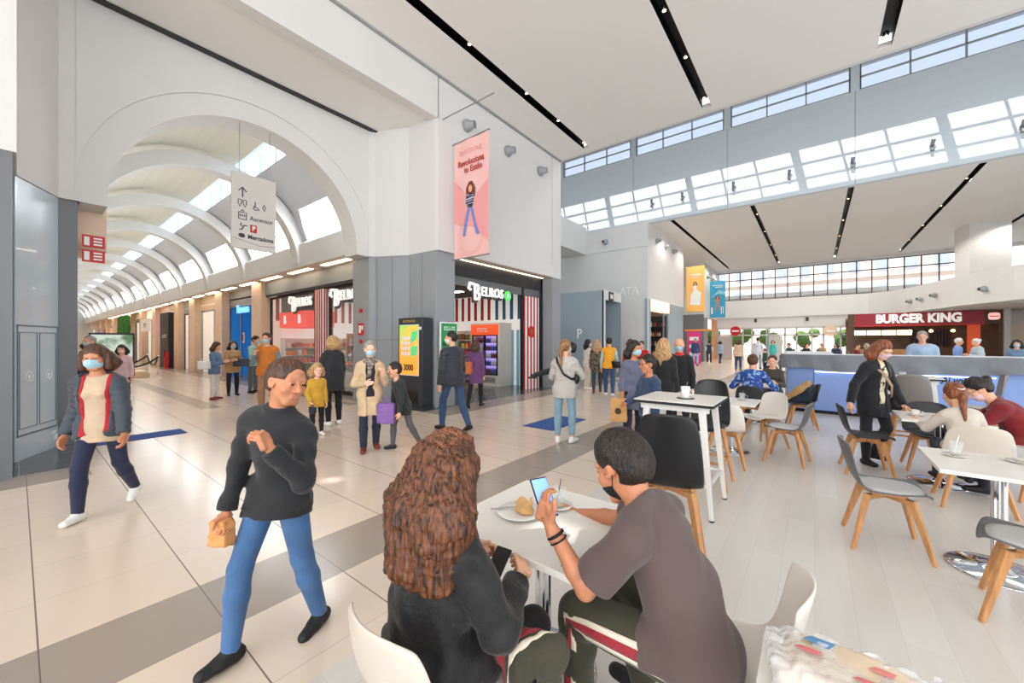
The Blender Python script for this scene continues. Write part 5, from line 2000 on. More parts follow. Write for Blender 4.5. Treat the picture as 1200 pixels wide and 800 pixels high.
# ------------------------------------------------------------------ burger restaurant
BY = 37.6
t = thing('restaurant_sign', 'long dark red fascia sign with white burger restaurant lettering', 'sign', (0, BY, 0), 0)
MB().box(2.2, 8.4, -.12, 0, 2.74, 3.60).build('fascia', M('fascia_red', (142, 24, 40), .4), t, bevel=.01)
MB().box(2.2, 8.4, -.13, -.10, 2.68, 2.76).build('lower_trim', RED, t)
text('letters', 'BURGER KING', .80, WL, t, (5.42, -.14, 3.17), (PI / 2, 0, 0), .02, bold=.035, sx=.92)
struct('wall_restaurant', MB().box(8.4, 9.15, BY - .1, BY, 2.74, 3.6).box(1.9, 2.25, BY - .2, BY, 0, 3.6).box(8.95, 9.15, BY - .1, BY, 0, 2.74), M('brown_wall', (84, 58, 48), .6))
t = thing('restaurant_emblem', 'rounded pinkish emblem sign right of the red fascia', 'sign', (8.78, BY - .14, 3.2), 0)
MB().prism([(.24 * math.copysign(abs(math.cos(a)) ** .5, math.cos(a)), .22 * math.copysign(abs(math.sin(a)) ** .6, math.sin(a))) for a in np.linspace(0, 2 * PI, 28)[:-1]], -.03, 0, lambda a, b, c: (a, c, b)).build('plate', M('emblem_pink', (250, 190, 180), .4, emit=.7), t)
MB().box(-.2, .2, -.04, -.03, -.03, .03).build('print', RED, t)
struct('wall_restaurant_back', MB().box(1.9, 9.9, BY + 2.35, BY + 2.45, 0, 3.4), M('restaurant_brown', (120, 88, 66), .6, noise=(1.5, .25)))
struct('ceiling_restaurant', MB().box(1.9, 9.15, BY, BY + 4, 3.1, 3.16), SCEIL)
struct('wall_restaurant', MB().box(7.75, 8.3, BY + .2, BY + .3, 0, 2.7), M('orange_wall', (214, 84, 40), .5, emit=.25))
t = thing('menu_board', 'bright row of menu screens inside the burger restaurant', 'display', (4.1, BY + 1.4, 2.05), 0)
MB().box(-1.9, 1.3, 0, .08, 0, .42).build('frame', DARK, t)
for q in range(4):
    MB().box(-1.85 + q * .8, -1.1 + q * .8, -.01, 0, .03, .39).build('screen', M('menu_glow', (255, 236, 196), .4, emit=1.6), t)
t = thing('restaurant_counter', 'dark counter inside the burger restaurant', 'counter', (4.2, BY + .9, 0), 0)
MB().box(-2.2, 1.6, 0, .7, 0, 1.1).build('body', WOODP, t, bevel=.02)
MB().box(-2.25, 1.65, -.05, .75, 1.1, 1.15).build('worktop', SHD, t)
t = thing('wall_rack', 'dark slatted rack on the brown restaurant wall', 'rack', (6.4, BY + 1.9, 1.3), 0)
for q in range(12):
    MB().box(-.95 + q * .16, -.87 + q * .16, 0, .1, 0, 1.1).build('slat', SHD, t)
MB().box(-1.0, 1.0, .1, .14, 0, 1.15).build('back_board', M('rack_red', (90, 36, 30), .6), t)
for k, x in enumerate((7.2, 5.2, 6.2)):
    o = MB().lathe([(0, 0), (.09, .02), (.11, .1), (.05, .18), (0, .2)], 14).build('pendant_lamp', M('lamp_glow', (255, 190, 120), .5, emit=6))
    o.location = (x, BY + .6, 2.25)
    tag(o, 'small warm hanging lamp inside the burger restaurant', 'lamp', 'hanging lamps in the restaurant')
struct('column', MB().box(9.15, 9.42, BY - .25, BY, 0, 3.63), M('pale_alu', (206, 206, 204), .4))
struct('window_60', MB().box(9.42, 13, BY - .1, BY - .08, 0, 3.63), SHG)
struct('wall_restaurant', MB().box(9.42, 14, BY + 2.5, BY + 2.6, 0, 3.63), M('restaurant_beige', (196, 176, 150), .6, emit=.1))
# ------------------------------------------------------------------ chairs
CUSHG = M('cushion_pale_grey', (188, 188, 188), .6, bump=(200, .2))
CUSHW = M('cushion_white', (226, 220, 212), .6, bump=(200, .2))
CUSHD = M('cushion_dark', (58, 58, 62), .55, bump=(200, .2))
LEGT = M('leg_tip', (96, 72, 58), .6)


def shell(h0, mat, parent):
    """one-piece bucket shell; h0 lifts the seat"""
    prof = [(.245, .425, .185), (.225, .450, .205), (.17, .455, .222), (.08, .445, .232), (-.02, .438, .236), (-.10, .440, .238), (-.165, .462, .240), (-.205, .515, .240), (-.232, .59, .234), (-.255, .67, .224), (-.275, .745, .208), (-.290, .80, .192), (-.298, .828, .165)]
    nu = 13
    m = MB()
    vs, fs = [], []
    for i, (y, z, hw) in enumerate(prof):
        t = i / (len(prof) - 1)
        for j in range(nu):
            u = -1 + 2 * j / (nu - 1)
            e = abs(u) ** 3
            up = .035 * e * (1 - t) + .0
            fwd = .055 * (u * u) * max(0, t - .35) / .65 * 1.1
            zz = z + (max(0, z - .47) * .38 if h0 else 0) + up + h0 + (-.022 * e if t > .9 else 0) + (.012 * e if t < .1 else 0)
            vs.append((u * hw * (.90 if h0 else 1), y + fwd + (.02 * e if t < .12 else 0) * -1, zz))
    for i in range(len(prof) - 1):
        for j in range(nu - 1):
            a = i * nu + j
            fs.append((a, a + 1, a + nu + 1, a + nu))
    m.add(vs, fs)
    o = m.build('seat_shell', mat, parent, smooth=True, solid=.011, sub=1)
    return o


def chair(label, mat, cush, group, high=False):
    h0 = .20 if high else 0
    t = thing('bar_stool' if high else 'cafe_chair', label, 'stool' if high else 'chair', (0, 0, 0), 0, group)
    shell(h0, mat, t)
    if cush:
        m = MB()
        vs, fs = [], []
        n_, k_ = 24, 5
        for i in range(k_ + 1):
            rr = i / k_
            for j in range(n_):
                a = 2 * PI * j / n_
                cx, sx = math.cos(a), math.sin(a)
                x = .195 * rr * math.copysign(abs(cx) ** .7, cx)
                y = .02 + .190 * rr * math.copysign(abs(sx) ** .7, sx)
                z = .452 + h0 + .022 * (1 - rr ** 4) + .0 + max(0, y - .1) * .08 + max(0, -.1 - y) * .3 + .010 * abs(x / .2) ** 3
                vs.append((x, y, z))
        for i in range(k_):
            for j in range(n_):
                fs.append((i * n_ + j, i * n_ + (j + 1) % n_, (i + 1) * n_ + (j + 1) % n_, (i + 1) * n_ + j))
        m.add(vs, fs)
        m.build('cushion', cush, t, smooth=True, solid=.012)
    z1 = (.42 if not high else .435) + h0
    foot = .235 if not high else .235
    for sx in (-1, 1):
        for sy in (-1, 1):
            a = (sx * .135, sy * .125, z1 + .0)
            b = (sx * foot, sy * (foot - .01), 0)
            l = MB().bar(a, b, .052, .034, .030, .024, up=(sx, -sy, 0)).build('leg', WOOD, t, bevel=.006)
    f = MB()
    for sx in (-1, 1):
        f.bar((sx * .15, -.14, z1 - .02), (-sx * .15, .14, z1 - .02), .042, .038)
    f.box(-.12, .12, -.10, .10, z1 - .002, z1 + .018)
    if high:
        g = MB()
        for sy in (-1, 1):
            g.bar((-.20, sy * .19, .28), (.20, sy * .19, .28), .024, .024)
            g.bar((sy * .19, -.19, .28), (sy * .19, .19, .28), .022, .022)
        g.build('footrest', WOOD, t)
    f.build('leg_frame', WOOD, t, bevel=.005)
    return t


PLBG = M('beige_plastic', (206, 196, 184), .38)
PLGR = M('greige_plastic', (132, 126, 122), .4)
proto = {
    'white': chair('x', PLW, CUSHW, None), 'grey': chair('x', PLG, CUSHG, None), 'black': chair('x', PLD, CUSHD, None), 'beige': chair('x', PLBG, CUSHW, None),
    'bare': chair('x', PLW, None, None), 'greybare': chair('x', PLGR, None, None),
    'hdark': chair('x', PLB, CUSHD, None, True), 'hgrey': chair('x', PLGR, CUSHG, None, True),
}
used = set()


def put(kind, x, y, face, label, group=None, z=0):
    """face = (dx, dy) the way the sitter would look"""
    o = proto[kind]
    if kind in used:
        o = copy_tree(o)
    used.add(kind)
    place(o, (x, y, z), math.atan2(face[1], face[0]) - PI / 2, label)
    if 'group' in o:
        del o['group']
    return o


put('bare', -.29, 1.60, (-1, -.06), 'bare white bucket chair the man in the brown t-shirt sits on')
put('beige', -.98, .885, (.02, 1), 'bare bucket chair the woman with long curly hair sits on')
put('grey', .44, 4.28, (1, .08), 'grey bucket chair with a pale pad alone at the near right table')
put('grey', 1.03, 3.62, (-1, .22), 'grey bucket chair cut off by the right edge of the photo')
put('black', .50, 6.50, (1, .10), 'dark chair the woman in the black coat holds by its back')
put('grey', -.30, 6.42, (-1, .12), 'grey side-on chair with a white pad between the left tables and the coat chair')
put('white', -.62, 7.10, (-.55, -.83), 'white padded chair turned to the seats at the middle left table')
put('white', -.95, 5.80, (-.15, 1), 'white chair with its back to us right behind the tall table')
put('black', -.92, 8.35, (.05, 1), 'black chair the person in the blue patterned shirt sits on')
put('black', -.20, 9.15, (-1, -.15), 'dark chair with a fur-trimmed coat lying on it before the blue counter')
put('beige', 1.22, 5.80, (.02, 1), 'beige chair the ponytailed girl sits on, back to us')
put('black', 1.15, 7.12, (0, -1), 'dark padded chair pushed in at the far side of the girl table')
put('greybare', 1.85, 6.45, (-1, 0), 'chair under the woman in the dark red jumper')
put('hdark', -.80, 2.80, (-.24, 1), 'dark bar stool with its broad back to us at the tall table')
put('hdark', -.98, 4.90, (0, -1), 'dark bar stool on the far side of the tall table')
put('hgrey', 1.08, 7.95, (.05, 1), 'greige bar stool with its back to us at the far tall table')
put('hgrey', 1.85, 8.6, (-1, .1), 'greige bar stool half hidden behind the girl, at the far tall table')
put('beige', 2.45, 8.2, (-1, 0), 'pale chair whose top shows behind the woman in dark red')
put('black', -1.15, 15.5, (0, 1), 'dark chair standing alone near the far end of the counter')
put('black', -.85, 18.2, (1, .2), 'dark chair further back behind the counter corner')

# ------------------------------------------------------------------ tables
EDGE = M('table_edge', (206, 196, 184), .5)


def low_table(x, y, w_, d_, label, rz=0.0, base=True):
    t = thing('cafe_table', label, 'table', (x, y, 0), rz)
    m = MB().box(-w_ / 2, w_ / 2, -d_ / 2, d_ / 2, .722, .750)
    m.build('tabletop', TOPW, t, bevel=.003)
    m = MB().box(-w_ / 2 + .0, w_ / 2 - .0, -d_ / 2, d_ / 2, .7215, .7235)
    n_ = 24
    pr = []
    for k in range(n_):
        a = 2 * PI * k / n_
        r_ = .040 if k % 2 else .034
        pr.append((r_ * math.cos(a), r_ * math.sin(a)))
    MB().prism(pr, .03, .70).build('column', CHROME, t)
    MB().box(-.20, .20, -.03, .03, .70, .722).box(-.03, .03, -.20, .20, .70, .722).build('bracket', STEEL, t)
    MB().lathe([(.0, 0), (.262, 0), (.265, .006), (.25, .012), (.12, .026), (.06, .040), (.045, .07), (0, .07)], 48).build('base', CHROME, t, smooth=True)
    return t


low_table(-1.07, 1.62, .72, .72, 'white square table between the curly haired woman and the man')
low_table(1.02, 4.255, .70, .74, 'white square table with coffee glasses at the right edge')
low_table(1.12, 6.51, .70, .72, 'white square table the girl leans on')
low_table(-1.00, 6.51, .72, .70, 'white square table behind the tall table')
low_table(-1.02, 9.25, .80, .70, 'white square table of the person in the blue patterned shirt')
low_table(.24, 1.03, .72, .72, 'white square table in the bottom right corner under the plastic pack', math.radians(0))


def high_table(x, y, w_, d_, label):
    t = thing('high_table', label, 'table', (x, y, 0), 0)
    MB().box(-w_ / 2, w_ / 2, -d_ / 2, d_ / 2, 1.042, 1.052).build('tabletop', TOPW, t)
    MB().box(-w_ / 2 - .002, w_ / 2 + .002, -d_ / 2 - .002, d_ / 2 + .002, 1.018, 1.043).build('table_edge', BLACK, t)
    LW = M('white_metal', (226, 224, 220), .4)
    hx, hy = w_ / 2 - .05, d_ / 2 - .05
    for sx in (-1, 1):
        for sy in (-1, 1):
            MB().bar((sx * (hx - .06), sy * (hy - .03), 1.0), (sx * (hx + .03), sy * (hy + .02), .012), .058, .058, .034, .034, up=(0, 1, 0)).build('leg', LW, t, bevel=.004)
            MB().lathe([(0, 0), (.02, 0), (.022, .012), (0, .014)], 10, (sx * (hx + .03), sy * (hy + .02), 0)).build('foot_cap', BLACK, t)
    m = MB()
    a_ = MB()
    for s_ in (-1, 1):
        m.bar((s_ * hx, -hy, .30), (s_ * hx, hy, .30), .024, .024)
        a_.box(s_ * (hx - .06) - .02, s_ * (hx - .06) + .02, -hy, hy, .96, 1.018)
        m.bar((-hx, s_ * hy, .30), (hx, s_ * hy, .30), .024, .024)
        a_.box(-hx, hx, s_ * (hy - .03) - .02, s_ * (hy - .03) + .02, .96, 1.018)
    m.build('cross_rail', LW, t)
    a_.build('apron', LW, t)
    return t


high_table(-1.07, 4.16, .72, .70, 'tall white table with a black edge and a drink mug on it')
high_table(1.20, 8.95, .68, .70, 'tall white table behind the woman in the black coat')

# ------------------------------------------------------------------ tableware
CER = M('white_ceramic', (238, 236, 232), .2)
MILK = M('coffee_rest', (206, 176, 140), .4)
TG = M('tumbler_glass', (236, 242, 242), .03, alpha=.22)
SILV = M('cutlery', (200, 200, 204), .2, metal=1)


def plate(x, y, z, r_, label, rz=0):
    t = thing('plate', label, 'plate', (x, y, z), rz)
    MB().lathe([(0, .003), (r_ * .55, .003), (r_ * .62, .006), (r_, .018), (r_ * 1.0, .021), (r_ * .6, .010), (0, .007)], 40).build('dish', CER, t, smooth=True)
    return t


plate(-1.17, 1.56, .75, .115, 'white plate with a piece of pastry on the nearest table')
PAST = M('pastry', (212, 166, 112), .7, noise=(18, .2), bump=(60, .8))
G = Field((-.09, -.07, -.02), (.09, .07, .12), .004)
G.ell((0, 0, .012), (.052, .040, .022), None, 0)
G.ell((-.02, .01, .035), (.030, .026, .030), None, .02)
G.cap((.02, 0, .03), (.035, .01, .075), .022, .006, .015)
G.cap((-.035, 0, .02), (-.055, .01, .03), .018, .008, .01)
G.folds(.0035, 130, 4)
G.clip((0, 0, .0), (0, 0, -1))
o = mesh_obj('pastry', [G.mesh()], PAST, None)
o.location = (-1.150, 1.575, .762)
tag(o, 'torn golden piece of pastry on the plate of the nearest table', 'food')
t = thing('knife', 'small knife lying across the pastry plate', 'knife', (-1.245, 1.53, .774), .9)
MB().bar((-.07, 0, 0), (.02, 0, 0), .012, .006).build('handle', SILV, t, bevel=.002)
MB().bar((.02, 0, 0), (.10, 0, 0), .016, .0015, .004, .001).build('blade', SILV, t)


def glass_cup(x, y, z, h, r_, label, rz=0, spoon=True, handle=False, mat=None, saucer=True):
    if saucer:
        s_ = thing('saucer', 'white saucer under the ' + label.replace('on the ', 'of ')[:60].rsplit(' ', 1)[0], 'saucer', (x, y, z), rz)
        MB().lathe([(0, .002), (.045, .003), (.072, .014), (.073, .016), (.04, .008), (0, .006)], 32).build('dish', CER, s_, smooth=True)
        z += .0085
    t = thing('cup' if mat else 'glass', label, 'cup' if mat else 'glass', (x, y, z), rz)
    MB().lathe([(0, 0), (r_ * .78, 0), (r_, h), (r_ - .003, h), (r_ * .78 - .003, .006), (0, .006)], 28).build('body', mat or TG, t, smooth=True)
    MB().lathe([(0, .007), (r_ * .76 - .003, .007), (r_ * .80 - .003, h * .12), (0, h * .12)], 24).build('drink', MILK, t)
    if handle:
        MB().tube([(r_ * .85, 0, h * .25), (r_ + .025, 0, h * .3), (r_ + .03, 0, h * .6), (r_ * .95, 0, h * .75)], .005, 8).build('handle', mat or TG, t, smooth=True)
    if spoon:
        sp = thing('spoon', 'spoon in the ' + label, 'spoon', (x, y, z + .01), rz)
        MB().tube([(-.012, 0, .0), (.018, .0, h + .035)], [.0022, .003], 6).build('handle', SILV, sp)
        MB().lathe([(0, -.012), (.008, 0), (0, .012)], 8, (-.013, 0, .004)).build('bowl', SILV, sp)
    return t


glass_cup(-1.06, 1.75, .75, .095, .042, 'small coffee glass in the man\'s hand on the nearest table', 1.2, spoon=True)
glass_cup(.84, 4.38, .75, .105, .040, 'empty coffee glass nearest the left corner of the right table', .4)
glass_cup(1.16, 4.43, .75, .11, .043, 'tall empty coffee glass behind the handled one on the right table', .9, spoon=False)
glass_cup(1.20, 4.20, .75, .095, .043, 'handled glass cup with two spoons nearest the right edge', .1, handle=True)
glass_cup(.93, 6.50, .75, .06, .04, 'white coffee cup in front of the girl', .1, spoon=False, handle=True, mat=CER)
glass_cup(-1.02, 4.12, 1.052, .11, .045, 'white printed mug on the tall table', .2, handle=True, mat=CER)
glass_cup(-.85, 6.62, .75, .10, .042, 'empty glass on the table behind the tall table', .2, handle=True)
glass_cup(-1.05, 6.45, .75, .10, .042, 'second glass further left on the table behind the tall table', .5, spoon=False)
glass_cup(1.12, 8.85, 1.052, .065, .045, 'small glass cup on the far tall table', .2, spoon=False)
t = thing('napkin', 'folded white paper napkin on the right table', 'napkin', (1.27, 4.1, .7505), .6)
MB().add([(-.05, -.03, 0), (.05, -.03, .0), (.04, .04, .002), (-.04, .035, .012)], [(0, 1, 2, 3)]).build('paper', PAPER, t, solid=.001)
tag(MB().lathe([(0, 0), (.085, 0), (.085, .003), (0, .003)], 24).build('coaster', BLACK), 'black round mat under the mug on the tall table', 'coaster').location = (-1.02, 4.12, 1.0515)
t = thing('napkin', 'small dark patterned paper slip under the man\'s elbow', 'paper', (-.75, 1.33, .7505), .3)
MB().box(-.035, .035, -.025, .025, 0, .001).build('paper', M('patterned_paper', (190, 176, 168), .7, noise=(60, .3), two=((90, 70, 70), .5, .55)), t)
# plastic pack in the bottom right corner
PLS = M('clear_film', (246, 248, 250), .06, alpha=.38, bump=(30, 1.2))
t = thing('plastic_pack', 'crinkled clear plastic pack with bread and printed blue and red marks', 'pack', (.125, 1.235, .75), -.05)
G = Field((-.28, -.18, -.02), (.30, .18, .16), .006)
G.rbox((0, 0, .034), (.165, .065, .012), ((1, 0, 0), (0, 1, 0), (0, 0, 1)), .03, 0)
G.folds(.007, 40, 4)
G.clip((0, 0, .004), (0, 0, -1))
mesh_obj('bread', [G.mesh()], M('bread', (216, 196, 170), .8, noise=(6, .12)), t)
G = Field((-.34, -.22, -.02), (.34, .22, .2), .006)
G.rbox((0, 0, .038), (.185, .08, .016), ((1, 0, 0), (0, 1, 0), (0, 0, 1)), .03, 0)
G.cap((-.20, -.05, .04), (-.235, .06, .06), .018, .008, .03)
G.folds(.010, 46, 9)
G.folds(.004, 120, 2)
G.clip((0, 0, .002), (0, 0, -1))
mesh_obj('film', [G.mesh()], PLS, t)
for k, (x, y, c, sx_, sy_) in enumerate(((-.12, .05, (90, 140, 180), .034, .012), (-.14, .0, (206, 110, 116), .03, .007), (.0, .03, (216, 130, 126), .026, .008), (.10, .02, (70, 160, 146), .04, .008), (-.03, -.03, (206, 110, 116), .026, .006))):
    MB().add([(x - sx_, y - sy_, .086), (x + sx_ * .6, y - sy_ * 1.3, .085), (x + sx_, y + sy_, .088), (x - sx_ * .5, y + sy_ * 1.2, .086)], [(0, 1, 2, 3)]).build('printed_mark', M('pack_print_%d' % k, c, .5), t)
# coat on the chair
t = thing('coat', 'dark blue coat with a tan fur trim heaped on the dark chair before the counter', 'coat', (-.20, 9.15, .455), 0)
G = Field((-.4, -.4, -.05), (.4, .4, .5), .012)
G.ell((0, 0, .10), (.23, .20, .11), None, 0)
G.ell((.10, 0, .22), (.13, .20, .17), None, .05)
G.ell((-.12, -.05, .08), (.14, .15, .09), None, .05)
G.folds(.012, 30, 6)
G.clip((0, 0, .0), (0, 0, -1))
mesh_obj('cloth', [G.mesh()], cloth('coat_navy', (34, 42, 56)), t)
G = Field((-.4, -.4, -.05), (.4, .4, .55), .010)
G.cap((-.19, -.16, .12), (-.02, -.17, .28), .055, .06, 0)
G.cap((-.02, -.17, .28), (.10, -.12, .38), .06, .055, .02)
G.folds(.010, 110, 6)
mesh_obj('fur_trim', [G.mesh()], M('fur_tan', (186, 148, 100), .9, noise=(60, .3), bump=(120, 1)), t)

# ------------------------------------------------------------------ blue counter with the grey cover
CB = M('counter_blue', (132, 158, 214), .4, noise=(.5, .03))
CBD = M('counter_blue_edge', (80, 104, 150), .5)
t = thing('island_counter', 'long pale blue island counter under a grey dust cover', 'counter', (0, 0, 0), 0)
pts = [(-.58, 11.75), (-.50, 11.22), (-.02, 11.10), (8.5, 11.10), (8.5, 11.95), (.30, 11.95), (.30, 14.6), (-.58, 14.6)]
m = MB().prism(pts, .08, 1.02)
m.build('body', CB, t)
MB().prism([(-.5, 11.85), (-.42, 11.3), (.0, 11.18), (8.4, 11.18), (8.4, 11.85), (.2, 11.85), (.2, 14.5), (-.5, 14.5)], 0, .08).build('plinth', BLACK, t)
m = MB()
for x in (1.35, 2.7, 4.05, 5.4):
    m.box(x - .01, x + .01, 11.092, 11.10, .08, .95)
m.box(-.03, -.01, 11.092, 11.11, .08, .95)
m.build('panel_joint', CBD, t)
m = MB().box(.0, 2.62, 11.06, 11.10, .935, .95)
m.build('led_strip', M('blue_white_led', (214, 226, 255), .4, emit=3.0), t)
text('letters', 'Al vol vent', .22, BLACK, t, (1.93, 11.085, .865), (PI / 2, 0, 0), .004, shear=.25, bold=.003, align='LEFT', sx=.7)
# dust cover: draped cloth
cv = thing('dust_cover', 'grey wrinkled dust cover draped over the pale blue counter', 'cover', (0, 0, 0), 0)
prs = [(-.66, 14.7), (-.66, 11.72), (-.58, 11.16), (-.06, 11.02), (8.6, 11.02)]
path = []
for (a, b) in zip(prs[:-1], prs[1:]):
    L_ = math.dist(a, b)
    nn = max(2, int(L_ / .06))
    for q in range(nn):
        path.append((a[0] + (b[0] - a[0]) * q / nn, a[1] + (b[1] - a[1]) * q / nn))
rows = []
nr = 9
m = MB()
for j in range(nr):
    row = []
    for i, (x, y) in enumerate(path):
        v = j / (nr - 1)
        wv = .05 * v * (math.sin(i * .33 + v * 1.5) + .6 * math.sin(i * .131 + 2 + v * 2.0) + .4 * math.sin(i * .71 - v * 3))
        a, b = path[max(0, i - 1)], path[min(len(path) - 1, i + 1)]
        tx, ty = b[0] - a[0], b[1] - a[1]
        l = math.hypot(tx, ty) or 1
        nx_, ny_ = ty / l, -tx / l
        if x < -.6 and False:
            nx_ = -1
        z = 1.325 - (1.325 - .985 + .035 * math.sin(i * .09) + .02 * math.sin(i * .37)) * v
        sgn = -1 if (nx_ * 1 + ny_ * 1) > 0 else 1
        nx_, ny_ = (nx_ * sgn, ny_ * sgn)
        row.append((x + nx_ * (.01 + wv + .03 * v), y + ny_ * (.01 + wv + .03 * v), z))
    rows.append(row)
for a, b in zip(rows[:-1], rows[1:]):
    m.strip(a, b)
m.build('skirt', M('cover_grey', (120, 124, 131), .6, noise=(2, .08), bump=(7, 2.5), stretch=(1, 1, .35)), cv, smooth=True)
tp = rows[0]
back = [(x if x > -.5 else x, 14.7, 1.33) for x, y, z in tp]
MB().add([(-.67, 14.7, 1.325), (-.67, 11.72, 1.325), (-.59, 11.15, 1.325), (-.06, 11.01, 1.325), (8.6, 11.01, 1.325), (8.6, 12.0, 1.325), (.36, 12.0, 1.325), (.36, 14.7, 1.325)], [(1, 2, 3, 6), (3, 4, 5, 6), (0, 1, 6, 7)]).build('top_sheet', M('cover_top', (214, 218, 222), .5, noise=(2, .06), bump=(4, 1)), cv)
t['label'] = 'long pale blue island counter below the grey dust cover'
MB().prism([(-.5, 11.8), (-.42, 11.3), (.0, 11.16), (8.4, 11.16), (8.4, 11.9), (.3, 11.9), (.3, 14.5), (-.5, 14.5)], 1.02, 1.32).build('upper_shelf', CB, t)
# ------------------------------------------------------------------ people in the place
def at_cam(x, y, d):
    return cam_heading(x, y, d)


def bag(name, label, loc, w_, h_, d_, mat, rz=0, strap_pts=None, sm=None, cat='bag', handle=True):
    t = thing(name, label, cat, loc, rz)
    G = Field((-w_ * .8, -d_ * 1.4, -h_ * .2), (w_ * .8, d_ * 1.4, h_ * 1.3), max(.008, w_ / 28))
    G.rbox((0, 0, h_ / 2), (w_ / 2 - .02, d_ / 2 - .012, h_ / 2 - .02), ((1, 0, 0), (0, 1, 0), (0, 0, 1)), .02, 0)
    G.folds(.004, 30, 3)
    mesh_obj('body', [G.mesh()], mat, t)
    if handle:
        MB().tube([(-w_ * .28, 0, h_ * .96), (-w_ * .2, 0, h_ * 1.25), (w_ * .2, 0, h_ * 1.25), (w_ * .28, 0, h_ * .96)], .008, 6).build('handle', sm or mat, t)
    return t


WALK = dict(rL=((.04, .42, -1), (.0, .05, -1)), lL=((-.04, -.22, -1), (0, -.55, -1), (-.1, 1, -.45)))
WALK2 = dict(lL=((-.04, .38, -1), (.0, .05, -1)), rL=((.04, -.2, -1), (0, -.5, -1), (.1, 1, -.4)))
HOLDF = dict(rA=((.2, .25, -1), (-.55, 1, .25)), lA=((-.2, .25, -1), (.55, 1, .25)))

# 1 walking woman on the left
C = cloth
J = person('person', 'striding woman at the left in a blue mask, padded jacket and beige jumper', (-5.30, .50, 0), at_cam(-5.3, .5, -28), 1.60, True, lean=(7, 2),
           rA=((.25, -.35, -1), (.25, .25, -1)), lA=((-.30, .25, -1), (-.25, .45, -1)), mask=MASKB, hair=('bob', H_BROWN, .12), skin=SKIN2, head=(8, 6, 0), fat=1.12,
           top=dict(name='jumper', mat=C('beige_knit', (196, 172, 146)), hem=.17), extra=[dict(name='red_lining', mat=M('lining_red', (176, 34, 46), .8), hem=.10, open=.072, off=.021, sleeve='none', folds=0)],
           over=dict(name='puffer_jacket', mat=C('puffer_slate', (58, 66, 76), rough=.6), hem=.12, open=.105, puff=.006, off=.022, folds=.003),
           bottom=dict(mat=C('navy_trousers', (34, 40, 66)), off=.008), shoes=SHOE_W, res=.009, fine=.005,
           rL=((.04, .35, -1), (0, .05, -1)), lL=((-.03, -.2, -1), (0, -.75, -1), (-.1, 1, -.6)))

# 2 striding figure in black and jeans
J = person('person', 'figure in a black jacket and blue jeans striding close past the tables on the left', (-2.27, .87, 0), at_cam(-2.27, .87, -50), 1.56, False, lean=(14, -15), twist=8, fat=.9,
           rA=((.35, .02, -1), (.0, .30, -1)), lA=((-.45, .45, -.75), (.30, .5, .8)), hair=('short', H_BROWN), skin=SKIN2, head=(84, 10, -8),
           over=dict(name='jacket', mat=C('jacket_black', (34, 35, 38)), hem=.13, off=.012, folds=.006, ff=26, collar=1), bottom=dict(name='jeans', mat=C('jeans_blue', (66, 104, 150), 5, .2), off=.006, folds=.003),
           shoes=SHOE_D, res=.008, fine=.0045, rL=((.04, .40, -1), (.02, .12, -1)), lL=((-.02, -.18, -1), (-.02, -.30, -1), (-.1, 1, -.15)), hands=(dict(curl=55), dict(curl=60)))
w = J['arm'][0][2]
hw = J['root'].matrix_basis
o = thing('paper_bag', 'small tan paper bag in the hand of the striding figure in black', 'bag', tuple(Matrix.Translation(J['root'].location) @ Matrix.Rotation(J['root'].rotation_euler.z, 4, 'Z') @ Vector(w) + Vector((.0, -.02, -.10))), .4)
G = Field((-.1, -.1, -.12), (.1, .1, .1), .006)
G.rbox((0, 0, 0), (.04, .02, .05), ((1, 0, 0), (0, 1, 0), (0, 0, 1)), .015, 0)
G.folds(.006, 60, 3)
mesh_obj('body', [G.mesh()], M('tan_paper', (214, 150, 92), .7), o)

# 3 seated woman with long curly hair
J = person('person', 'seated woman with long curly auburn hair and a black jacket, back to us', (-1.03, .85, 0), math.radians(-4), 1.60, True, seat=.455, lean=(8, 0), head=(-6, 14, 0), fat=1.08,
           rA=((.42, .30, -1), (-.50, 1, .10)), lA=((-.42, .30, -1), (.50, 1, .10)), hair=('curly', hairmat('hair_copper', (38, 23, 17), (128, 76, 46), (95, 95, 6)), .30), skin=SKIN,
           over=dict(name='jacket', mat=C('leather_black', (24, 23, 25), 30, .2, bump=(50, .5), rough=.6), hem=.13, off=.026, folds=.009, ff=24, boxy=1), top=dict(mat=C('shirt_pale', (206, 190, 186)), hem=.16),
           bottom=dict(name='trousers', mat=C('black_trousers', (30, 30, 32)), off=.012), shoes=SHOE_D, res=.007, fine=.0042,
           rL=((.18, 1, -.05), (0, -.25, -1)), lL=((-.18, 1, -.05), (0, -.25, -1)), hands=(dict(curl=48), dict(curl=48)))
t = thing('phone', 'small dark phone in the hands of the curly haired woman', 'phone', (-1.0, 1.19, .735), .2)
MB().box(-.035, .035, -.004, .004, -.06, .06).build('case', BLACK, t, bevel=.003)
t.rotation_euler = (-.9, 0, .1)
# draped track jacket
t = thing('track_jacket', 'olive jacket with red and cream stripes draped beside the curly haired woman', 'jacket', (-.79, 1.01, 0), -.35)
OLV = C('olive_jersey', (62, 60, 46))


def drape(clips=None, grow_=0.0):
    G = Field((-.35, -.4, .02), (.35, .4, .85), .008)
    G.cap((-.10, -.06, .60), (.09, .10, .61), .055, .05, 0)
    G.cap((-.07, -.08, .56), (-.05, -.10, .12), .060, .085, .05, (nrm((.5, .8, 0)), .55))
    G.cap((.03, .0, .56), (.06, .0, .12), .060, .085, .05, (nrm((.3, 1, 0)), .6))
    G.cap((.08, .08, .56), (.11, .10, .18), .05, .07, .05, (nrm((.3, 1, 0)), .6))
    G.folds(.008, 34, 6, (1, 1, .18))
    G.D = G.D - grow_
    for p__, n__ in clips or []:
        G.clip(p__, n__)
    return G.mesh()


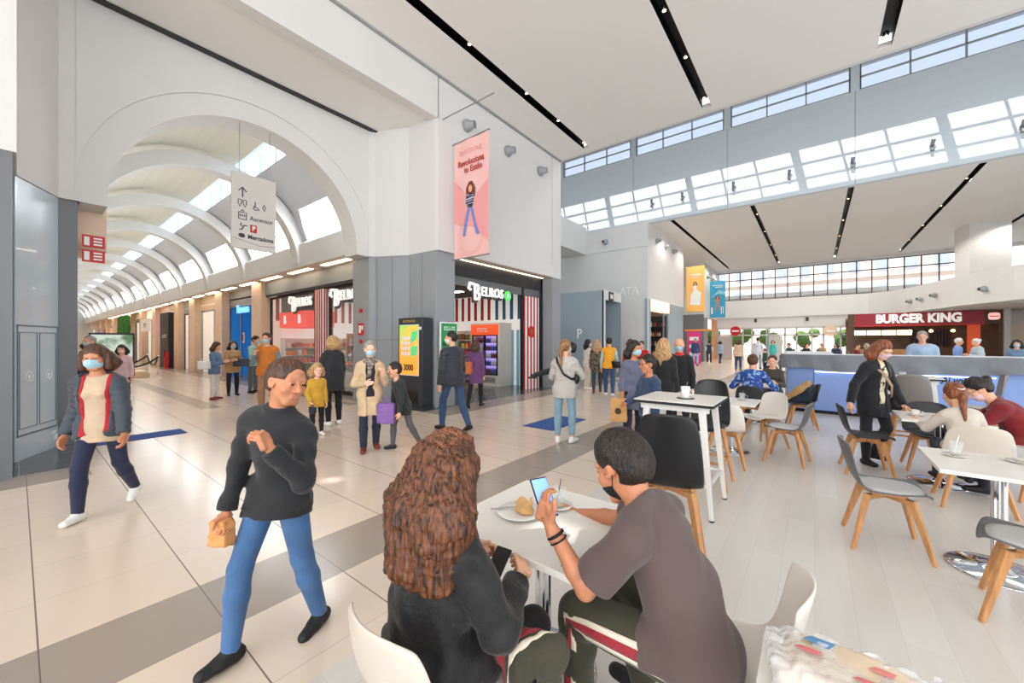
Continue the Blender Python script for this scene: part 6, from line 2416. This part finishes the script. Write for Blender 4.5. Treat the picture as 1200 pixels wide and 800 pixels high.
mesh_obj('cloth', [drape()], OLV, t)
STW, STR = C('stripe_cream', (226, 216, 198)), C('stripe_crimson', (158, 42, 56))
for x0, x1, mt_, nm_ in ((-.075, -.035, STR, 'stripe_red'), (-.028, -.005, STW, 'stripe_cream')):
    mesh_obj(nm_, [drape([((x0, 0, 0), (-1, .1, .10)), ((x1, 0, 0), (1, -.1, -.10)), ((0, 0, .14), (0, 0, -1))], .003)], mt_, t)

# 4 seated man with the phone
J = person('person', 'seated man in a brown t-shirt looking at a phone, black mask under his chin', (-.325, 1.475, 0), math.radians(90), 1.70, False, seat=.455, hscale=1.12, neck=.35, lean=(33, 2), head=(-16, 26, 0), fat=1.2, shoulder=.182,
           rA=((.09, .26, -.15), (.04, .235, -.055)), lA=((-.02, .17, -.235), (-.02, .10, .155)), hair=('short', hairmat('hair_crop', (20, 16, 15), (50, 40, 34), (90, 90, 40))), mask=MASKD, skin=SKIN2,
           top=dict(name='t_shirt', mat=C('tshirt_brown', (92, 76, 74), 3, .07), hem=.12, off=.022, sleeve='short', folds=.007, ff=20, sw=1.22),
           bottom=dict(name='track_trousers', mat=OLV, off=.020, folds=.004, bands=[(-1, -26, -12, STW, 'stripe_cream'), (-1, -12, 14, STR, 'stripe_crimson'), (-1, 14, 28, STW, 'stripe_cream')]),
           shoes=SHOE_D, res=.007, fine=.0040, rL=((.36, 1, -.05), (.0, -.30, -1)), lL=((-.04, 1, -.02), (0, .02, -1)),
           hands=(dict(n=(-.8, .1, -.4), curl=42, thumb=10), dict(n=(.75, .0, .5), curl=40, thumb=5, d=(.05, .35, .8))))
Rz = Matrix.Translation(J['root'].location) @ Matrix.Rotation(math.radians(90), 4, 'Z')
wl = Rz @ Vector(J['arm'][1][2])
d_ = (Vector(J['arm'][1][2]) - Vector(J['arm'][1][1])).normalized()
t = thing('phone', 'smartphone with a glowing blue screen in the hand of the seated man', 'phone', tuple(wl + Vector((-.055, .035, .085))), 0)
MB().box(-.038, .038, -.078, .078, -.0045, .0045).build('case', BLACK, t, bevel=.004)
MB().box(-.034, .034, -.072, .072, .0045, .0052).build('screen', M('phone_screen', (120, 160, 240), .1, emit=.9), t)
zax = Vector((.75, -.35, .62)).normalized()
yax = Vector((-.35, .15, .75))
yax = (yax - zax * yax.dot(zax)).normalized()
xax = yax.cross(zax)
t.rotation_euler = Matrix((xax, yax, zax)).transposed().to_euler()
wv = Vector(J['arm'][1][2]) - d_ * .035
ww = MB()
u1 = d_.cross(Vector((0, 0, 1))).normalized()
u2 = d_.cross(u1)
ww.tube([tuple(wv + (u1 * math.cos(a) + u2 * math.sin(a)) * .031) for a in np.linspace(0, 2 * PI, 21)], .006, 8, False)
ww.tube([tuple(wv - d_ * .022 + (u1 * math.cos(a) + u2 * math.sin(a)) * .033) for a in np.linspace(0, 2 * PI, 21)], .0035, 6, False)
wo = ww.build('wristwatch', BLACK, None, smooth=True)
wo.location = J['root'].location
wo.rotation_euler = (0, 0, math.radians(90))
tag(wo, 'dark watch and bracelet on the left wrist of the seated man', 'watch')

# 5 woman in the beige coat
J = person('person', 'woman with short fair hair, blue mask and open beige coat walking towards us', (-5.20, 3.23, 0), at_cam(-5.2, 3.23, 4), 1.61, True, lean=(2, 0),
           rA=((.28, .1, -1), (-.55, .8, .1)), lA=((-.28, .1, -.9), (.25, .8, .75)), mask=MASKB, hair=('short', H_GREY), skin=SKIN3,
           top=dict(name='dark_top', mat=C('top_black', (40, 36, 44)), hem=.12), over=dict(name='beige_coat', mat=C('coat_beige', (206, 178, 142)), hem=.36, open=.055, flare=.05, off=.016, folds=.005),
           bottom=dict(mat=C('navy_dark', (36, 40, 58)), off=.006, flare=.008), shoes=SHOE_B, fine=.005, res=.009,
           rL=((.03, .10, -1), (0, .0, -1)), lL=((-.03, -.05, -1), (0, -.25, -1)))
G = Field(J['NB'] - .25, J['NB'] + .25, .008)
G.cap(J['NB'] - J['Rt'] * .05 + J['Fw'] * .03, J['NB'] + J['Rt'] * .05 + J['Fw'] * .03, .06, .06, .02)
G.cap(J['NB'] + J['Fw'] * .07, J['NB'] + J['Fw'] * .10 - J['T'] * .2 + J['Rt'] * .02, .045, .035, .03)
G.folds(.006, 50, 3)
mesh_obj('scarf', [G.mesh()], M('scarf_grey', (110, 98, 98), .9, noise=(24, .4), two=((176, 160, 150), .45, .6)), J['root'])
# 6 child in a dark coat with a purple bag
J = person('person', 'child in a dark coat leaning forward between the beige coat woman and the kiosk', (-4.92, 3.62, 0), at_cam(-4.92, 3.62, -70), 1.30, False, lean=(22, 0),
           hair=('short', H_DARK), over=dict(name='dark_coat', mat=C('coat_dark', (44, 46, 48)), hem=.22, off=.018, hood=1), bottom=dict(mat=C('grey_trousers', (84, 80, 84)), off=.008), shoes=SHOE_D, hscale=1.12, **WALK)
bag('shopping_bag', 'purple bag swinging between the beige coat woman and the dark coated child', (-4.95, 3.34, .42), .26, .30, .1, M('purple_bag', (128, 92, 160), .6), .6)

# 7 man in the dark puffer
J = person('person', 'tall man in a dark padded jacket and jeans walking past the advert kiosk', (-5.22, 4.93, 0), at_cam(-5.22, 4.93, -140), 1.84, False, lean=(4, 0), head=(40, 2, 0), mask=MASKW,
           hair=('short', H_DARK), fat=1.05, over=dict(name='puffer_jacket', mat=C('puffer_black', (42, 46, 56), rough=.6), hem=.14, off=.030, puff=.006, folds=.003), bottom=dict(name='jeans', mat=C('jeans_dark', (52, 74, 108)), off=.010), shoes=SHOE_D, **WALK2)
# 8 woman in purple
J = person('person', 'woman in a purple coat walking away beside the sweet shop entrance', (-6.63, 7.0, 0), at_cam(-6.63, 7.0, 165), 1.68, True, hair=('long', H_BROWN, .16), head=(-20, 3, 0), mask=MASKW,
           over=dict(name='purple_coat', mat=C('coat_purple', (104, 66, 112)), hem=.30, off=.016, flare=.05, collar=1), bottom=dict(mat=C('leggings_black', (26, 26, 30)), off=.002), shoes=SHOE_D, **WALK)
bag('handbag', 'orange brown shoulder bag on the woman in the purple coat', (-6.72, 6.78, .82), .30, .30, .12, M('bag_orange', (196, 104, 60), .5), .3)
# 9 woman in quilted coat, 10 girl in yellow
J = person('person', 'fair haired woman in a black quilted coat beside the girl in yellow', (-7.38, 3.80, 0), at_cam(-7.38, 3.8, -150), 1.72, True, hair=('bob', H_BLOND, .10), head=(-15, 5, 0), fat=1.1,
           over=dict(name='quilted_coat', mat=C('quilt_black', (40, 42, 46), bump=(34, .9)), hem=.26, off=.024, flare=.07, puff=.004), bottom=dict(mat=_mats['leggings_black'], off=.002), shoes=SHOE_W,
           lA=((-.3, .3, -1), (0, .6, -.6)))
J = person('person', 'small girl with fair hair in a mustard yellow coat in front of the sweet shop', (-6.79, 3.2, 0), at_cam(-6.79, 3.2, 15), 1.18, True, hair=('bob', H_BLOND, .12), hscale=1.18, skin=SKIN3,
           over=dict(name='yellow_coat', mat=C('coat_mustard', (206, 158, 52)), hem=.20, off=.018, flare=.09), bottom=dict(mat=_mats['leggings_black'], off=.0), shoes=SHOE_W, rA=((.3, .1, -1), (-.2, .5, -.8)))
bag('handbag', 'small dark bag at the side of the girl in the yellow coat', (-6.62, 3.05, .42), .13, .11, .05, M('bag_dark', (40, 42, 56), .5), .2)
# 11-14 the group at the shop corner
J = person('person', 'man in an orange padded gilet and tan trousers holding his phone up', (-9.8, 3.51, 0), at_cam(-9.8, 3.51, -12), 1.82, False, mask=MASKB, hair=('short', H_BROWN), fat=1.18,
           rA=((.3, .3, -1), (-.3, .7, .8)), lA=((-.3, .1, -1), (-.1, .4, -.9)), head=(-10, 8, 0),
           top=dict(name='grey_shirt', mat=C('shirt_grey', (120, 134, 146)), hem=.10), over=dict(name='orange_gilet', mat=C('gilet_orange', (206, 120, 44)), hem=.12, sleeve='none', off=.024, puff=.004), bottom=dict(mat=C('tan_trousers', (160, 120, 90)), off=.014), shoes=SHOE_D)
J = person('person', 'man in a pale green shirt and grey trousers standing behind the orange gilet', (-14.0, 4.6, 0), at_cam(-14, 4.6, 55), 1.80, False, mask=MASKB, hair=('short', H_DARK), lean=(6, 0), head=(0, 16, 0),
           top=dict(name='shirt', mat=C('shirt_mint', (150, 196, 186)), hem=.12, folds=.005), bottom=dict(mat=C('trousers_grey', (96, 104, 112)), off=.012), shoes=SHOE_D, **HOLDF)
J = person('person', 'dark haired woman in a beige jacket and black leggings near the blue shop', (-13.78, 4.0, 0), at_cam(-13.78, 4, 12), 1.62, True, mask=MASKB, hair=('long', H_DARK, .22),
           over=dict(name='beige_jacket', mat=C('jacket_camel', (186, 148, 104)), hem=.20, off=.014), bottom=dict(mat=_mats['leggings_black'], off=.003), shoes=SHOE_D, **HOLDF)
bag('handbag', 'dark grey handbag on the arm of the woman in the beige jacket', (-13.45, 4.12, .88), .40, .24, .14, M('bag_slate', (66, 72, 84), .5), 1.0)
J = person('person', 'woman in a denim jacket and white trousers looking sideways near the corridor shops', (-13.2, 3.40, 0), at_cam(-13.2, 3.4, 62), 1.60, True, hair=('long', H_BROWN, .2), head=(0, 12, 0),
           over=dict(name='denim_jacket', mat=C('denim', (96, 122, 156), 6, .15), hem=.16, off=.014), bottom=dict(mat=C('white_trousers', (222, 220, 216)), off=.01), shoes=SHOE_B, **HOLDF)
bag('handbag', 'white shoulder bag on the woman in the denim jacket', (-13.15, 3.16, .86), .30, .22, .1, PAPER, 1.3)
# 15-17 people in the corridor at the left
J = person('person', 'older man in a dark blue jacket and mask at the left edge of the corridor', (-12.7, 1.03, 0), at_cam(-12.7, 1.03, -50), 1.74, False, mask=MASKB, hair=('short', H_GREY),
           over=dict(name='blue_jacket', mat=C('jacket_navy', (44, 56, 82)), hem=.14, off=.018), bottom=dict(mat=C('trousers_char', (60, 62, 68)), off=.01), shoes=SHOE_D)
J = person('person', 'person in a white top just showing past the left grey pier', (-16.4, 1.25, 0), at_cam(-16.4, 1.25, 20), 1.66, True, hair=('long', H_DARK, .15), mask=MASKB,
           over=dict(name='white_top', mat=C('white_cloth', (226, 224, 220)), hem=.2, off=.018), bottom=dict(mat=_mats['trousers_char']), shoes=SHOE_D, res=.016, fine=.008)
J = person('person', 'dark haired woman in a pink coat beside the leafy advert panel', (-13.6, 1.62, 0), at_cam(-13.6, 1.62, -10), 1.52, True, hair=('long', H_DARK, .14), mask=MASKP,
           over=dict(name='pink_coat', mat=C('coat_pink', (214, 184, 188)), hem=.3, off=.018), bottom=dict(mat=_mats['trousers_char']), shoes=SHOE_D, res=.013, fine=.0065)

# 19 woman with the ponytail and the child she carries
GP = M('grey_print_shirt', (188, 182, 176), .9, noise=(14, .1), two=((116, 112, 116), .66, .69), stretch=(1, 1, 2.6))
J = person('person', 'woman with a light brown ponytail, patterned grey top and pale jeans carrying a child', (-3.16, 5.42, 0), at_cam(-3.16, 5.42, 172), 1.64, True, lean=(-3, 0), head=(-26, 6, 0), fat=1.05,
           rA=((.55, .45, -1), (-.35, 1, .55)), lA=((-.35, .5, -1), (.2, 1, .25)), hair=('pony', hairmat('hair_light', (96, 62, 40), (176, 128, 88)), .36), mask=MASKB,
           top=dict(name='sweatshirt', mat=GP, hem=.17, off=.034, folds=.006, boxy=1), bottom=dict(name='jeans', mat=C('jeans_pale', (128, 158, 176), 5, .15), off=.002, cut=.05), shoes=SHOE_W, fine=.005, res=.009,
           rL=((.07, .06, -1), (.0, -.04, -1), (.5, 1, 0)), lL=((-.07, .0, -1), (-.0, -.06, -1), (-.15, 1, 0)))
BB = MB()
s_ = J['s']
p_ = [J['SH'] + J['Rt'] * .08 * s_ - J['Fw'] * .03 + J['T'] * .07, J['SH'] - J['Fw'] * .13 + J['Rt'] * .02, J['W1'] - J['Fw'] * .165 - J['Rt'] * .0 + J['T'] * .05, J['W1'] - J['Fw'] * .13 + J['Rt'] * .12 - J['T'] * .03, J['W1'] + J['Rt'] * .19 - J['T'] * .04]
p_[0], p_[1] = p_[0] - J['Rt'] * .20, p_[1] - J['Rt'] * .12
for a, b in zip(p_[:-1], p_[1:]):
    BB.bar(tuple(a), tuple(b), .035, .008, up=tuple(J['Fw']))
bb = BB.build('strap', BLACK, None)
G = Field(J['W1'] + J['Rt'] * .17 - .16, J['W1'] + J['Rt'] * .17 + .16, .008)
G.ell(J['W1'] + J['Rt'] * .185 - J['T'] * .05, (.05, .05, .075), None, 0)
bt_ = thing('belt_bag', 'black cross-body bag on the woman with the ponytail', 'bag', J['root'].location, J['root'].rotation_euler.z)
bb.parent = bt_
mesh_obj('pouch', [G.mesh()], PLB, bt_)
# the child: head at her right, legs to her left
hx = J['root'].rotation_euler.z
rt = Vector((math.cos(hx), math.sin(hx), 0))
fw = Vector((-math.sin(hx), math.cos(hx), 0))
base = J['root'].location
cp = base + fw * .26 - rt * .08
J2 = person('person', 'small dark haired child held in the arms of the woman with the ponytail', (cp.x, cp.y, 0), hx + math.radians(92), .98, False, seat=1.04, lean=(-28, 0), hscale=1.22, head=(0, -10, 0),
            hair=('short', H_DARK), top=dict(name='top', mat=C('black_top', (32, 34, 44)), hem=.1), bottom=dict(mat=C('black_child', (28, 30, 38)), off=.01), shoes=SHOE_D, rL=((.15, 1, .10), (.05, 1, -.25)), lL=((-.15, 1, .05), (0, 1, -.3)),
            fine=.006, rA=((.3, .4, -1), (0, .7, -.6)))
# 21-24 people walking away
J = person('person', 'woman in a white suit with long dark hair walking past the blue grey wall', (-6.07, 11.88, 0), at_cam(-6.07, 11.88, 115), 1.68, True, hair=('long', H_DARK, .22), mask=MASKW,
           over=dict(name='white_jacket', mat=C('suit_white', (226, 218, 206)), hem=.16, off=.012), bottom=dict(mat=C('suit_cream', (220, 206, 188)), off=.008), shoes=SHOE_W, fine=.007, res=.013)
J = person('person', 'woman with long fair hair and a camouflage jacket walking away', (-5.45, 11.35, 0), at_cam(-5.45, 11.35, 180), 1.70, True, hair=('long', H_BLOND, .32),
           over=dict(name='camouflage_jacket', mat=M('camo', (112, 104, 86), .9, noise=(9, .3), two=((60, 62, 52), .48, .54)), hem=.24, off=.014), bottom=dict(mat=C('leggings_grey', (62, 66, 68)), off=.003), shoes=SHOE_B, fine=.007, res=.013, **WALK)
J = person('person', 'man in a bright yellow gilet and jeans walking away', (-4.82, 10.85, 0), at_cam(-4.82, 10.85, 178), 1.76, False, hair=('short', H_DARK),
           top=dict(name='pale_shirt', mat=C('shirt_pale_green', (176, 196, 186)), hem=.1), over=dict(name='yellow_gilet', mat=C('gilet_yellow', (236, 164, 40)), hem=.1, sleeve='none', off=.016), bottom=dict(name='jeans', mat=_mats['jeans_dark'], off=.01), shoes=SHOE_W, fine=.007, res=.013, **WALK2)
bag('shoulder_bag', 'small dark shoulder bag at the hip of the man in the yellow gilet', (-4.60, 10.80, .84), .26, .2, .1, PLB, -.3)
J = person('person', 'person in a red jacket and beige trousers behind the yellow gilet', (-4.45, 11.55, 0), at_cam(-4.45, 11.55, 160), 1.68, True, hair=('bob', H_BROWN, .08), mask=MASKB, head=(-50, 0, 0),
           over=dict(name='red_jacket', mat=C('jacket_red', (196, 34, 38)), hem=.14, off=.018), bottom=dict(mat=C('beige_trousers', (212, 178, 146)), off=.012), shoes=SHOE_D, fine=.007, res=.013)
J = person('person', 'second person in red seen just right of the red jacket', (-4.42, 12.5, 0), at_cam(-4.42, 12.5, -20), 1.62, False, hair=('short', H_BROWN), mask=MASKP,
           over=dict(name='red_top', mat=_mats['jacket_red'], hem=.14, off=.018), bottom=dict(mat=_mats['beige_trousers'], off=.012), shoes=SHOE_D, fine=.008, res=.014)
# 25-28 group behind the tall table
J = person('person', 'woman in a grey blue denim shirt and blue mask holding a paper bag', (-2.11, 5.59, 0), at_cam(-2.11, 5.59, 35), 1.62, True, hair=('long', H_DARK, .18), mask=MASKB, skin=SKIN2, fat=1.2,
           rA=((.25, .05, -1), (.05, .1, -1)), lA=((-.25, .2, -1), (-.1, .4, -1)), head=(10, 2, 0),
           over=dict(name='denim_shirt', mat=C('shirt_slate', (100, 102, 124)), hem=.26, off=.014, sleeve='half', flare=.04, folds=.006), bottom=dict(mat=_mats['navy_dark']), shoes=SHOE_D, fine=.005, res=.009)
t = thing('paper_bag', 'brown paper bag with a dark round print held beside the boy in blue', 'bag', (-2.20, 5.28, .48), .25)
KR = M('kraft_paper', (206, 156, 100), .75, noise=(8, .06))
G = Field((-.18, -.12, -.02), (.18, .12, .42), .007)
G.rbox((0, 0, .17), (.10, .045, .15), ((1, 0, 0), (0, 1, 0), (0, 0, 1)), .012, 0)
G.folds(.005, 24, 2)
mesh_obj('body', [G.mesh()], KR, t)
e = MB().lathe([(0, 0), (.045, 0), (.045, .002), (0, .002)], 24).build('round_print', M('print_brown', (70, 50, 38), .7), t)
e.location = (0, -.066, .16)
e.rotation_euler = (PI / 2, 0, 0)
MB().tube([(-.05, 0, .33), (-.04, 0, .42), (.04, 0, .42), (.05, 0, .33)], .004, 6).build('handle', KR, t)
J = person('person', 'boy with short dark hair and a blue hooded top looking left behind the tall table', (-1.68, 5.05, 0), at_cam(-1.68, 5.05, -52), 1.40, False, hair=('short', H_DARK), hscale=1.12, skin=SKIN2, head=(-8, 4, 0), glasses=True,
           over=dict(name='hooded_top', mat=C('hoodie_navy', (52, 70, 98)), hem=.14, off=.020, hood=1, folds=.006), bottom=dict(mat=C('navy_shorts', (40, 50, 74))), shoes=SHOE_D, fine=.005, res=.009, rA=((.2, .2, -1), (-.1, .9, -.3)))
J = person('person', 'woman with long blonde hair and a black coat turned away beside the masked man', (-2.0, 6.65, 0), at_cam(-2.0, 6.65, 160), 1.66, True, hair=('long', H_BLOND, .34), fat=1.1,
           over=dict(name='black_coat', mat=C('coat_black', (34, 34, 36)), hem=.3, off=.022), bottom=dict(mat=_mats['leggings_black']), shoes=SHOE_D, fine=.0055, res=.010)
J = person('person', 'bald man with a pale mask and a black jacket over red, facing us', (-1.92, 7.35, 0), at_cam(-1.92, 7.35, -6), 1.66, False, hair=('bald', None), mask=MASKB, skin=SKIN, fat=1.1,
           top=dict(name='red_top', mat=C('red_inner', (206, 50, 56)), hem=.08, collar=1), over=dict(name='black_jacket', mat=_mats['coat_black'], hem=.16, off=.02), bottom=dict(mat=_mats['navy_dark']), shoes=SHOE_D, fine=.0055, res=.010)
# far walkers
FAR = dict(fine=.010, res=.020)
J = person('person', 'man in a blue jacket and pale jeans walking by the magenta poster', (-6.32, 28.07, 0), at_cam(-6.32, 28.07, 170), 1.84, False, hair=('short', H_GREY), over=dict(name='blue_jacket', mat=C('jacket_blue', (58, 72, 112)), hem=.16, off=.018), bottom=dict(mat=C('jeans_sky', (150, 184, 214))), shoes=SHOE_D, **FAR)
J = person('person', 'person in a navy gilet and white sleeves walking away near the blue banner', (-6.02, 30.83, 0), at_cam(-6.02, 30.83, 180), 1.70, False, hair=('short', H_DARK), top=dict(name='white_top', mat=_mats['white_cloth'], hem=.1), over=dict(name='navy_gilet', mat=_mats['jacket_navy'], hem=.12, sleeve='none', off=.02), bottom=dict(mat=_mats['navy_dark']), shoes=SHOE_W, **FAR, **WALK)
J = person('person', 'person in a light blue top and dark trousers right of the navy gilet', (-5.59, 32.45, 0), at_cam(-5.59, 32.45, 150), 1.66, True, hair=('bob', H_DARK, .08), over=dict(name='light_blue_top', mat=C('top_sky', (160, 184, 208)), hem=.16, off=.018), bottom=dict(mat=_mats['navy_dark']), shoes=SHOE_D, **FAR, **WALK2)
J = person('person', 'dark haired woman in a beige jacket and jeans walking towards the entrance', (-3.37, 24.78, 0), at_cam(-3.37, 24.78, 172), 1.74, True, hair=('long', H_BROWN, .16), over=dict(name='beige_jacket', mat=C('jacket_peach', (226, 196, 168)), hem=.14, off=.018), bottom=dict(name='jeans', mat=_mats['jeans_dark']), shoes=SHOE_B, fine=.009, res=.018)
J = person('person', 'man in a white checked shirt walking with the beige jacket woman', (-2.67, 27.11, 0), at_cam(-2.67, 27.11, 170), 1.86, False, hair=('short', H_BROWN), top=dict(name='checked_shirt', mat=M('check_shirt', (216, 220, 228), .8, noise=(8, .1), two=((120, 140, 176), .56, .6)), hem=.16, off=.02), bottom=dict(mat=_mats['jeans_pale']), shoes=SHOE_D, **FAR)
J = person('person', 'person in a dark green coat beside the checked shirt', (-2.15, 25.2, 0), at_cam(-2.15, 25.2, -60), 1.20, False, hair=('short', H_DARK), over=dict(name='green_coat', mat=C('coat_green', (44, 74, 66)), hem=.25, off=.03), bottom=dict(mat=_mats['navy_dark']), shoes=SHOE_D, **FAR)
J = person('person', 'person in a dark coat by the entrance doors left of the beige jacket', (-5.0, 37.5, 0), at_cam(-5, 37.5, 0), 1.72, False, hair=('short', H_DARK), over=dict(name='dark_coat', mat=_mats['coat_black'], hem=.3, off=.02), bottom=dict(mat=_mats['navy_dark']), shoes=SHOE_D, **FAR)
J = person('person', 'person in a teal tunic near the entrance doors', (-2.45, 34.5, 0), at_cam(-2.45, 34.5, 0), 1.70, True, hair=('bob', H_BROWN, .08), over=dict(name='teal_tunic', mat=C('tunic_teal', (70, 176, 172)), hem=.3, off=.02), bottom=dict(mat=C('teal_trousers', (80, 170, 166))), shoes=SHOE_W, **FAR)
# seated pair beyond
FLR = M('blue_floral', (44, 76, 150), .9, noise=(16, .2), two=((150, 180, 224), .52, .58))
SIT = dict(rL=((.15, 1, -.05), (0, -.1, -1)), lL=((-.15, 1, -.05), (0, -.1, -1)))
J = person('person', 'person in a blue patterned shirt sitting with the back to us beyond the tables', (-.92, 8.40, 0), -.05, 1.76, False, seat=.46, lean=(10, 0), fat=1.15, hair=('short', H_BROWN), fine=.006, res=.011,
           rA=((.75, .25, -1), (-.1, 1, .1)), lA=((-.75, .25, -1), (.1, 1, .1)), top=dict(name='patterned_shirt', mat=FLR, hem=.12, off=.024, folds=.006, boxy=1), bottom=dict(mat=_mats['navy_dark']), shoes=SHOE_D, **SIT)
J = person('person', 'woman facing us across the table from the blue patterned shirt', (-.72, 10.05, 0), PI, 1.64, True, seat=.46, lean=(6, 0), hair=('bun', H_BROWN), fine=.0065, res=.012,
           top=dict(name='dark_olive_top', mat=C('top_olive', (72, 66, 56)), hem=.12, off=.02), bottom=dict(mat=_mats['navy_dark']), shoes=SHOE_D, **SIT, **HOLDF)

# 37 standing woman in black
J = person('person', 'standing woman with auburn hair, pink mask and black coat gripping the dark chair', (.60, 6.98, 0), at_cam(.6, 6.98, 52), 1.64, True, hair=('bob', H_AUBURN, .17), mask=MASKP, lean=(8, 0), head=(-4, 26, 0), fat=1.08,
           rA=((.55, -.22, -1), (.32, .05, -1)), lA=((-.2, .25, -1), (-.05, .45, -1)), glasses=True,
           top=dict(name='patterned_top', mat=M('cream_black_print', (222, 208, 180), .8, noise=(26, .2), two=((36, 34, 34), .56, .6)), hem=.20), over=dict(name='black_coat', mat=C('coat_jet', (24, 25, 30)), hem=.26, off=.020, open=.04, collar=1, flare=.04),
           bottom=dict(mat=C('trousers_black2', (34, 34, 38)), off=.008), shoes=SHOE_D, fine=.005, res=.009, rL=((.05, .0, -1), (0, .0, -1)), lL=((-.05, .25, -1), (0, -.45, -1)))
st = MB()
q_ = [J['SH'] + J['Rt'] * .12 + J['T'] * .06, J['CH'] + J['Fw'] * .15 + J['Rt'] * .05, J['W1'] + J['Fw'] * .17 - J['Rt'] * .06, J['P'] + J['Fw'] * .10 - J['Rt'] * .17]
for a, b in zip(q_[:-1], q_[1:]):
    st.bar(tuple(a), tuple(b), .035, .006, up=tuple(J['Fw']))
bt_ = thing('shoulder_bag', 'dark bag with a tan strap across the woman in the black coat', 'bag', J['root'].location, J['root'].rotation_euler.z)
st.build('strap', M('strap_tan', (160, 132, 110), .6), bt_)
G = Field(J['P'] - .3, J['P'] + .3, .009)
G.ell(J['P'] + J['Fw'] * .10 - J['Rt'] * .20 - v3(0, 0, .06), (.06, .11, .13), None, 0)
G.folds(.004, 30, 3)
mesh_obj('pouch', [G.mesh()], PLB, bt_)
# 38 girl with the ponytail, 39 woman in dark red
J = person('person', 'girl with a long auburn ponytail and cream top writing at the table', (1.20, 5.90, 0), .12, 1.34, True, seat=.46, lean=(16, -4), head=(12, 22, 0), hscale=1.1, hair=('pony', H_AUBURN, .36),
           rA=((.45, .4, -1), (-.3, 1, .25)), lA=((-.5, .6, -.8), (-.1, 1, .2)), top=dict(name='cream_top', mat=C('knit_cream', (206, 196, 184)), hem=.12, off=.02, folds=.004, boxy=1), bottom=dict(mat=_mats['navy_dark']), shoes=SHOE_D, fine=.0048, res=.009, **SIT)
t = thing('hair_band', 'small pale hair band on the ponytail of the girl', 'hair tie', J['root'].location, J['root'].rotation_euler.z)
pb_ = J['HC'] - J['RH'][1] * .125 * J['hs'] + J['RH'][2] * .05 * J['hs']
pb_ = J['HC'] + (J['RH'][1] * -.112 + J['RH'][2] * .035) * J['hs']
MB().tube([tuple(pb_ + (v3(1, 0, 0) * math.cos(a) + v3(0, 1, .3) * math.sin(a)) * .026) for a in np.linspace(0, 2 * PI, 15)], .006, 6, False).build('band', PLW, t)
t = thing('pen', 'dark pen in the left hand of the girl', 'pen', (.96, 6.36, .80), .3)
MB().tube([(0, 0, 0), (-.05, .02, .11)], .004, 6).build('barrel', BLACK, t)
J = person('person', 'woman in a dark red jumper bending over the table beside the girl', (1.78, 6.40, 0), math.radians(82), 1.68, True, seat=.46, lean=(44, 6), head=(10, 34, 0), hair=('bun', H_DARK), mask=MASKP, glasses=True, fat=1.12, skin=SKIN,
           rA=((.2, .8, -.6), (-.4, .6, .05)), lA=((-.25, .6, -.8), (.6, .9, .1)), top=dict(name='red_jumper', mat=C('jumper_red', (120, 26, 34)), hem=.13, off=.03, folds=.006, boxy=1), bottom=dict(mat=_mats['navy_dark'], off=.014), shoes=SHOE_D, fine=.0048, res=.009,
           rL=((.2, 1, -.05), (0, -.1, -1)), lL=((-.3, 1, -.1), (-.05, -.1, -1)))
# staff behind the counter and people beyond
J = person('person', 'server in a pale blue gown and cap behind the island counter', (2.0, 13.2, 0), at_cam(2, 13.2, 0), 1.86, False, hair=('short', H_GREY), over=dict(name='blue_gown', mat=C('gown_blue', (172, 194, 216)), hem=.3, off=.03), bottom=dict(mat=_mats['navy_dark']), shoes=SHOE_D, fine=.007, res=.013)
J = person('person', 'worker in a light blue shirt and white cap near the burger sign, facing left', (4.2, 21.7, 0), at_cam(4.2, 21.7, 80), 1.74, False, hair=('short', M('cap_white', (226, 226, 224), .8)), top=dict(name='blue_shirt', mat=C('shirt_blue', (134, 168, 224)), hem=.14, off=.025), bottom=dict(mat=_mats['navy_dark']), shoes=SHOE_D, fine=.008, res=.015)
J = person('person', 'worker in a white jacket and cap bending, right of the light blue shirt', (4.7, 21.4, 0), at_cam(4.7, 21.4, -60), 1.72, True, lean=(14, 0), hair=('bun', _mats['cap_white']), over=dict(name='white_jacket', mat=C('jacket_ice', (200, 214, 220)), hem=.16, off=.025), bottom=dict(mat=_mats['navy_dark']), shoes=SHOE_D, fine=.008, res=.015, **HOLDF)
J = person('person', 'dark haired woman in a blue top at the right edge by the glass pane', (4.93, 19.1, 0), at_cam(4.93, 19.1, 0), 1.66, True, hair=('long', H_DARK, .2), mask=MASKB, over=dict(name='blue_top', mat=C('top_steel', (110, 136, 160)), hem=.16, off=.02), bottom=dict(mat=_mats['navy_dark']), shoes=SHOE_D, fine=.008, res=.015)
CL = [('coat_green', 'dark green'), ('coat_black', 'black'), ('jacket_camel', 'camel'), ('jacket_navy', 'navy'), ('jumper_red', 'dark red'), ('coat_dark', 'charcoal')]
for k, (x, y) in enumerate(((-1.25, 29.5), (-.4, 27.9), (.33, 30.7), (.95, 28.7), (1.5, 24.0), (2.0, 25.2))):
    mt, cn = CL[k]
    J = person('person', 'person in %s sitting far beyond the counter, %s from the left' % (cn, ['first', 'second', 'third', 'fourth', 'fifth', 'sixth'][k]), (x, y, 0), at_cam(x, y, (-60, 40, 150, -30, 80, -90)[k]), 1.72, bool(k % 2), seat=.62, hair=(('short', 'long')[k % 2], (H_DARK, H_BROWN, H_GREY)[k % 3], .15),
               over=dict(name='coat', mat=_mats[mt], hem=.12, off=.03), bottom=dict(mat=_mats['navy_dark']), shoes=SHOE_D, fine=.010, res=.020, zoff=0, **SIT)
    put('hgrey', x, y, (math.cos(J['root'].rotation_euler.z + PI / 2), math.sin(J['root'].rotation_euler.z + PI / 2)), 'stool of the far seated person in %s beyond the counter' % cn)
